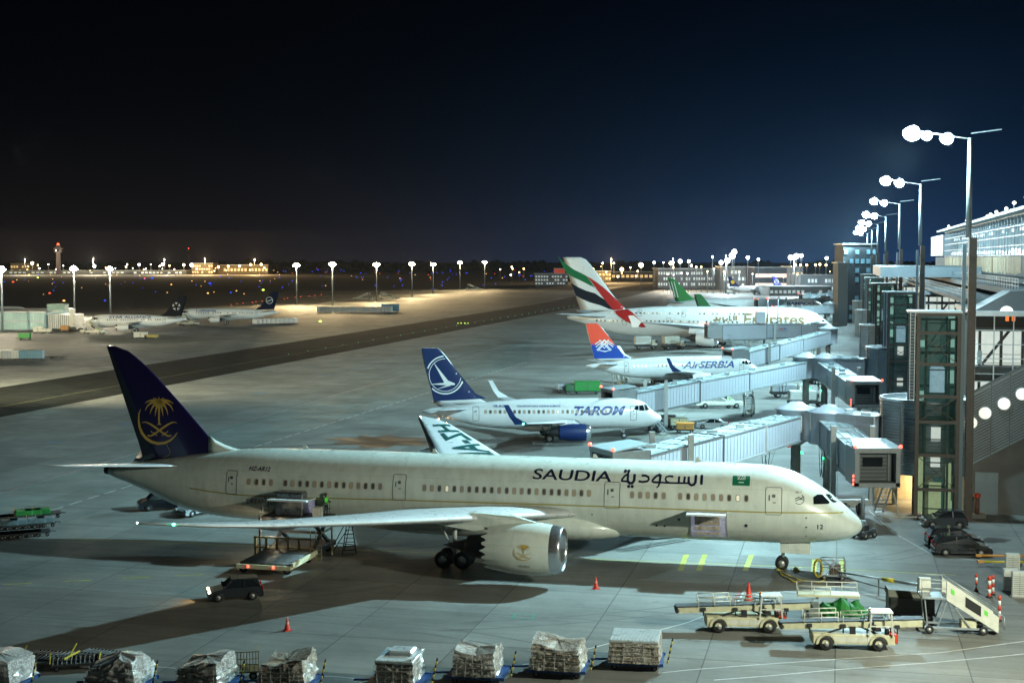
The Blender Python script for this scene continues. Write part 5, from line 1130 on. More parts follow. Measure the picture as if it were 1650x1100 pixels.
for i, (u0, u1, D0, D1, t) in enumerate(((1335, 1262, 470, 455, 'distant white bridge in front of the green-tailed jet'), (1330, 1230, 560, 540, 'farther white bridge level with the far pier end'), (1340, 1300, 640, 620, 'farthest short white bridge near the pier end'))):
    jet_bridge(t, at(u0, D0), at(u1, D1), 5.8, 5.0, R(-75), post=.7)
# ------------------------------------------------------------------ ground vehicles
CARB = mat('black_car_paint', (.010, .012, .016), .16, coat=.6); CARD = mat('dark_grey_car_paint', (.022, .026, .032), .2, coat=.5); CARS = mat('silver_car_paint', (.35, .37, .38), .28, .3, coat=.4)
GLS = mat('car_glass', (.012, .016, .02), .07, spec=.9); GCREAM = mat('cream_machine_paint', (.55, .53, .36), .42, noise=.22, nscale=2.); GCR2 = mat('cream_white_machine', (.60, .60, .52), .42, noise=.18, nscale=2.)
HEADL = mat('headlamp_glow', (1, 1, .9), .2, emit=(1, .80, .5), es=6.); TAILL = mat('tail_lamp_red', (.35, .01, .01), .3); PLAS = mat('dark_plastic', (.02, .021, .022), .6); REDW = mat('red_warning_panel', (.55, .05, .02), .45); DECK = mat('roller_deck_grey', (.14, .16, .17), .45, .4, noise=.3, nscale=4)
YELM = mat('yellow_steel', (.50, .40, .03), .5, noise=.2); ORNG = mat('orange_steel', (.55, .24, .04), .5, noise=.2); GTARP = mat('green_tarpaulin', (.01, .16, .02), .6, noise=.3, nscale=3, bump=.3); BTARP = mat('black_tarpaulin', (.012, .016, .012), .5, noise=.4, nscale=2, bump=.3); BLUM = mat('blue_dolly_paint', (.015, .07, .24), .45, noise=.25); CONEM = mat('cone_red', (.65, .035, .015), .5)
def car(label, loc, rz, paint, kind='hatch', lights=False):
    root = thing('parked_car' if not lights else 'car', label, 'car', loc, rz)
    L, W, H = {'hatch': (3.8, 1.68, 1.5), 'mpv': (4.5, 1.8, 1.62), 'van': (4.6, 1.85, 1.85), 'saloon': (4.5, 1.8, 1.42)}[kind]
    P = {'hatch': ([(-.5, .30), (-.5, .62), (-.47, .92), (-.36, .96), (.18, .93), (.38, .78), (.47, .62), (.5, .42), (.49, .25)], [(-.46, .93), (-.40, 1.38), (-.32, 1.48), (-.05, 1.5), (.06, 1.42), (.21, .92)]),
         'mpv': ([(-.5, .32), (-.5, .7), (-.48, .95), (-.38, 1.0), (.22, .98), (.40, .84), (.48, .66), (.5, .45), (.49, .25)], [(-.475, .96), (-.42, 1.46), (-.34, 1.58), (-.02, 1.62), (.10, 1.50), (.27, .97)]),
         'van': ([(-.5, .32), (-.5, .8), (-.49, 1.05), (-.42, 1.1), (.27, 1.1), (.42, .95), (.49, .72), (.5, .45), (.49, .25)], [(-.485, 1.05), (-.46, 1.7), (-.42, 1.84), (.08, 1.85), (.16, 1.75), (.30, 1.08)]),
         'saloon': ([(-.5, .32), (-.5, .66), (-.48, .88), (-.30, .93), (.18, .90), (.40, .76), (.48, .60), (.5, .42), (.49, .25)], [(-.34, .92), (-.22, 1.3), (-.12, 1.4), (.02, 1.42), (.10, 1.34), (.24, .90)])}[kind]
    lo, up = P; wx = (-.31 * L, .30 * L); wr = .31
    def arch(cx):
        return [(cx + (wr + .06) * math.cos(R(t)), .28 + (wr + .06) * math.sin(R(t))) for t in range(0, 181, 20)][::-1]
    prof = [(x * L, z) for x, z in lo] + [(.42 * L, .2)] + arch(wx[1])[::-1] + arch(wx[0])[::-1] + [(-.46 * L, .22)]
    b = MB(); n = len(prof)
    ys = [(-W / 2 + .06, .97), (-W / 2, 1.), (W / 2, 1.), (W / 2 - .06, .97)]
    b.smooth = False
    rings = [[(x * s, y, .6 + (z - .6) * s) for x, z in prof] for y, s in ys]
    b.loft(rings, cap=False)
    for y in (ys[0], ys[3]): b.prism([(x * y[1], .6 + (z - .6) * y[1]) for x, z in prof], 'y', y[0], y[0] + .001)
    body = b.build('body', paint, root)
    g = MB(); top = [(x * L, z) for x, z in up]
    g.loft([[(x, -W / 2 * .93, z) for x, z in top[:1]] + [(x, -W / 2 * (.93 if z < 1.2 else .78), z) for x, z in top[1:-1]] + [(top[-1][0], -W / 2 * .93, top[-1][1])], [(x, W / 2 * (.93 if z < 1.2 else .78), z) for x, z in top]]); gh = g.build('greenhouse', GLS, root)
    rf = MB(); rt = [p for p in top if p[1] > max(z for _, z in top) - .13]; x0, x1 = min(p[0] for p in rt), max(p[0] for p in rt); zt = max(z for _, z in top)
    rf.cbox(((x0 + x1) / 2, 0, zt - .02), (x1 - x0 + .1, W * .76, .07), .03); rf.build('roof', paint, gh)
    pl = MB()
    for s in (-1, 1):
        for (xa, za), (xb, zb) in ((top[0], top[2]), (top[-1], top[-2])): pl.bar((xa, s * W / 2 * .93, za), (xb, s * W / 2 * .79, zb), .07)
        xm = (top[0][0] + top[-1][0]) / 2 - .1; pl.bar((xm, s * W / 2 * .94, .95), (xm, s * W / 2 * .79, zt - .05), .08)
        pl.box((L * .2, s * (W / 2 + .08), 1.0), (.18, .16, .13))
    pl.build('pillar', paint, gh)
    for x in wx:
        for s in (-1, 1): wheel(root, (x, s * (W / 2 - .12), wr), wr, .2)
    for s in (-1, 1):
        h = MB(); h.cbox((L * .462, s * W * .36, .70), (.16, .34, .15), .03); h.build('headlight', HEADL if lights else mat('headlamp_clear', (.5, .52, .55), .15, .3), root)
        h = MB(); h.cbox((-L * .487, s * W * .40, .86), (.1, .22, .3), .02); h.build('tail_light', TAILL, root)
    m = MB(); m.box((L * .487, 0, .42), (.08, W * .6, .2)); m.box((L * .49, 0, .6), (.05, .5, .1)); m.box((-L * .5, 0, .45), (.05, W * .8, .12)); m.build('bumper_trim', PLAS, root)
    return root
def G(u, v): p = gp(u, v); return (p.x, p.y, 0)
car('dark blue hatchback parked beside the foot of the nearest lift tower', G(1521, 848), R(176), CARD, 'hatch')
car('black people carrier parked nearest the viewer of the two side by side', G(1549, 893), R(-5), CARB, 'mpv')
car('black estate car parked just behind the black people carrier', G(1537, 880), R(-5), CARB, 'mpv')
car('black van standing under the tail of the cream jet', G(262, 820), R(200), CARB, 'van')
car('silver saloon with its nose to the viewer under the tail of the cream jet', G(318, 828), R(235), CARS, 'saloon')
mv = car('dark grey car with glowing headlights turning in front of the freight loader', G(378, 964), R(196), CARD, 'hatch', True)
light('SPOT', mv, (2.1, 0, .8), 260, (1, .62, .3), .15, R(80), (7, 0, -.4))
cr = car('white saloon driving behind the nearest bridge', G(1148, 690), R(170), CARS, 'saloon', False)

def chassis_truck(root, L, W, wheels, r, z0, z1, paint, fender=True):
    b = MB(); b.cbox((0, 0, (z0 + z1) / 2), (L, W, z1 - z0), .06); ch = b.build('chassis', paint, root)
    for x in wheels:
        for s in (-1, 1):
            wheel(root, (x, s * (W / 2 - .1), r), r, .28)
            if fender:
                f = MB(); f.loft([[(x + (r + .06) * math.cos(R(t)), s * (W / 2 + .07), r + (r + .06) * math.sin(R(t))), (x + (r + .16) * math.cos(R(t)), s * (W / 2 + .07), r + (r + .16) * math.sin(R(t))), (x + (r + .16) * math.cos(R(t)), s * (W / 2 - .3), r + (r + .16) * math.sin(R(t))), (x + (r + .06) * math.cos(R(t)), s * (W / 2 - .3), r + (r + .06) * math.sin(R(t)))] for t in range(-5, 186, 19)]); f.build('fender', paint, ch)
    return ch
def rail(mb, pts, h, n=None, r=.03, mids=(.5,)):
    for i in range(len(pts) - 1):
        a, b = Vector(pts[i]), Vector(pts[i + 1]); k = max(1, int((b - a).length / .95)) if n is None else n
        for j in range(k + 1): p = a + (b - a) * j / k; mb.cyl(p, p + Vector((0, 0, h)), r, n=6)
        for q in (1.,) + tuple(mids): mb.cyl(a + Vector((0, 0, h * q)), b + Vector((0, 0, h * q)), r, n=6)
def belt_loader(label, loc, rz, flip=False, grey=False):
    root = thing('belt_loader', label, 'belt loader', loc, rz, 'cream belt loaders parked at lower right')
    ch = chassis_truck(root, 4.9, 1.75, (-1.65, 1.5), .44, .42, .98, GCREAM)
    d = MB(); d.box((2.35, 0, .78), (.5, 1.7, .5)); d.build('end_panel', REDW, ch); d = MB(); d.box((2.62, 0, .98), (.1, .8, .22)); d.build('light_panel', GCR2, ch)
    m = MB(); m.bx(-1.2, 1.05, -.885, -.87, .55, .85); 
    for x in (-1.0, -.4, .3, .8): m.bx(x, x + .03, -.90, -.885, .5, .9)
    m.build('locker_door', GCR2, ch)
    b = MB(); z0, z1 = 1.25, 1.62
    b.loft([[(-4.2, -.55, z0 - .1), (-4.2, .55, z0 - .1), (-4.2, .55, z0 + .22), (-4.2, -.55, z0 + .22)], [(4.1, -.55, z1 - .15), (4.1, .55, z1 - .15), (4.1, .55, z1 + .22), (4.1, -.55, z1 + .22)]]); bb = b.build('conveyor_boom', GCREAM, root)
    t = MB(); t.loft([[(-4.3, -.42, z0 + .23), (-4.3, .42, z0 + .23), (-4.3, .42, z0 + .30), (-4.3, -.42, z0 + .30)], [(4.2, -.42, z1 + .23), (4.2, .42, z1 + .23), (4.2, .42, z1 + .30), (4.2, -.42, z1 + .30)]]); t.build('belt', mat('belt_rubber', (.03, .035, .04), .6), bb)
    e = MB(); e.cyl((-4.25, -.55, z0 + .05), (-4.25, .55, z0 + .05), .14, n=10); e.build('roller', RUBB, bb); e = MB(); e.cyl((4.15, -.55, z1 + .02), (4.15, .55, z1 + .02), .14, n=10); e.build('roller', RUBB, bb)
    s = MB()
    for x in (-2.6, -.6, 1.2, 2.6): s.box((x, -.6, 1.45), (.28, .1, .22)); s.box((x, -.58, 1.25), (.08, .08, .5))
    s.bar((-1.6, -.5, .95), (-.4, -.5, 1.4), .1); s.bar((1.5, -.5, .95), (.3, -.5, 1.45), .1); s.build('boom_fitting', PLAS, bb)
    s = MB(); s.box((-.05, -.62, 1.2), (.35, .14, .45)); s.box((2.0, -.5, 1.05), (.25, .2, .5)); s.build('hydraulics', DARKM, root)
    r = MB(); sl = (z1 - z0) / 8.3; Z = lambda x: z0 + .25 + (x + 4.2) * sl
    for sy in (-.5, .5): rail(r, [(-2.9, sy, Z(-2.9)), (-.9, sy, Z(-.9))], .62); rail(r, [(-.6, sy, Z(-.6)), (1.9, sy, Z(1.9))], .42)
    r.build('handrail', GCR2, root)
    c = MB()
    for x, y in ((.9, -.95), (2.3, -.95), (.9, -.1), (2.3, -.1)): c.bar((x, y, .95), (x + (.12 if x < 1 else -.12), y, 2.35), .08)
    c.bar((1.0, -.95, 1.55), (2.25, -.95, 1.55), .06); c.bar((2.3, -.95, 1.3), (2.3, -.1, 1.3), .07); c.build('cab_frame', GCR2, root)
    c = MB(); c.cbox((1.6, -.52, 2.4), (1.35, 1.05, .09), .03); c.build('cab_roof', mat('pale_cab_roof', (.62, .68, .68), .35), root)
    c = MB(); c.box((1.4, -.5, 1.25), (.45, .5, .12)); c.box((1.15, -.5, 1.5), (.12, .5, .5)); c.bar((2.0, -.5, 1.2), (1.8, -.5, 1.55), .06); c.build('driver_seat', PLAS, root)
    beacon(root, (1.0, -.5, 2.46), mat('orange_beacon', (.8, .3, .03), .3), .08)
    return root
belt_loader('cream belt loader with long boom pointing left, behind the nearer loader', G(1198, 1014), R(-2))
belt_loader('cream belt loader with pale cab roof parked nearest the viewer at lower right', G(1372, 1042), R(-4.5))
# third machine: flat lift platform with green tarpaulin
def tarp_loader():
    root = thing('baggage_platform', 'low cream platform machine heaped with bright green tarpaulin behind the belt loaders', 'platform machine', G(1342, 996), R(-8))
    chassis_truck(root, 3.6, 1.6, (-1.2, 1.2), .36, .4, .8, GCREAM)
    b = MB(); b.cbox((-.3, .3, 1.55), (4.0, 1.3, .16), .04); b.bar((-1.2, .3, .8), (-.9, .3, 1.5), .16); b.bar((1.0, .3, .8), (.7, .3, 1.5), .16); b.build('platform', GCREAM, root)
    r = MB(); rail(r, [(-2.3, .9, 1.62), (1.6, .9, 1.62)], .6); rail(r, [(-2.3, -.3, 1.62), (-.2, -.3, 1.62)], .5); r.build('handrail', GCR2, root)
    t = MB(); t.smooth = True; random.seed(5); rings = []
    for i in range(15):
        x = -.9 + 3.1 * i / 14; k = math.sin(math.pi * min(1, max(0, (i + .6) / 15))) ** .5; rings.append([(x + random.uniform(-.09, .09), -.75 + (1.0 * k + random.uniform(-.12, .12)) * math.cos(a), .7 + max(-.4, (.72 * k + .16 * math.sin(i * 1.3) + random.uniform(-.12, .12)) * math.sin(a))) for a in [2 * math.pi * q / 14 for q in range(14)]])
    t.loft(rings); t.sm = [False] * len(t.f); t.build('tarpaulin', GTARP, root)
    g = MB(); g.cbox((-1.35, -.75, .9), (.8, 1.1, .95), .1); g.build('engine_cover', mat('grey_cover', (.16, .19, .18), .5, noise=.3), root)
    random.seed(11)
tarp_loader()
def black_trailer():
    root = thing('covered_trailer', 'black covered baggage trailer beside the passenger stairs', 'baggage trailer', G(1466, 998), R(-6))
    b = MB(); b.cbox((0, 0, .55), (3.0, 1.6, .16), .03); b.bar((-1.5, 0, .5), (-2.4, 0, .4), .1); b.build('chassis', PLAS, root)
    for x in (-1.0, 1.0):
        for s in (-1, 1): wheel(root, (x, s * .72, .33), .33, .2)
    b = MB(); b.cbox((0, 0, 1.15), (2.9, 1.6, 1.1), .1); b.build('body', BTARP, root)
    b = MB(); b.loft([[(-1.5, -.85, 1.68), (-1.5, .85, 1.68), (-1.5, .7, 2.1), (-1.5, -.6, 2.1)], [(1.5, -.85, 1.62), (1.5, .85, 1.62), (1.5, .7, 1.95), (1.5, -.6, 1.95)]]); b.build('cover', mat('olive_cover', (.07, .075, .05), .6, noise=.3, bump=.3), root)
    b = MB(); b.bx(-1.4, 1.4, -.83, -.81, 1.0, 1.06); b.bx(-.03, .03, -.83, -.81, .65, 1.65); b.build('side_lath', PLAS, root)
black_trailer()
def stairs(name, label, loc, rz, H=2.3, W=1.5, run=3.6, truck=False, group=None, landing=1.5):
    """steps descend toward +x; landing at -x end"""
    root = thing(name, label, 'passenger stairs', loc, rz, group)
    x0 = -run / 2; s = MB(); N_ = 12
    for k in range(N_): t = k / (N_ - 1); s.box((x0 + run * t, 0, H - (H - .35) * t), (.34, W - .12, .05)); 
    s.build('step', DECK, root)
    p = MB()
    for sy in (-W / 2, W / 2): p.loft([[(x0, sy - .05, H - .15), (x0, sy + .05, H - .15), (x0, sy + .05, H + .95), (x0, sy - .05, H + .95)], [(x0 + run, sy - .05, .2), (x0 + run, sy + .05, .2), (x0 + run, sy + .05, 1.2), (x0 + run, sy - .05, 1.2)]])
    o = p.build('side_panel', GCR2, root)
    v = MB(); q = lambda t, h: (x0 + run * t, -W / 2 - .065, H - (H - .35) * t + h)
    v.add([q(.36, .18), q(.66, .18), q(.66, .82), q(.36, .82)], [(0, 1, 2, 3)]); v.build('dark_vent', mat('vent_black', (.012, .013, .013), .6), o)
    v = MB()
    for t in (.08, .72): v.add([q(t, .45), q(t + .07, .45), q(t + .07, .75), q(t, .75)], [(0, 1, 2, 3)])
    v.build('green_logo', mat('logo_green', (.12, .55, .06), .5), o)
    r = MB()
    for sy in (-W / 2, W / 2): r.cyl((x0, sy, H + 1.15), (x0 + run, sy, 1.45), .035, n=6); r.cyl((x0 + run, sy, 1.45), (x0 + run + .35, sy, 1.2), .035, n=6); r.cyl((x0 + run + .35, sy, 1.2), (x0 + run + .35, sy, .4), .03, n=6)
    r.build('handrail', GALV, root)
    l = MB(); l.box((x0 - landing / 2, 0, H - .05), (landing, W + .2, .1)); rail(l, [(x0, W / 2, H), (x0 - landing, W / 2, H)], 1.1); rail(l, [(x0, -W / 2, H), (x0 - landing, -W / 2, H)], 1.1); l.build('landing', GALV, root)
    l = MB(); l.box((x0 - landing + .4, W / 2 - .2, H + .5), (.7, .3, .9)); l.build('control_box', GCR2, root)
    l = MB()
    for sy in (-W / 2 + .1, W / 2 - .1):
        for a, b in (((x0 - landing + .2, sy, H - .1), (x0 - landing + .4, sy, .4)), ((x0 + .1, sy, H - .1), (x0 - .5, sy, .4)), ((x0 + .3, sy, H - .3), (x0 + 1.5, sy, .45))): l.bar(a, b, .07)
        l.bar((x0 - landing + .2, sy, .42), (x0 + run, sy, .36), .12)
    l.bar((x0 - landing + .3, -W / 2, .42), (x0 - landing + .3, W / 2, .42), .1); l.build('undercarriage', GALV, root)
    for x in (x0 - landing + .5, x0 + run * .72):
        for sy in (-1, 1): wheel(root, (x, sy * (W / 2 - .05), .28), .28, .16)
    if truck:
        c = MB(); c.cbox((0, 0, .8), (run * 1.5, W + .3, .5), .08); c.build('truck_body', GCR2, root)
        c = MB(); c.cbox((-run * .75 - .3, 0, 1.25), (1.5, W + .25, 1.5), .2); c = c.build('cab', GCR2, root)
        g = MB(); g.bx(-run * .75 - 1.0, -run * .75 + .25, -W / 2 - .16, W / 2 + .16, 1.35, 1.85); g.build('cab_window', GLS, c)
        for x in (-run * .62, run * .5):
            for sy in (-1, 1): wheel(root, (x, sy * (W / 2 + .1), .42), .42, .26)
    else:
        c = MB(); c.box((x0 + run * .45, -.2, .6), (.9, .8, .5)); c.build('power_box', GCREAM, root)
    return root
stairs('passenger_stairs', 'towed cream passenger stairs with green logos at lower right', G(1562, 1018), R(-6), 2.35, 1.5, 3.2)
stairs('stairs_truck', 'white stairs truck parked behind the small jet nose, between the bridges', G(1163, 657), R(0), 3.0, 1.5, 4.4, True)
stairs('boarding_stairs', 'free-standing boarding steps beside the white stairs truck', G(1207, 668), R(75), 3.2, 1.4, 3.0)
stairs('stairs_truck', 'cream stairs truck lit yellow in the bay under the nearest stair drum', G(1453, 797), R(195), 2.6, 1.5, 3.6, True)
stairs('stairs_truck', 'stairs truck glowing yellow under the second stair drum', G(1410, 656), R(190), 2.8, 1.5, 3.8, True)
stairs('boarding_stairs', 'steps leaning at the rear door of the jet with the red and blue tail', G(1000, 622), R(60), 2.8, 1.3, 2.6)
stairs('stairs_truck', 'stairs truck at the front door of the jet beside the left pier', G(153, 538), R(-25), 3.2, 1.6, 5.5, True)
stairs('stairs_truck', 'stairs truck at the front door of the jet with the ring emblem tail', G(305, 524), R(-20), 3.2, 1.6, 5, True)
stairs('stairs_truck', 'left of the two stairs trucks parked under the far yellow lamps', G(583, 483), R(180), 3.2, 1.8, 7, True)
stairs('stairs_truck', 'right stairs truck of the pair parked under the far yellow lamps', G(628, 482), R(0), 3.2, 1.8, 8, True)
stairs('stairs_truck', 'stairs truck parked farthest along the yellow-lit apron', G(765, 467), R(0), 3.4, 1.8, 8, True)
def bollard(label, u, v, h=1.25, r=.09):
    root = thing('striped_bollard', label, 'bollard', G(u, v), 0, 'red and white striped posts at lower right')
    a = MB(); 
    for k in range(5): a.cyl((0, 0, h * k / 5), (0, 0, h * (k + 1) / 5), r, n=12); a.cur = 0
    a.mi = []
    n = len(a.f) // 5
    for i in range(len(a.f)): a.mi.append((i // n) % 2)
    a.build('post', [REDW, WHL], root)
    b = MB(); b.cyl((0, 0, 0), (0, 0, .12), r * 2, r * 1.6, 12); b.build('base', PLAS, root)
bollard('striped post behind the stairs landing, leftmost', 1573, 952); bollard('striped post in the middle of three by the stairs', 1594, 962, 1.5, .12); bollard('striped post at the foot of the passenger stairs', 1610, 1000, 1.7); bollard('striped post standing close behind the middle one', 1600, 958, 1.4)
def cone(label, u, v, h=.85):
    root = thing('traffic_cone', label, 'traffic cone', G(u, v), random.random())
    c = MB(); c.rev((0, 0, .03), (0, 0, 1), [(0, .19), (h - .03, .03), (h, .001)], 16); c.build('cone_body', CONEM, root); c = MB(); c.box((0, 0, .02), (.46, .46, .04)); c.build('cone_base', CONEM, root); c = MB(); c.rev((0, 0, h * .5), (0, 0, 1), [(0, .125), (h * .16, .098)], 16); c.build('reflective_band', mat('cone_band', (.6, .3, .25), .4), root)
cone('orange-red cone standing alone in front of the engine', 960, 948); cone('orange-red cone standing alone by the wing shadow at lower left', 463, 1015)
cone('small cone, left of the three beside the bridge column', 1272, 720, .9); cone('small cone, middle of the three beside the bridge column', 1279, 721, .9); cone('taller cone, right of the three beside the bridge column', 1285, 720, 1.2)
def cone_stack():
    root = thing('cone_stack', 'pyramid heap of stacked red and white cones behind the belt loader', 'stack of cones', G(1206, 982), 0)
    for k in range(9):
        c = MB(); z = .1 * k; c.rev((0, 0, z), (0, 0, 1), [(0, .62 - .045 * k), (.09, .60 - .045 * k), (.1, .5 - .045 * k)], 18, cap=True); c.build('cone_ring', CONEM if k % 2 else mat('cone_white', (.5, .42, .4), .5), root)
    c = MB(); c.rev((0, 0, .85), (0, 0, 1), [(0, .22), (1.0, .05), (1.02, .001)], 16); c.build('top_cone', CONEM, root)
cone_stack()
# cabinets, tow bars, power unit
for i, (u, v, h, t) in enumerate(((1631, 930, 1.7, 'tall slim white electrical cabinet'), (1628, 952, 1.5, 'white electrical cabinet standing in the middle'), (1642, 962, 1.75, 'wide white electrical cabinet nearest the viewer'))):
    root = thing('electrical_cabinet', t + ', right edge', 'cabinet', G(u, v), -PSI)
    b = MB(); b.cbox((0, 0, h / 2 + .1), (1.0, .6, h), .05); b.build('housing', mat('cabinet_white', (.50, .52, .48), .5, noise=.15), root); b = MB(); b.bx(-.01, .01, -.315, -.3, .2, h); 
    for k in range(10): b.bx(-.4, .4, -.31, -.3, .3 + k * (h - .4) / 10, .33 + k * (h - .4) / 10)
    b.build('door_gap', GALD, root); b = MB(); b.bx(-.6, .6, -.4, .4, 0, .1); b.build('plinth', CONW, root)
for i, (u, v, t) in enumerate(((1618, 902, 'yellow tow bar lying behind the other at the right edge'), (1622, 912, 'orange and yellow tow bar lying on the apron, right edge'))):
    root = thing('tow_bar', t, 'tow bar', G(u, v), R(-3))
    b = MB(); b.cyl((-1.8, 0, .35), (1.9, 0, .35), .09, n=10); b.cyl((-1.5, .35, .28), (1.7, .3, .28), .06, n=8); b.build('bar', ORNG if i == 0 else YELM, root); b = MB(); b.box((-2.0, 0, .35), (.4, .35, .15)); b.build('tow_head', ORNG, root); b = MB(); b.box((.8, 0, .3), (.3, .9, .12)); b.build('axle_beam', ORNG, root)
    for y in (-.4, .4): wheel(root, (.8, y, .2), .2, .12)
def hose_cart():
    root = thing('ground_power_cart', 'white frame cart with coiled yellow hose beside the nose wheel', 'hose cart', G(1334, 932), R(-8))
    b = MB(); b.box((.3, 0, .35), (2.0, 1.1, .12)); rail(b, [(-.5, -.5, .4), (1.2, -.5, .4), (1.2, .5, .4), (-.5, .5, .4), (-.5, -.5, .4)], 1.1, 2)
    b.bar((-.5, -.5, 1.5), (1.2, -.5, .5), .05); b.bar((-.2, -.5, .4), (.6, -.5, 1.5), .05); b.build('frame', GALV, root)
    for x in (-.3, 1.0):
        for s in (-1, 1): wheel(root, (x, s * .5, .2), .2, .12)
    h = MB()
    for k in range(7):
        r_ = .52 + .05 * math.sin(k * 2.1); y = -.55 + .07 * k; h.tube([(-.75 + r_ * .55 * math.cos(t), y + .03 * math.sin(3 * t), .85 + r_ * 1.2 * math.sin(t)) for t in [2 * math.pi * q / 18 for q in range(19)]], .045, 6)
    h.build('coiled_hose', YELM, root)
    m = MB(); m.box((.5, .1, .75), (.8, .6, .6)); m.build('power_unit', mat('unit_brown', (.12, .08, .05), .5, noise=.4), root)
hose_cart()
hz = MB(); pts = [gp(1292, 936), gp(1275, 930), gp(1255, 921), gp(1262, 929), gp(1280, 938), gp(1300, 936), gp(1320, 939), gp(1330, 934)]
hz.tube([Vector((p.x, p.y, .06)) for p in pts], .05, 6); tag(hz.build('ground_hose', YELM), 'yellow hose lying on the apron from the cart to the nose wheel', 'hose')
def chock(label, u, v): b = MB(); b.prism([(-.25, 0), (.25, 0), (.05, .28), (-.05, .28)], 'y', -.25, .25); o = b.build('wheel_chock', YELM); o.location = G(u, v); tag(o, label, 'wheel chock')
chock('yellow chock left of the nose wheel', 1256, 917); chock('yellow chock right of the nose wheel', 1283, 919)
def boom():
    a = gp(1352, 921, .9); b = gp(1500, 945, 1.5); root = thing('hose_boom', 'long pale telescopic pole reaching from the hose cart to the passenger stairs', 'pole', (a.x, a.y, 0))
    q = lambda v: v - Vector((a.x, a.y, 0)); m = MB(); m.cyl(q(a), q(a.lerp(b, .55)), .07, n=8); m.cyl(q(a.lerp(b, .6)), q(b), .11, n=8); m.build('pole', GALV, root)
    m = MB(); m.cyl(q(a.lerp(b, .5)), q(a.lerp(b, .62)), .16, n=8); m.build('coupling', YELM, root)
    m = MB(); c = gp(1352, 927, .4); d = gp(1440, 952, .5); m.cyl(q(c), q(d), .045, n=6); m.build('lower_rod', GALD, root)
    m = MB()
    for t in (.03, .45, .95): p = a.lerp(b, t); m.bar(q(Vector((p.x, p.y, 0))), q(p), .08)
    m.build('trestle', GALD, root)
boom()
def nose_tug():
    root = thing('tow_tractor', 'small black tow unit with upright pole at the nose of the cream jet', 'tow tractor', G(1392, 866), R(40))
    b = MB(); b.cbox((0, 0, .5), (1.9, 1.2, .5), .1); b.cbox((-.3, 0, 1.0), (.9, 1.0, .5), .1); b.build('body', PLAS, root)
    for x in (-.6, .6):
        for s in (-1, 1): wheel(root, (x, s * .6, .3), .3, .2)
    b = MB(); b.cyl((.2, .3, .7), (.2, .3, 3.4), .17, n=10); b.build('upright_pole', GALD, root)
    b = MB(); b.box((-.4, 0, 1.4), (.5, .7, .3)); b.build('grey_box', GALV, root)
nose_tug()
# hand trolley frame beside the lift tower
def t_bar():
    root = thing('towing_frame', 'thin pale towing frame leaning on its wheel near the lift tower', 'towing frame', G(1478, 838), R(0))
    b = MB(); b.bar((-3.0, 0, .35), (.2, 0, .3), .1); b.bar((-1.6, 0, .35), (-2.1, .3, 2.5), .1); b.bar((-1.6, -.3, .3), (.2, 0, .3), .08); b.build('frame', mat('beige_pillar', (.42, .38, .3), .7), root); wheel(root, (.2, 0, .25), .25, .16)
t_bar()
def hydrant():
    root = thing('red_standpipe', 'short red and brown standpipe beside the concrete end wall', 'standpipe', G(1574, 834), 0)
    b = MB(); b.cyl((0, 0, 0), (0, 0, 1.9), .22, n=12); b.build('pipe', mat('pipe_brown', (.16, .07, .05), .6, noise=.4), root); b = MB(); b.rev((0, 0, 1.9), (0, 0, 1), [(0, .32), (.3, .3), (.4, .01)], 12); b.build('cap', REDW, root)
    b = MB(); b.box((0, 0, .2), (1.4, .9, .4)); b.build('base', CONW, root)
hydrant()

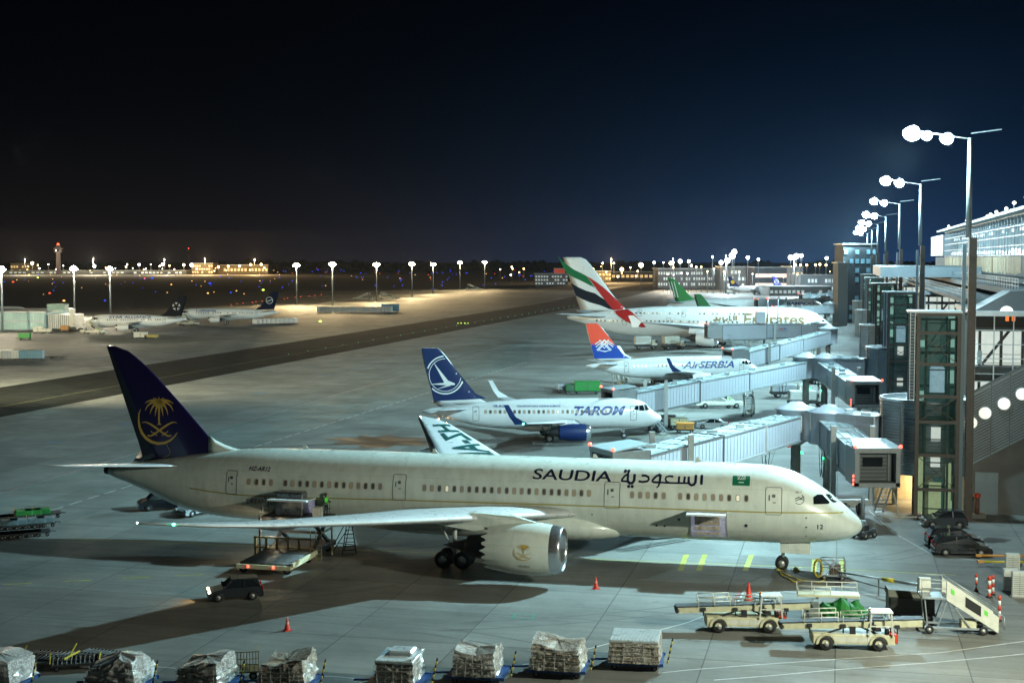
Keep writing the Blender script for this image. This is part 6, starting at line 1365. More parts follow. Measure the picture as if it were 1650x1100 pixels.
# ------------------------------------------------------------------ wrapped freight on dollies, front row
WRAP = mat('clear_wrap_over_cartons', (.36, .33, .28), .25, noise=.75, nscale=1.6, bump=.9, coat=.5); WRAPW = mat('milky_plastic_wrap', (.55, .60, .62), .22, noise=.35, nscale=1.4, bump=.9, coat=.5); NETT = mat('cargo_net_cord', (.35, .36, .33), .6)
def wrap_mat(name, base, dark):
    m, nt, b = node_mat(name); N, L = nt.nodes, nt.links; tc = N.new('ShaderNodeTexCoord'); vo = N.new('ShaderNodeTexVoronoi'); vo.inputs['Scale'].default_value = 1.9; vo.inputs['Randomness'].default_value = .8
    mp = N.new('ShaderNodeMapping'); mp.inputs['Scale'].default_value = (1, 1, 1.5); oi = N.new('ShaderNodeObjectInfo'); va = N.new('ShaderNodeVectorMath'); va.operation = 'ADD'; L.new(tc.outputs['Object'], va.inputs[0]); L.new(oi.outputs['Location'], va.inputs[1]); L.new(va.outputs[0], mp.inputs[0]); L.new(mp.outputs[0], vo.inputs['Vector'])
    n = N.new('ShaderNodeTexNoise'); n.inputs['Scale'].default_value = 3.3; n.inputs['Detail'].default_value = 9; n.inputs['Roughness'].default_value = .72; n.inputs['Distortion'].default_value = 1.4; L.new(va.outputs[0], n.inputs['Vector'])
    cr = N.new('ShaderNodeValToRGB'); e = cr.color_ramp.elements; e[0].position = .42; e[0].color = (*dark, 1); e[1].position = .60; e[1].color = (*base, 1); L.new(n.outputs['Fac'], cr.inputs[0])
    mx = N.new('ShaderNodeMix'); mx.data_type = 'RGBA'; mx.inputs['Factor'].default_value = .35; L.new(cr.outputs[0], mx.inputs['A']); 
    cr2 = N.new('ShaderNodeValToRGB'); e = cr2.color_ramp.elements; e[0].color = (.20, .13, .07, 1); e[1].color = (.62, .60, .55, 1); L.new(vo.outputs['Color'], cr2.inputs[0]); L.new(cr2.outputs[0], mx.inputs['B']); L.new(mx.outputs['Result'], b.inputs['Base Color'])
    bp = N.new('ShaderNodeBump'); bp.inputs['Strength'].default_value = .9; bp.inputs['Distance'].default_value = .12; n2 = N.new('ShaderNodeTexNoise'); n2.inputs['Scale'].default_value = 5; n2.inputs['Detail'].default_value = 8; n2.inputs['Distortion'].default_value = 2.5; L.new(tc.outputs['Object'], n2.inputs['Vector']); L.new(n2.outputs['Fac'], bp.inputs['Height']); L.new(bp.outputs['Normal'], b.inputs['Normal'])
    b.inputs['Roughness'].default_value = .28; b.inputs['Coat Weight'].default_value = .5; b.inputs['Coat Roughness'].default_value = .15; return m
WR = [wrap_mat('wrapped_cartons_brown', (.62, .58, .48), (.05, .03, .02)), wrap_mat('wrapped_cartons_grey', (.55, .57, .55), (.08, .075, .07)), wrap_mat('wrapped_cartons_milky', (.72, .76, .78), (.22, .22, .22))]
def dolly(root, w=3.2, d=2.4):
    b = MB(); b.box((0, 0, .42), (w, d, .14)); b.bx(-w / 2 - .06, w / 2 + .06, -d / 2 - .05, -d / 2 + .03, .34, .52); b.bx(-w / 2 - .06, w / 2 + .06, d / 2 - .03, d / 2 + .05, .34, .52)
    b.bar((-w / 2, 0, .35), (-w / 2 - 1.0, 0, .3), .1); dk = b.build('dolly_frame', BLUM, root)
    b = MB()
    for k in range(7): b.bx(-w / 2 + .3 + k * .42, -w / 2 + .42 + k * .42, -d / 2 - .07, -d / 2 - .05, .36, .44)
    b.build('side_slot', PLAS, dk)
    for x in (-w * .36, w * .36):
        for y in (-d * .4, d * .4): wheel(root, (x, y, .17), .17, .12)
    p = MB(); a, c = Vector((w / 2 + .25, -.2, .3)), Vector((w / 2 + .55, -.1, 1.75))
    p.mi = []
    for k in range(8): p.cyl(a.lerp(c, k / 8), a.lerp(c, (k + 1) / 8), .05, n=8)
    n = len(p.f) // 8; p.mi = [(i // n) % 2 for i in range(len(p.f))]
    p.build('striped_drawbar', [YELM, PLAS], root)
def lump(root, w, d, h, m, style, seed):
    rs = random.Random(seed); b = MB(); b.smooth = False; nx, nz = 28, 12; rings = []
    for j in range(nz + 1):
        t = j / nz; z = .5 + h * min(1, t * 1.12); ring = []
        sh = 1.0
        if t > .89: sh = (1., .93, .02)[min(2, int((t - .89) / .05))] if j < nz else .02
        for k in range(nx):
            a = 2 * math.pi * k / nx + math.pi / 4; cx, cy = math.cos(a), math.sin(a); q = max(abs(cx), abs(cy)); ex = 1 / q if q else 1; ex = ex * .93 + .07
            taper = 1 - (.04 if style == 'box' else .13 if style == 'lump' else .30) * t ** 1.6
            bump_ = 1 + rs.uniform(-.035, .035) * (1.6 if style != 'box' else .8)
            x = cx * ex * w / 2 * taper * sh * bump_; y = cy * ex * d / 2 * taper * sh * bump_
            zz = z + rs.uniform(-.05, .05) * (2 if style == 'soft' else 1)
            if style != 'box' and t > .6: zz += .18 * math.sin(x * 1.7 + seed) + .12 * math.sin(y * 2.3 + seed * 2)
            if j == 0: zz = .5
            ring.append((x, y, zz))
        rings.append(ring)
    b.loft(rings); o = b.build('wrapped_freight', m, None); return o
def freight(i, u, v, w, h, mi, style, label, dlabel, top=None):
    p = gp(u, v); loc = (p.x, p.y, 0); root = thing('freight_dolly', dlabel, 'dolly', loc, R(-9), 'freight dollies along the bottom edge'); dolly(root)
    o = lump(root, w, 2.85, h, WR[mi], style, i * 7 + 3); o.location = (p.x, p.y, .02); o.rotation_euler = (0, 0, R(-10 + random.uniform(-3, 3))); tag(o, label, 'wrapped freight', 'wrapped freight loads along the bottom edge')
    n = MB(); rs = random.Random(i)
    for k in range(5):
        x = -w / 2 + w * (k + .5) / 5; n.bar((x, -1.45, .55), (x + rs.uniform(-.1, .1), -1.40, .5 + h * .9), .022)
    for k in range(4): z = .7 + h * k / 4.6; n.bar((-w / 2, -1.44, z), (w / 2, -1.43, z + rs.uniform(-.08, .08)), .022)
    n.build('strap_net', NETT, o)
    if style == 'box' or top:
        tp = MB(); 
        tp.cbox((0, 0, .53 + h), (w * .95, 2.75, .14), .03)
        for k in range(13): tp.bar((-w / 2 + .12 + w * k / 14, -1.3, .61 + h), (-w / 2 + .32 + w * k / 14, 1.3, .60 + h), .05, .03)
        if top: tp.cbox((.1, .25, .5 + h + .18), (w * .6, 1.2, .36), .08)
        tp.build('ribbed_top_sheet', mat('pale_top_sheet', (.50, .57, .60), .3, noise=.3, nscale=3, coat=.4), o)
freight(0, 1024, 1072, 2.95, 1.22, 0, 'box', 'square freight block with flat ribbed top, rightmost of the bottom row', 'blue dolly fully in view under the rightmost freight block')
freight(1, 900, 1084, 2.95, 1.42, 0, 'lump', 'brown wrapped freight with white top sheet, second from right', 'dolly under the second freight load from the right')
freight(2, 771, 1094, 2.45, 1.42, 1, 'lump', 'round-shouldered grey wrapped freight, third from right', 'dolly under the round-shouldered grey load')
freight(3, 644, 1106, 2.25, 1.2, 1, 'lump', 'freight load with a smaller bale on top, fourth from right', 'dolly under the load with a bale on top', True)
freight(4, 465, 1108, 2.6, 1.2, 0, 'lump', 'low wrinkled grey freight right of the cage cart', 'dolly under the low wrinkled load')
freight(5, 335, 1110, 2.4, 1.25, 1, 'lump', 'dark and silver wrapped freight left of the cage cart', 'dolly under the dark and silver load')
freight(6, 196, 1110, 3.0, 1.25, 2, 'soft', 'soft milky white wrapped heap, second from the left edge', 'dolly under the milky white heap')
freight(7, 2, 1108, 2.8, 1.3, 2, 'lump', 'whitish wrapped freight cut by the left edge', 'dolly under the load at the left edge')
def cage_cart():
    root = thing('cage_cart', 'empty yellowish cage baggage cart between two wrapped loads', 'baggage cart', G(388, 1092), R(10))
    b = MB(); b.box((0, 0, .5), (2.0, 1.3, .08)); b.bar((-1, 0, .45), (-1.8, 0, .35), .08); b.build('floor_frame', mat('cart_ochre', (.22, .18, .08), .5, .3, noise=.3), root)
    c = MB()
    for x0, y0, x1, y1, n in ((1, -.65, 1, .65, 8), (-1, .65, 1, .65, 12)):
        for k in range(n + 1): t = k / n; c.bar((x0 + (x1 - x0) * t, y0 + (y1 - y0) * t, .52), (x0 + (x1 - x0) * t, y0 + (y1 - y0) * t, 1.65 if x0 == 1 else 1.3), .035)
        for z in (.9, 1.3): c.bar((x0, y0, z), (x1, y1, z), .04)
    c.bar((1, -.65, 1.65), (1, .65, 1.65), .06); c.bar((-1, -.65, .95), (1, -.65, .95), .04)
    for k in range(9): c.bar((-1 + k * .25, -.65, .52), (-1 + k * .25, -.65, .95), .03)
    c.build('cage', mat('cart_ochre', (.22, .18, .08), .5), root)
    for x in (-.7, .7):
        for s in (-1, 1): wheel(root, (x, s * .5, .24), .24, .14)
cage_cart()
for i, (u, v, rz, t) in enumerate(((82, 1066, -12, 'empty black roller dolly lying at the lower left'), (122, 1074, 14, 'second empty roller dolly beside the first at lower left'), (160, 1064, -20, 'empty dolly behind the milky white heap'))):
    root = thing('empty_dolly', t, 'dolly', G(u, v), R(rz)); b = MB(); b.box((0, 0, .38), (2.6, .1, .12)); b.box((0, -.9, .38), (2.6, .1, .12)); b.box((0, .9, .38), (2.6, .1, .12)); b.bar((-1.3, 0, .38), (-2.2, .1, .3), .08)
    for k in range(11): b.cyl((-1.25 + k * .25, -.9, .4), (-1.25 + k * .25, .9, .4), .06, n=6)
    b.build('roller_frame', PLAS, root); b = MB(); b.bar((1.35, -.9, .5), (1.35, .9, .5), .08); b.bar((-1.35, -.9, .5), (-1.35, -.3, 1.0), .06); b.build('stop_rail', YELM, root)
    for x in (-1., 1.):
        for s in (-1, 1): wheel(root, (x, s * .7, .17), .17, .1)

# ------------------------------------------------------------------ freight loader under the rear hold
def loader():
    p = gp(460, 912); root = thing('freight_loader', 'scissor freight loader with raised platform at the rear hold of the cream jet', 'freight loader', (p.x, p.y, 0), R(-13))
    f = MB(); f.cbox((-.2, -1.2, .75), (4.4, 5.0, .25), .05); f.build('lower_platform', GCREAM, root)
    r = MB()
    for k in range(13): r.cyl((-2.2, -3.4 + k * .37, .93), (1.8, -3.4 + k * .37, .93), .09, n=8)
    r.build('roller', DECK, root)
    e = MB(); e.box((-.2, -3.75, .72), (4.3, .15, .3)); e.box((2.05, -1.2, .95), (.15, 5.0, .3)); e.build('edge_beam', GCREAM, root)
    for x in (-1.4, .6): beacon(root, (x, -3.86, .7), REDL, .09)
    u = MB(); u.cbox((-.6, 5.2, 3.05), (5.4, 4.2, .32), .05); u.build('upper_platform', DARKM, root)
    pl = MB()
    for k in range(14): pl.cyl((-3.1 + .4 * k, 3.15, 2.92), (-3.1 + .4 * k, 3.3, 2.92), .13, n=8)
    pl.build('under_roller', DARKM, root)
    s = MB()
    for x in (-2.2, 1.2):
        s.bar((x, 2.6, .6), (x, 6.5, 3.0), .22); s.bar((x, 6.5, .6), (x, 2.6, 3.0), .22)
    s.bar((-2.2, 4.5, 1.8), (1.2, 4.5, 1.8), .2); s.cbox((-.6, 4.6, .65), (4.4, 4.6, .4), .05); s.build('scissor_lift', PLAS, root)
    g = MB()
    for x in (-3.0, -2.1, -1.2, -.3, .6): g.bx(x - .08, x + .08, 1.2, 1.35, .3, 1.9)
    g.bx(-3.1, 1.5, 1.2, 1.3, 1.85, 1.98); g.bx(-3.1, 1.5, 1.2, 1.3, 1.1, 1.2); g.build('guard_post', mat('ochre_steel', (.36, .31, .12), .5, noise=.25), root)
    w = MB()
    for k in range(6): w.bx(1.6, 2.5, 1.15, 1.2, .4 + k * .36, .44 + k * .36)
    for x in (1.6, 2.05, 2.5): w.bx(x - .025, x + .025, 1.13, 1.18, .3, 2.6)
    w.bx(2.45, 2.55, 1.2, 3.5, 2.4, 2.5); w.bx(2.45, 2.55, 3.4, 3.5, .3, 3.0); w.build('access_ladder', mat('ochre_steel', (.36, .31, .12), .5), root)
    c = MB(); c.bx(-3.2, -3.05, 2.4, 2.55, .3, 3.4); rail(c, [(-3.2, 3.2, 3.2), (-3.2, 7.0, 3.2)], 1.1); rail(c, [(1.9, 3.2, 3.2), (1.9, 6.0, 3.2)], 1.1); c.build('handrail', GALD, root)
    o = MB(); o.cbox((1.3, 3.6, 3.6), (.7, .7, .9), .08); o.build('operator_stand', GCR2, root)
    for x in (-2.3, 1.2):
        for y in (-2.6, 1.6, 6.0): wheel(root, (x, y, .35), .35, .25)
    wl = MB(); wl.rev((-2.2, 2.9, 2.7), (0, -1, 0), [(0, .12), (.06, .2), (.1, .01)], 12); wl.build('work_lamp', mat('work_lamp_glow', (1, 1, .9), .3, emit=(1, .95, .75), es=90.), root)
    light('POINT', root, (-2.2, 2.6, 2.6), 260, (1, .8, .5), .12)
    cg = MB(); cg.cbox((-1.2, 4.9, 4.15), (2.3, 2.3, 1.8), .12); o = cg.build('freight_container', mat('steel_container', (.20, .21, .22), .3, .7, noise=.5, nscale=2.5), None); o.location = (p.x, p.y, 0); o.rotation_euler = (0, 0, R(-13)); tag(o, 'dull metal freight container half inside the rear hold', 'freight container')
    n = MB(); 
    for k in range(5): n.bx(-2.35 + k * .55, -2.32 + k * .55, 3.73, 3.76, 3.3, 5.0)
    n.build('container_rib', GALD, o)
    return root, p
LD, LP = loader()
# person in a green vest on the loader
def person(label, loc, rz, vest):
    root = None
    me = bpy.data.meshes.new('person'); bm = bmesh.new()
    J = dict(pel=(0, 0, .95), ch=(0, .02, 1.25), nk=(0, .03, 1.48), hd=(0, .0, 1.6), tp=(0, .0, 1.76), hl=(.1, 0, .92), kl=(.12, -.05, .5), al=(.12, .02, .09), fl=(.12, -.15, .04), hr=(-.1, 0, .92), kr=(-.13, -.02, .5), ar=(-.14, .06, .09), fr=(-.14, -.12, .04),
             sl=(.19, .02, 1.42), el=(.27, -.02, 1.14), wl=(.22, -.26, 1.05), pl=(.20, -.36, 1.08), sr=(-.19, .02, 1.42), er=(-.27, .0, 1.14), wr=(-.25, -.2, .98), pr=(-.24, -.3, .98))
    E_ = [('pel', 'ch'), ('ch', 'nk'), ('nk', 'hd'), ('hd', 'tp'), ('pel', 'hl'), ('hl', 'kl'), ('kl', 'al'), ('al', 'fl'), ('pel', 'hr'), ('hr', 'kr'), ('kr', 'ar'), ('ar', 'fr'), ('ch', 'sl'), ('sl', 'el'), ('el', 'wl'), ('wl', 'pl'), ('ch', 'sr'), ('sr', 'er'), ('er', 'wr'), ('wr', 'pr')]
    rad = dict(pel=.15, ch=.16, nk=.06, hd=.10, tp=.08, hl=.1, kl=.065, al=.045, fl=.04, hr=.1, kr=.065, ar=.045, fr=.04, sl=.065, el=.05, wl=.035, pl=.035, sr=.065, er=.05, wr=.035, pr=.035)
    ks = list(J); V = [bm.verts.new(J[k]) for k in ks]
    for a, b in E_: bm.edges.new((V[ks.index(a)], V[ks.index(b)]))
    bm.to_mesh(me); bm.free(); o = bpy.data.objects.new('person', me); C.objects.link(o)
    md = o.modifiers.new('s', 'SKIN'); 
    for i, k in enumerate(ks): me.skin_vertices[0].data[i].radius = (rad[k],) * 2
    me.skin_vertices[0].data[0].use_root = True
    sb = o.modifiers.new('d', 'SUBSURF'); sb.levels = sb.render_levels = 1
    me.materials.append(mat('dark_work_clothes', (.02, .03, .06), .8)); o.location = loc; o.rotation_euler = (0, 0, rz); tag(o, label, 'person')
    v = MB(); v.smooth = True; v.loft([[(w * math.cos(t), .02 + w * .68 * math.sin(t), z) for t in [2 * math.pi * q / 12 for q in range(12)]] for z, w in ((.9, .21), (1.1, .22), (1.3, .24), (1.44, .2))], cap=False); v.build('safety_vest', vest, o)
    h = MB(); h.rev((0, 0, 1.56), (0, 0, 1), [(0, .11), (.08, .125), (.17, .11), (.23, .05), (.24, .001)], 12); h.build('hair', mat('brown_hair', (.05, .03, .02), .8), o)
    f = MB(); f.smooth = True; f.rev((0, -.03, 1.52), (0, 0, 1), [(0, .04), (.04, .08), (.12, .1), (.2, .06)], 12); f.build('face', mat('skin_tone', (.35, .2, .14), .6), o)
    return o
VEST = mat('green_safety_vest', (.12, .75, .05), .6, emit=(.1, .5, .02), es=.05)
m_ = Matrix.Translation((LP.x, LP.y, 0)) @ Matrix.Rotation(R(-13), 4, 'Z')
person('person in a green vest standing on the raised loader platform by the rear hold', m_ @ Vector((1.6, 4.6, 3.21)), R(60), VEST)
def ladder_a():
    p = gp(563, 892); root = thing('step_ladder', 'tall slender trestle ladder standing under the wing of the cream jet', 'ladder', (p.x, p.y, 0), R(10))
    b = MB()
    for s in (-.35, .35): b.bar((s * 1.6, 0, 0), (s * .4, 0, 2.9), .07); b.bar((s * 1.6 - .9, 1.2, 0), (s * .4, .1, 2.8), .05)
    for k in range(9): t = k / 9; w = .35 * (1.6 - 1.2 * t); b.bar((-w, 0, 2.9 * t), (w, 0, 2.9 * t), .05)
    b.bar((-1.4, .4, 0), (-.15, 0, 2.0), .06); b.bar((-.9, 1.2, .7), (.5, 0, .7), .05); b.build('ladder_frame', PLAS, root); b = MB(); b.box((0, 0, 2.92), (.4, .4, .05)); b.build('top_step', GALD, root)
ladder_a()
# rows of parked container dollies, left edge under the tail
def uld(parent, c, w, d, h, m):
    b = MB(); x, y, z = c; b.prism([(-w / 2, 0), (w / 2 - .35, 0), (w / 2, .45), (w / 2, h), (-w / 2, h)], 'y', -d / 2, d / 2); b.xf(Matrix.Translation(c)); return b.build('container', m, parent)
UB = mat('container_aluminium', (.42, .45, .48), .4, .5, noise=.25, nscale=1.5); UBB = mat('container_blue_panel', (.10, .22, .30), .45, noise=.2); UBW = mat('container_white_panel', (.5, .5, .46), .5, noise=.2)
k = 0
for j, (v, n, ms) in enumerate(((832, 7, 'green'), (847, 8, 'blue'), (862, 6, 'dark'))):
    for i in range(n):
        u = 82 - 14.5 * i - (j * 9); p = gp(u, v + i * 1.2); root = thing('container_dolly', '%s dolly, number %d from the right in the %s row at the left edge' % ({'green': 'green-topped', 'blue': 'blue-grey', 'dark': 'dark empty'}[ms], i + 1, ('back', 'middle', 'front')[j]), 'dolly', (p.x, p.y, 0), R(20), 'dollies parked at the left edge')
        b = MB(); b.box((0, 0, .38), (1.7, 1.6, .1)); b.bar((.85, 0, .35), (1.3, 0, .3), .07); b.build('dolly_frame', PLAS, root)
        for x in (-.6, .6):
            for s in (-1, 1): wheel(root, (x, s * .65, .16), .16, .1)
        if (ms == 'blue' and i % 3 < 2) or (ms == 'green' and i in (1, 2, 3)): 
            b = MB(); b.cbox((0, 0, .62), (1.5, 1.4, .4), .06); b.build('folded_cover', GTARP if ms == 'green' else mat('folded_blue_grey', (.10, .16, .18), .5, noise=.5, nscale=3), root)
            b = MB(); b.bar((-.8, -.75, .5), (-.8, .75, .9), .06); b.build('rail', ORNG if i % 2 else GALV, root)
# ------------------------------------------------------------------ left apron equipment
cols = ['dirty white', 'ribbed white', 'cream', 'pale blue', 'blue-grey', 'cool grey']
for i, (u, m) in enumerate(((-6, UBW), (17, UB), (31, UBW), (44, UBB), (58, UBB))):
    p = gp(u, 580); root = thing('cargo_container', '%s cargo container in the short row on the left apron' % cols[i], 'cargo container', (p.x, p.y, 0), R(4), 'container row on the left apron')
    b = MB(); b.bx(-1.7, 1.7, -1, 1, .45, 2.3); b.build('container_body', m, root); b = MB()
    for k in range(6): b.bx(-1.6 + k * .62, -1.56 + k * .62, -1.04, -1.0, .5, 2.25)
    b.build('rib', GALD, root); b = MB(); b.box((0, 0, .36), (3.6, 2.1, .1)); b.build('dolly_frame', PLAS, root)
    for x in (-1.2, 1.2):
        for s in (-1, 1): wheel(root, (x, s * .8, .16), .16, .1)
for i, u in enumerate((76, 92)):
    p = gp(u, 577); root = thing('flat_dolly', ('first', 'second')[i] + ' empty flat dolly right of the container row', 'dolly', (p.x, p.y, 0), R(4)); b = MB(); b.box((0, 0, .4), (3.2, 1.8, .12)); b.bar((1.6, 0, .4), (2.4, 0, .5), .08); b.build('dolly_frame', PLAS, root)
    for x in (-1.1, 1.1):
        for s in (-1, 1): wheel(root, (x, s * .8, .17), .17, .1)
def cartbox(label, u, v, w, h, m, rz=0, tow=True, name='baggage_cart'):
    p = gp(u, v); root = thing(name, label, 'cart', (p.x, p.y, 0), R(rz)); b = MB(); b.box((0, 0, .45), (w, 1.6, .14)); 
    if tow: b.bar((-w / 2, 0, .4), (-w / 2 - 1, 0, .35), .1)
    b.build('chassis', PLAS, root); b = MB(); b.cbox((0, 0, .55 + h / 2), (w - .1, 1.55, h), .08); b.build('body', m, root)
    b = MB(); b.box((0, 0, .55 + h), (w + .05, 1.65, .08)); b.build('roof', m, root)
    b = MB(); b.bx(-w * .02, w * .02, -.8, -.78, .6, .5 + h); b.bx(-w * .45, w * .45, -.8, -.78, .55 + h * .5, .6 + h * .5); b.build('side_strip', GALD, root)
    for x in (-w * .36, w * .36):
        for s in (-1, 1): wheel(root, (x, s * .7, .25), .25, .15)
    return root
cartbox('bright green cart alone on the left apron', 40, 547, 3.4, 1.3, mat('bright_green_box', (.01, .22, .03), .5))
cartbox('white cart left of the pair near the left pier', 62, 537, 3.0, 1.5, GCR2); cartbox('low white cart right of the pair near the left pier', 76, 537, 2.8, .9, GCR2)
cartbox('white container cart below the tail of the left jets', 227, 546, 4.0, 1.5, UBW); cartbox('low yellow cart coupled behind the white container cart', 244, 546, 4.0, .7, mat('cart_yellow', (.35, .28, .06), .5, noise=.2))
cartbox('orange and white cart beside the left pier', 105, 534, 2.6, 1.3, ORNG); cartbox('small grey cart between the pier and the left jet', 119, 533, 2.6, 1.2, UB)
cartbox('green luggage trailer behind the small jet tail', 946, 634, 4.6, 1.6, mat('bright_green_box', (.01, .3, .03), .5), 3); cartbox('dark green tug ahead of the green luggage trailer', 922, 634, 2.4, 1.1, mat('tug_green', (.02, .12, .04), .5), 3); cartbox('grey cart at the head of the green luggage train', 908, 632, 2.4, 1.0, UB, 3)
def catering(label, u, v, rz, s=1., m=GCR2, box=ORNG, hb=2.0, raised=1.2):
    p = gp(u, v); root = thing('service_truck', label, 'service truck', (p.x, p.y, 0), R(rz)); b = MB(); b.cbox((0, 0, .8), (6, 2.2, .4), .05); b.build('chassis', PLAS, root); b = MB(); b.cbox((2.3, 0, 1.6), (1.5, 2.2, 1.5), .25); c = b.build('cab', m, root); b = MB(); b.bx(2.4, 3.06, -1.12, 1.12, 1.65, 2.15); b.build('cab_window', GLS, c)
    b = MB(); b.cbox((-.8, 0, 1. + raised + hb / 2), (4.2, 2.2, hb), .1); b.build('box_body', box, root)
    if raised > .5: b = MB(); b.bar((-2.2, -.9, 1), (.6, -.9, 1 + raised), .15); b.bar((.6, -.9, 1), (-2.2, -.9, 1 + raised), .15); b.build('scissor', GALD, root)
    for x in (-1.9, 2.0):
        for sd in (-1, 1): wheel(root, (x, sd * .95, .45), .45, .3)
    return root
catering('orange-bodied service truck raised beside the jet with the red and blue tail', 1060, 619, 90, box=ORNG, hb=1.6, raised=2.4)
catering('white high service truck under the belly of the double-deck giant', 1085, 563, 20, box=GCR2, raised=.6); catering('second white service truck farther left under the giant', 1040, 562, 5, box=UBW, raised=.3); catering('pale truck parked right of the bridge columns', 1300, 655, 0, box=UBW, raised=.2, hb=1.4); catering('white service truck by the second retracted bridge', 1325, 618, 5, box=GCR2, raised=.3, hb=1.6)
catering('low grey tanker truck behind the second bridge', 1270, 640, 0, box=UB, raised=.1, hb=1.1); catering('small truck with lit back on the taxi lane beyond the green tail', 1178, 474, 0, box=UBW, raised=.2, hb=1.5)
cartbox('small tug with load in front of the small jet nose', 1092, 690, 2.6, .9, GCREAM, 10); cartbox('second small tug at the foot of the bridge posts', 1104, 697, 2.4, .8, ORNG, -8); cartbox('grey loading unit close behind the small jet nose wheel', 1075, 688, 2.2, 1.1, GALD, 5)
for i, (u, v, c) in enumerate(((1000, 562, 'warm'), (1062, 566, 'warm'))):
    light('POINT', None, gp(u, v, 2.0), 900, (1, .7, .4), .4).name = 'apron_work_light'
# long row of container trolleys under the yellow lamps
k = 0
for i in range(22):
    u = 515 + 5.4 * i; p = gp(u, 503.5); o = MB().bx(-1.0, 1.0, -1.6, 1.6, .3, 2.6).bx(-1.1, 1.1, -1.7, 1.7, .2, .34).bx(-1.03, -.98, -1.62, 1.62, 2.5, 2.7).build('trolley_box', UB if i % 3 else UBW); o.location = (p.x, p.y, 0); tag(o, 'one of the many identical grey trolley boxes in the long yellow-lit row', 'trolley box', 'long row of trolley boxes under the yellow lamps')
for i in range(10):
    u = 412 + 7.0 * i; p = gp(u, 522 - i * .2); o = MB().bx(-.9, .9, -1.4, 1.4, .3, 1.9).bx(-1., 1., -1.5, 1.5, .15, .3).build('blast_fence_panel', UB); o.location = (p.x, p.y, 0); tag(o, 'one of the identical grey fence panels behind the ring-emblem tail', 'fence panel', 'low panel row behind the left jets')
o = cartbox('blue-white container at the right end of the long trolley row', 629, 502.5, 8, 3, UBB, name='cargo_container')
# left pier building
def left_pier():
    L = thing('pier_building', 'low glass-walled pier glowing pale green at the left edge', 'terminal building', gp(0, 531), 0)
    b = MB(); D = gp(0, 531).y; s = FPX / D; w = 72 / s; b.bx(-30, w, 0, 30, 0, 5.6); b.build('pier_wall', mat('pier_lit_wall', (.30, .42, .38), .6, emit=(.35, .62, .52), es=.22, noise=.4, nscale=.15), L)
    b = MB(); b.bx(-30, w + .6, -.6, 30, 5.6, 6.1); b.bx(-30, w, -.15, 0, 2.6, 3.1); b.build('roof', GALV, L)
    b = MB(); 
    for k in range(40): b.bx(-28 + k * 1.2, -27.93 + k * 1.2, -.12, 0, .3, 5.6)
    b.build('mullions', GALV, L)
    b = MB(); b.bx(w, w + 46 / s, 2, 12, .2, 4.9); b.build('link_wall', GALV, L); b = MB()
    for k in range(14): b.bx(w + .4 + k * .7, w + .6 + k * .7, 1.85, 2, .2, 4.9)
    b.build('cladding_rib', GALD, L); b = MB(); b.cbox((w + 2, 8, 7.2), (6, 5, 2.4), .2); b.build('roof_unit', mat('roof_unit_green', (.22, .34, .30), .5), L)
    b = MB(); b.bx(w + 8.5, w + 10, -1, 1, 0, 7); b.build('white_stair_shaft', GCR2, L)
left_pier()
light('POINT', None, gp(60, 545, 9), 2500, (.55, 1, .85), 1.).name = 'pier_front_light'
# warm floodlight masts of the far apron
wm = [(4, 432, 535), (120, 431, 510), (178, 431.5, 509), (478, 426, 491), (536, 424.5, 493), (607, 425, 486), (664, 424, 478.5), (698, 425, 473), (741, 422, 467), (781, 421.5, 465.5)]
for i, (u, vt, vb) in enumerate(wm):
    p = gp(u, vb); s = FPX / p.y; h = 23.5 - (vt - 417.3) / s
    L = thing('apron_mast', 'pale yellow-lamp apron mast, %s from the left along the far apron' % NTH[i] if i < 9 else 'pale yellow-lamp apron mast at the right end of the far apron', 'light mast', (p.x, p.y, 0), 0, 'warm lamp masts of the far apron')
    if i == 0: L['label'] = 'apron mast standing on the very left edge of the picture'
    b = MB(); b.cyl((0, 0, 0), (0, 0, h), .42 if i < 3 else .3, .25, 10); b.build('pole', GALV, L)
    b = MB(); b.rev((0, 0, h - .2), (0, 0, 1), [(0, .3), (.1, 1.3), (.25, 1.3), (.35, .3)], 14); b.build('crown_ring', GALD, L)
    warm = i > 2; r = (1.8 if i in (1,) else 1.35) * (1 if i < 3 else 1.5)
    q = MB()
    for k in range(8): t = 2 * math.pi * k / 8; q.rev((r * .62 * math.cos(t), r * .62 * math.sin(t), h - .35), (0, 0, -1), [(-.3, .2), (0, .55), (.35, .5), (.55, .05)], 10)
    q.rev((0, 0, h + .6), (0, 0, -1), [(0, .1), (.3, r * .6), (1.0, r * .8), (1.7, r * .6), (2.1, .1)], 12)
    q.build('lamp_cluster', LAMPW if warm else mat('lamp_pale_white', (1, 1, 1), .3, emit=(1, .93, .74), es=190.), L)
    light('SPOT', L, (0, -1.6, h - .6), PW_WARM * (.22, .4, .45)[i] if i < 3 else PW_WARM * .9, (1, .86, .62) if i < 3 else (1, .74, .38), 1.2, R(130), (-5 if i > 6 else 12, -52, 0)); light('SPOT', L, (0, 0, h - 1.2), PW_WARM * .02, (1, .86, .62) if i < 3 else (1, .72, .36), 1.2, R(160), (0, -3, 0))
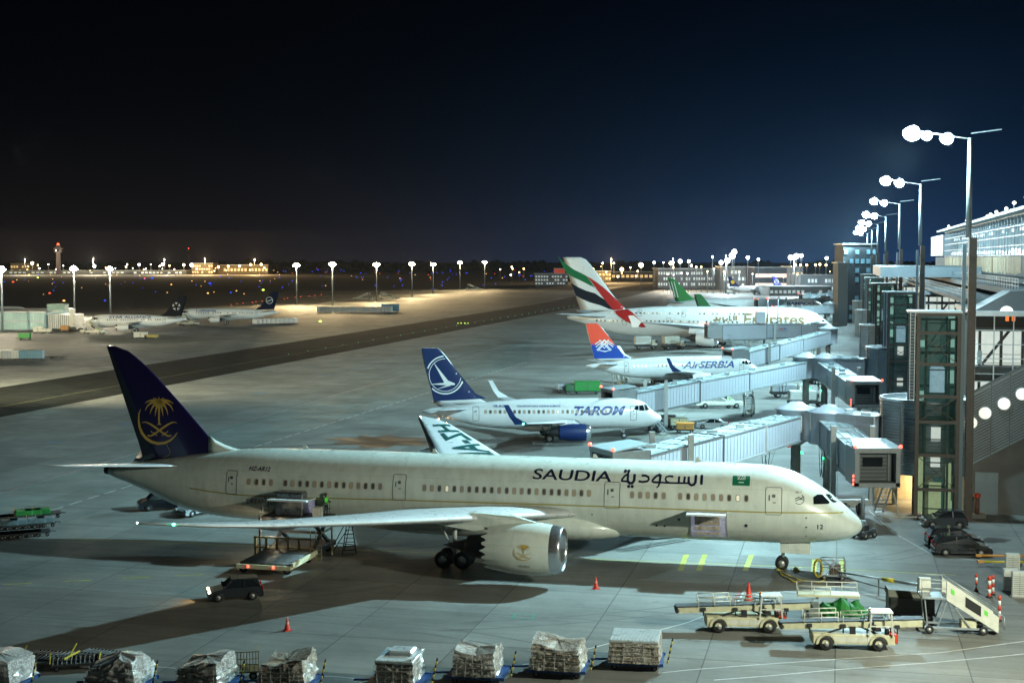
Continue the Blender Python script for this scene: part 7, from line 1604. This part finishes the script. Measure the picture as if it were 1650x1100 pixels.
# masts of the left apron that stand outside the frame
for u, v, lab in ((-170, 655, 'apron mast outside the left edge, nearer one'), (-420, 575, 'apron mast outside the left edge, farther one')):
    p = gp(u, v); L = thing('apron_mast', lab, 'light mast', (p.x, p.y, 0), 0, 'warm lamp masts of the far apron'); b = MB(); b.cyl((0, 0, 0), (0, 0, 26), .4, .25, 10); b.build('pole', GALV, L); b = MB(); b.rev((0, 0, 26), (0, 0, 1), [(0, .3), (.1, 1.3), (.25, 1.3), (.35, .3)], 14); b.build('crown_ring', GALD, L)
    light('SPOT', L, (0, 0, 25.6), PW_LEFT, (1, .88, .56), 1.5, R(128), (38, 66, 0), 1.)
# blue, amber and red field lights
rs = random.Random(3)
proto = {}
def ball(m, key):
    if key not in proto:
        b = MB(); b.smooth = True; b.rev((0, 0, 0), (0, 0, 1), [(0, .02), (.15, .5), (.5, .85), (1, 1), (1.5, .85), (1.85, .5), (2, .02)], 10); _o = b.build('light_shape', m); proto[key] = _o.data; bpy.data.objects.remove(_o)
    return proto[key]
def fl(u, v, m, key, r, label, group, z=.2):
    p = gp(u, v, z); o = bpy.data.objects.new('field_light', ball(m, key)); C.objects.link(o); o.location = p; rr = .6 * r * p.y / FPX; o.scale = (rr * 1.4, rr, rr * .7); tag(o, label, 'field light', group)
def dark_ok(u, v):
    lim = np.interp(u, [0, 300, 480, 640, 760, 880], [500, 488, 474, 470, 462, 460]); return v < lim
n = 0
while n < 105:
    u = rs.uniform(0, 900); v = 432 + abs(rs.gauss(0, 17)) + (8 if u < 430 else 1)
    if u < 430 and rs.random() < .55: continue
    if dark_ok(u, v): fl(u, v, BLUL, 'b', rs.uniform(.7, 1.4), 'blue edge light out on the dark airfield', 'blue lights on the airfield'); n += 1
n = 0
while n < 48:
    u = rs.uniform(0, 900); v = 433 + abs(rs.gauss(0, 15)) + (8 if u < 430 else 0)
    if dark_ok(u, v): fl(u, v, AMBL, 'a', rs.uniform(.6, 1.2), 'amber light out on the dark airfield', 'amber lights on the airfield'); n += 1
for i in range(26): fl(rs.uniform(430, 900), 430 + abs(rs.gauss(0, 8)), REDF, 'r', rs.uniform(.5, 1.0), 'small red light near the horizon', 'red lights on the airfield')
for u, v, m, k, r in ((21, 455, REDF, 'r', 2.2), (80, 473, REDF, 'r', 2.2), (103, 485.5, AMBL, 'a', 2.6), (61, 448, YGRN, 'y', 1.8), (233, 449, REDF, 'r', 1.7), (276, 459, AMBL, 'a', 1.7), (335, 473, AMBL, 'a', 2.), (381, 469, AMBL, 'a', 1.5), (424, 468, YGRN, 'y', 2.4), (338, 457.5, BLUL, 'b', 2.6), (245, 449, BLUL, 'b', 2.6), (372, 472, BLUL, 'b', 2), (169, 485, BLUL, 'b', 2.2), (516, 518.5, YGRN, 'y', 2.6)):
    fl(u, v, m, k, r, {'r': 'bright red sign light on the airfield', 'a': 'bright amber sign light on the airfield', 'y': 'yellow-green taxiway sign light', 'b': 'large blue light on the airfield'}[k], 'sign lights on the airfield')
for i in range(15): fl(374 + 10.2 * i + rs.uniform(-3, 3), 491 - i * 1.15, REDF, 'r', .9, 'red light in the thin row behind the left jets', 'row of red lights behind the left jets')
for i in range(30):
    t = i / 29; a = gp(465, 570.5, .12); b = gp(925, 493, .12); p = a.lerp(b, 1 - (1 - t) ** 1.0)
    q = p; o = bpy.data.objects.new('field_light', ball(mat('green_centre_light', (.1, 1, .5), .3, emit=(.12, .8, .4), es=.8), 'g')); C.objects.link(o); o.location = q; rr = .5 * q.y / FPX; o.scale = (rr, rr, rr * .7); tag(o, 'green centre-line light set in the taxiway', 'field light', 'green taxiway lights')
for u in (738, 743, 749, 754): fl(u, 521, YGRN, 'y', .9, 'yellow-green light in the short cluster on the taxiway', 'yellow-green taxiway cluster')

# ------------------------------------------------------------------ far buildings and lamps
def farb(name, label, u0, u1, vt, vb, D, body, wins=None, wm=None, dep=40., roof=True, strip=False):
    p0 = pd(u0, vb, D); s = FPX / D; w = (u1 - u0) / s; z1 = HC - (vt - 417.3) / s; z0 = 0
    L = thing(name, label, 'building', (p0.x, D, 0)); b = MB(); b.bx(0, w, 0, dep, 0, z1); b.build('wall', body, L)
    if roof: b = MB(); b.bx(-.5, w + .5, -.6, dep, z1, z1 + max(.4, .6 / s)); b.build('roof', GALV, L)
    if wins:
        nx, nz = wins; rr = random.Random(int(u0)); 
        for j in range(nz):
            b = MB(); hh = z1 / (nz + .5); z = max(.4, hh * (j + .45))
            if strip: b.bx(w * .02, w * .98, -.25, -.1, z, z + hh * .4)
            else:
                for k in range(nx):
                    if rr.random() < .7: b.bx(w * (k + .15) / nx, w * (k + .8) / nx, -.25, -.1, z, z + hh * .5)
            if b.f: b.build('lit_windows', wm or LITW, L)
    return L
BW = mat('far_wall_grey', (.16, .18, .19), .7, noise=.3, nscale=.1); BD = mat('far_wall_dark', (.05, .055, .065), .7, noise=.3, nscale=.1); BO = mat('far_wall_ochre', (.25, .2, .12), .7, noise=.3, nscale=.1)
WW = mat('far_lit_warm', (1, .8, .5), .4, emit=(1, .68, .30), es=.6, noise=.6, nscale=.12); WC = mat('far_lit_cool', (.8, .95, 1), .4, emit=(.8, .85, .8), es=.25, noise=.6, nscale=.12); WRD = mat('far_red_wall', (.4, .05, .03), .6, emit=(.9, .1, .04), es=.25)
farb('terminal_building', 'long low pale terminal on the far side, left horizon', 0, 215, 436, 441, 2200, BW, (30, 1), WC, strip=False)
farb('office_building', 'boxy yellow-lit block on the far left horizon', 17, 48, 424.5, 437, 2300, BO, (7, 2), WW); farb('hangar', 'wide low hangar with lit front left of centre horizon', 215, 300, 436, 441.5, 2150, BD, (14, 1), WC)
farb('office_building', 'brightly lit orange-white office block on the left horizon', 309, 343, 424.5, 437, 2200, BO, (9, 3), mat('far_lit_bright', (1, .8, .5), .4, emit=(1, .70, .38), es=1.1, noise=.5, nscale=.1)); farb('hangar', 'ochre lit embankment hall right of the bright office block', 343, 432, 427, 440, 2250, BO, (16, 1), WW)
farb('terminal_building', 'grey ribbed building at the right end of the far apron', 862, 915, 441, 462, 1250, BW, (12, 3), WC); farb('office_building', 'small red-lit block on top of the grey ribbed building', 895, 910, 433, 442, 1260, WRD)
farb('office_building', 'orange-lit sheds behind the striped tail', 945, 985, 437, 446, 1500, BO, (8, 2), WW); farb('hangar', 'long dim shed with orange lamps right of the striped tail', 985, 1060, 438, 447, 1600, BD, (10, 1), WW)
farb('terminal_building', 'long far terminal wing with two rows of lights right of centre', 1060, 1165, 433, 458, 1150, BW, (26, 3), WC); farb('terminal_building', 'grey far terminal block beside the yellow-disc tail', 1165, 1212, 430, 458, 1080, BW, (8, 3), WC)
farb('terminal_building', 'square dark-banded far terminal block with amber interior', 1216, 1275, 431, 452, 1040, BD, (6, 2), mat('far_lit_rose', (1, .7, .6), .4, emit=(1, .7, .5), es=.5), strip=True); farb('office_building', 'bright slab beside the square far terminal block', 1276, 1294, 430, 456, 1020, BW, (3, 2), WW); farb('terminal_building', 'low grey wing in front of the far pier end', 1290, 1345, 443, 462, 980, BW, (10, 2), WC)
farb('terminal_building', 'bluish lit concourse block low between the giant jet and the pier', 1240, 1340, 462, 474, 900, BW, (14, 1), WC)
farb('tower_block', 'dark narrow control block standing over the pier masts', 1358, 1412, 394, 470, 520, mat('tower_block_teal', (.012, .018, .024), .6, noise=.3, nscale=.3), (6, 8), mat('dim_teal_windows', (.1, .2, .25), .4, emit=(.1, .3, .4), es=.01), dep=14)
farb('tower_block', 'pale narrow stair block left of the dark control block', 1350, 1366, 424, 480, 500, mat('pale_stair_block', (.12, .14, .15), .6), None, dep=8)
def tower(label, u, vt, D, w):
    s = FPX / D; z1 = HC + (417.3 - vt) / s; p = pd(u, 417, D); L = thing('control_tower', label, 'control tower', (p.x, D, 0)); b = MB(); b.rev((0, 0, 0), (0, 0, 1), [(0, w * .30), (z1 * .74, w * .26), (z1 * .78, w * .5), (z1 * .9, w * .55), (z1 * .92, w * .3), (z1, w * .28)], 16, cap=True); b.build('shaft', mat('tower_concrete', (.05, .04, .04), .7, emit=(.3, .2, .2), es=.02), L)
    b = MB(); b.rev((0, 0, z1 * .80), (0, 0, 1), [(0, w * .53), (z1 * .06, w * .56)], 16); b.build('cab_glazing', GLASSB, L); beacon(L, (0, 0, z1), REDF, w * .16); beacon(L, (0, 0, z1 * .93), REDF, w * .14)
tower('far control tower with red lamp on the left horizon', 94, 395, 2100, 12); tower('thin far mast tower with red lamp left of centre horizon', 304, 401, 2600, 7)
def far_lamp(u, v, m, r, label, group, D, pole=True):
    p = pd(u, v, D); rr = r * D / FPX
    L = thing('far_lamp', label, 'lamp post', (p.x, D, 0), 0, group)
    o = bpy.data.objects.new('lamp_globe', ball(m, m.name)); C.objects.link(o); o.parent = L; o.location = (0, 0, p.z - rr); o.scale = (rr, rr, rr)
    b = MB(); b.cyl((0, 0, 0), (0, 0, p.z), .18, n=5); b.build('pole', GALD, L)
LW = mat('far_lamp_white', (1, 1, 1), .3, emit=(.9, .97, 1), es=18.); LO = mat('far_lamp_orange', (1, .8, .5), .3, emit=(1, .60, .22), es=16.); LWW = mat('far_lamp_warm', (1, 1, .8), .3, emit=(1, .84, .5), es=18.)
for u, v, r, m in ((52, 424, 3.6, LWW), (61, 427, 1.2, LWW), (78, 426, 1.2, LW), (102, 428, 1.2, LW), (152, 429, 4., LW), (205, 426, 1.6, LWW), (224, 426.5, 3., LW), (243, 426, 1.2, LWW), (262, 426, 3.6, LW), (273, 428, 2.2, LO), (296, 427, 3.2, LO), (309, 427, 4.6, LW), (352, 430, 3., LO), (368, 429, 3, LO), (386, 428.5, 3, LO), (404, 426.5, 3, LO), (421, 426, 3, LO), (186, 432, 1, LW), (235, 433, 1.3, LW), (281, 434, 1.3, LO)):
    far_lamp(u, v, m, r * .62, 'small lamp glowing along the far left horizon', 'lamps along the left horizon', 2100 + rs.uniform(-60, 0))
for u, v, r, m in ((806, 434, 1.6, LO), (826, 433, 1.6, LO), (844, 433, 1.8, LO), (971, 424, 2, LWW), (989, 424, 2, LWW), (955, 434, 4, LO), (1002, 434, 4.6, LO), (1033, 427, 5.6, LWW), (1054, 423, 3., LW), (1069, 423, 1.6, LW), (1081, 424, 4.6, LWW), (1096, 421, 4.8, LW), (1110, 421, 3.6, LW), (1114, 428, 3, LWW), (1122, 430, 2, LO), (1130, 430, 2, LO), (1148, 414, 2.6, LW), (1162, 423, 5, LW), (1172, 420, 6.5, LW), (1180, 412, 7.5, LW), (1183, 406, 6.5, LW), (1205, 415, 4.2, LW), (1222, 418, 3, LW), (1274, 415, 6, LW), (1283, 413, 6.5, LW), (1291, 412, 4.6, LW), (1332, 416, 4, LW), (1282, 427, 2.6, LO), (1290, 427, 2.6, LO), (1300, 427, 2.6, LO), (1314, 427, 2.6, LO), (1321, 426, 2.8, LO), (1331, 427, 2.6, LO), (1140, 437, 1.4, LWW), (1098, 440, 1.6, LW), (1108, 441, 1.4, LW), (1085, 443, 1.4, LW)):
    far_lamp(u, v, m, r * .66, 'lamp glowing over the far terminals right of centre', 'lamps over the far terminals', 1000 if u > 1020 else 1450)
# pale far aprons under their own warm lamps
for i, (ua, ub, D0, D1) in enumerate(((-60, 450, 2010, 2190),)):
    a, b = pd(ua, 417, D0), pd(ub, 417, D0); sheet('far_apron', [(a.x, D0), (b.x, D0), (b.x * D1 / D0, D1), (a.x * D1 / D0, D1)], .004, MCON)
for u, D, z, pw, c in ((40, 2060, 24, 4e5, (1, .8, .5)), (150, 2060, 24, 5e5, (1, .85, .6)), (265, 2060, 24, 4e5, (1, .8, .5)), (330, 2090, 24, 5e5, (1, .66, .3)), (410, 2090, 24, 5e5, (1, .62, .26)), (1085, 1040, 24, 2.2e5, (1, .85, .65)), (1170, 960, 26, 2.6e5, (.7, .92, 1)), (1280, 900, 24, 2.2e5, (.75, .92, 1)), (985, 1420, 24, 5e5, (1, .66, .3))):
    p = pd(u, 417, D); L = thing('far_lamp', 'tall lamp lighting the far aprons along the horizon', 'lamp post', (p.x, D, 0), 0, 'tall lamps of the far aprons'); b = MB(); b.cyl((0, 0, 0), (0, 0, z), .3, .2, n=6); b.build('pole', GALD, L); light('POINT', L, (0, 0, z), pw, c, 1.5)
rs2 = random.Random(77)
for i in range(46):
    u = rs2.choice([rs2.uniform(0, 440), rs2.uniform(0, 440), rs2.uniform(790, 1060), rs2.uniform(1060, 1340)]); far_lamp(u, rs2.uniform(427, 437) if u < 440 else rs2.uniform(429, 446), rs2.choice([LO, LO, LWW]), rs2.uniform(.5, 1.3), 'faint small amber lamp in the glow along the horizon', 'faint amber lamps along the horizon', 2050 if u < 440 else (1400 if u < 1060 else 960))
# dark tree line closing the horizon
def treeline():
    b = MB(); rs = random.Random(9)
    for i in range(170):
        u = -60 + i * 10.8; D = 2900 + rs.uniform(-120, 120); s = FPX / D; h = rs.uniform(14, 24) * (1.2 if 400 < u < 480 else 1); p = pd(u, 417, D); w = 15 / s
        for k in range(4):
            c = Vector((p.x + rs.uniform(-w, w) * .6, D + rs.uniform(-20, 20), h * rs.uniform(.3, .62))); r = h * rs.uniform(.3, .45)
            b.smooth = True; b.rev(c - Vector((0, 0, r)), (0, 0, 1), [(0, .1 * r), (.3 * r, .7 * r), (.9 * r, 1.15 * r * rs.uniform(.8, 1.2)), (1.5 * r, .8 * r), (2 * r, .1 * r)], 7)
    o = b.build('distant_wood', mat('wood_dark_foliage', (.03, .04, .03), .9, noise=.5, nscale=.05)); tag(o, 'dark band of distant woodland along the horizon', 'woodland', kind='stuff')
treeline()

# ------------------------------------------------------------------ sky, air, camera
sc = bpy.context.scene
w = bpy.data.worlds.new('World'); sc.world = w; w.use_nodes = True; nt = w.node_tree; bg = nt.nodes['Background']
tc = nt.nodes.new('ShaderNodeTexCoord'); sx = nt.nodes.new('ShaderNodeSeparateXYZ'); nt.links.new(tc.outputs['Generated'], sx.inputs[0])
sky = nt.nodes.new('ShaderNodeTexSky'); sky.sky_type = 'NISHITA'; sky.sun_disc = False; sky.sun_elevation = R(-6.5); sky.sun_rotation = R(18)
def wm_(op, a, b=None):
    n = nt.nodes.new('ShaderNodeMath'); n.operation = op
    for i, x in enumerate((a, b)):
        if x is None: continue
        if isinstance(x, (int, float)): n.inputs[i].default_value = x
        else: nt.links.new(x, n.inputs[i])
    return n.outputs[0]
el = wm_('MAXIMUM', sx.outputs['Z'], 0.)
g1 = wm_('POWER', 2.718, wm_('MULTIPLY', el, -15.)); g2 = wm_('POWER', 2.718, wm_('MULTIPLY', el, -30.))
dx = wm_('SUBTRACT', sx.outputs['X'], .27); az = wm_('POWER', 2.718, wm_('MULTIPLY', wm_('MULTIPLY', dx, dx), -17.)); 
dome = wm_('MULTIPLY', g1, wm_('ADD', wm_('MULTIPLY', az, 1.0), .03))
def rgb(c): n = nt.nodes.new('ShaderNodeRGB'); n.outputs[0].default_value = (*c, 1); return n.outputs[0]
def sc_(c, f): n = nt.nodes.new('ShaderNodeVectorMath'); n.operation = 'SCALE'; nt.links.new(c, n.inputs[0]); (nt.links.new(f, n.inputs[3]) if not isinstance(f, (int, float)) else setattr(n.inputs[3], 'default_value', f)); return n.outputs[0]
def ad(a, b): n = nt.nodes.new('ShaderNodeVectorMath'); n.operation = 'ADD'; nt.links.new(a, n.inputs[0]); nt.links.new(b, n.inputs[1]); return n.outputs[0]
tot = ad(ad(sc_(rgb((.002, .032, .098)), dome), sc_(rgb((.009, .005, .003)), g2)), ad(rgb((.0001, .0002, .0006)), sc_(sky.outputs[0], .02)))
nt.links.new(tot, bg.inputs['Color']); bg.inputs['Strength'].default_value = 1.
if HAZE > 0:
    hz_ = MB().bx(-2600, 2600, -150, 3400, -1.5, 64); o = hz_.build('haze', None or mat('dummy', (0, 0, 0))); o.data.materials.clear()
    m = bpy.data.materials.new('night_air'); m.use_nodes = True; nt2 = m.node_tree; nt2.nodes.remove(nt2.nodes['Principled BSDF']); pv = nt2.nodes.new('ShaderNodeVolumePrincipled'); pv.inputs['Color'].default_value = (.8, .88, 1, 1); pv.inputs['Density'].default_value = HAZE; pv.inputs['Anisotropy'].default_value = .25
    nt2.links.new(pv.outputs[0], nt2.nodes['Material Output'].inputs['Volume']); o.data.materials.append(m); tag(o, 'thin pale night haze over the whole airfield', 'haze', kind='stuff')
cam = bpy.data.cameras.new('camera'); co = bpy.data.objects.new('camera', cam); C.objects.link(co); co.location = (0, 0, HC); co.rotation_euler = (R(90) - PIT, 0, 0); cam.sensor_width = 36; cam.lens = 36 * FPX / 1650; cam.clip_end = 12000; cam.clip_start = .5; sc.camera = co
sc.view_settings.view_transform = 'Standard'; sc.view_settings.look = 'None'; sc.view_settings.exposure = EXPO; sc.view_settings.gamma = 1
sc.cycles.use_denoising = True; sc.cycles.max_bounces = 5; sc.cycles.diffuse_bounces = 2; sc.cycles.glossy_bounces = 3; sc.cycles.transparent_max_bounces = 8; sc.cycles.volume_bounces = 0; sc.cycles.sample_clamp_indirect = 3.; sc.cycles.use_light_tree = True
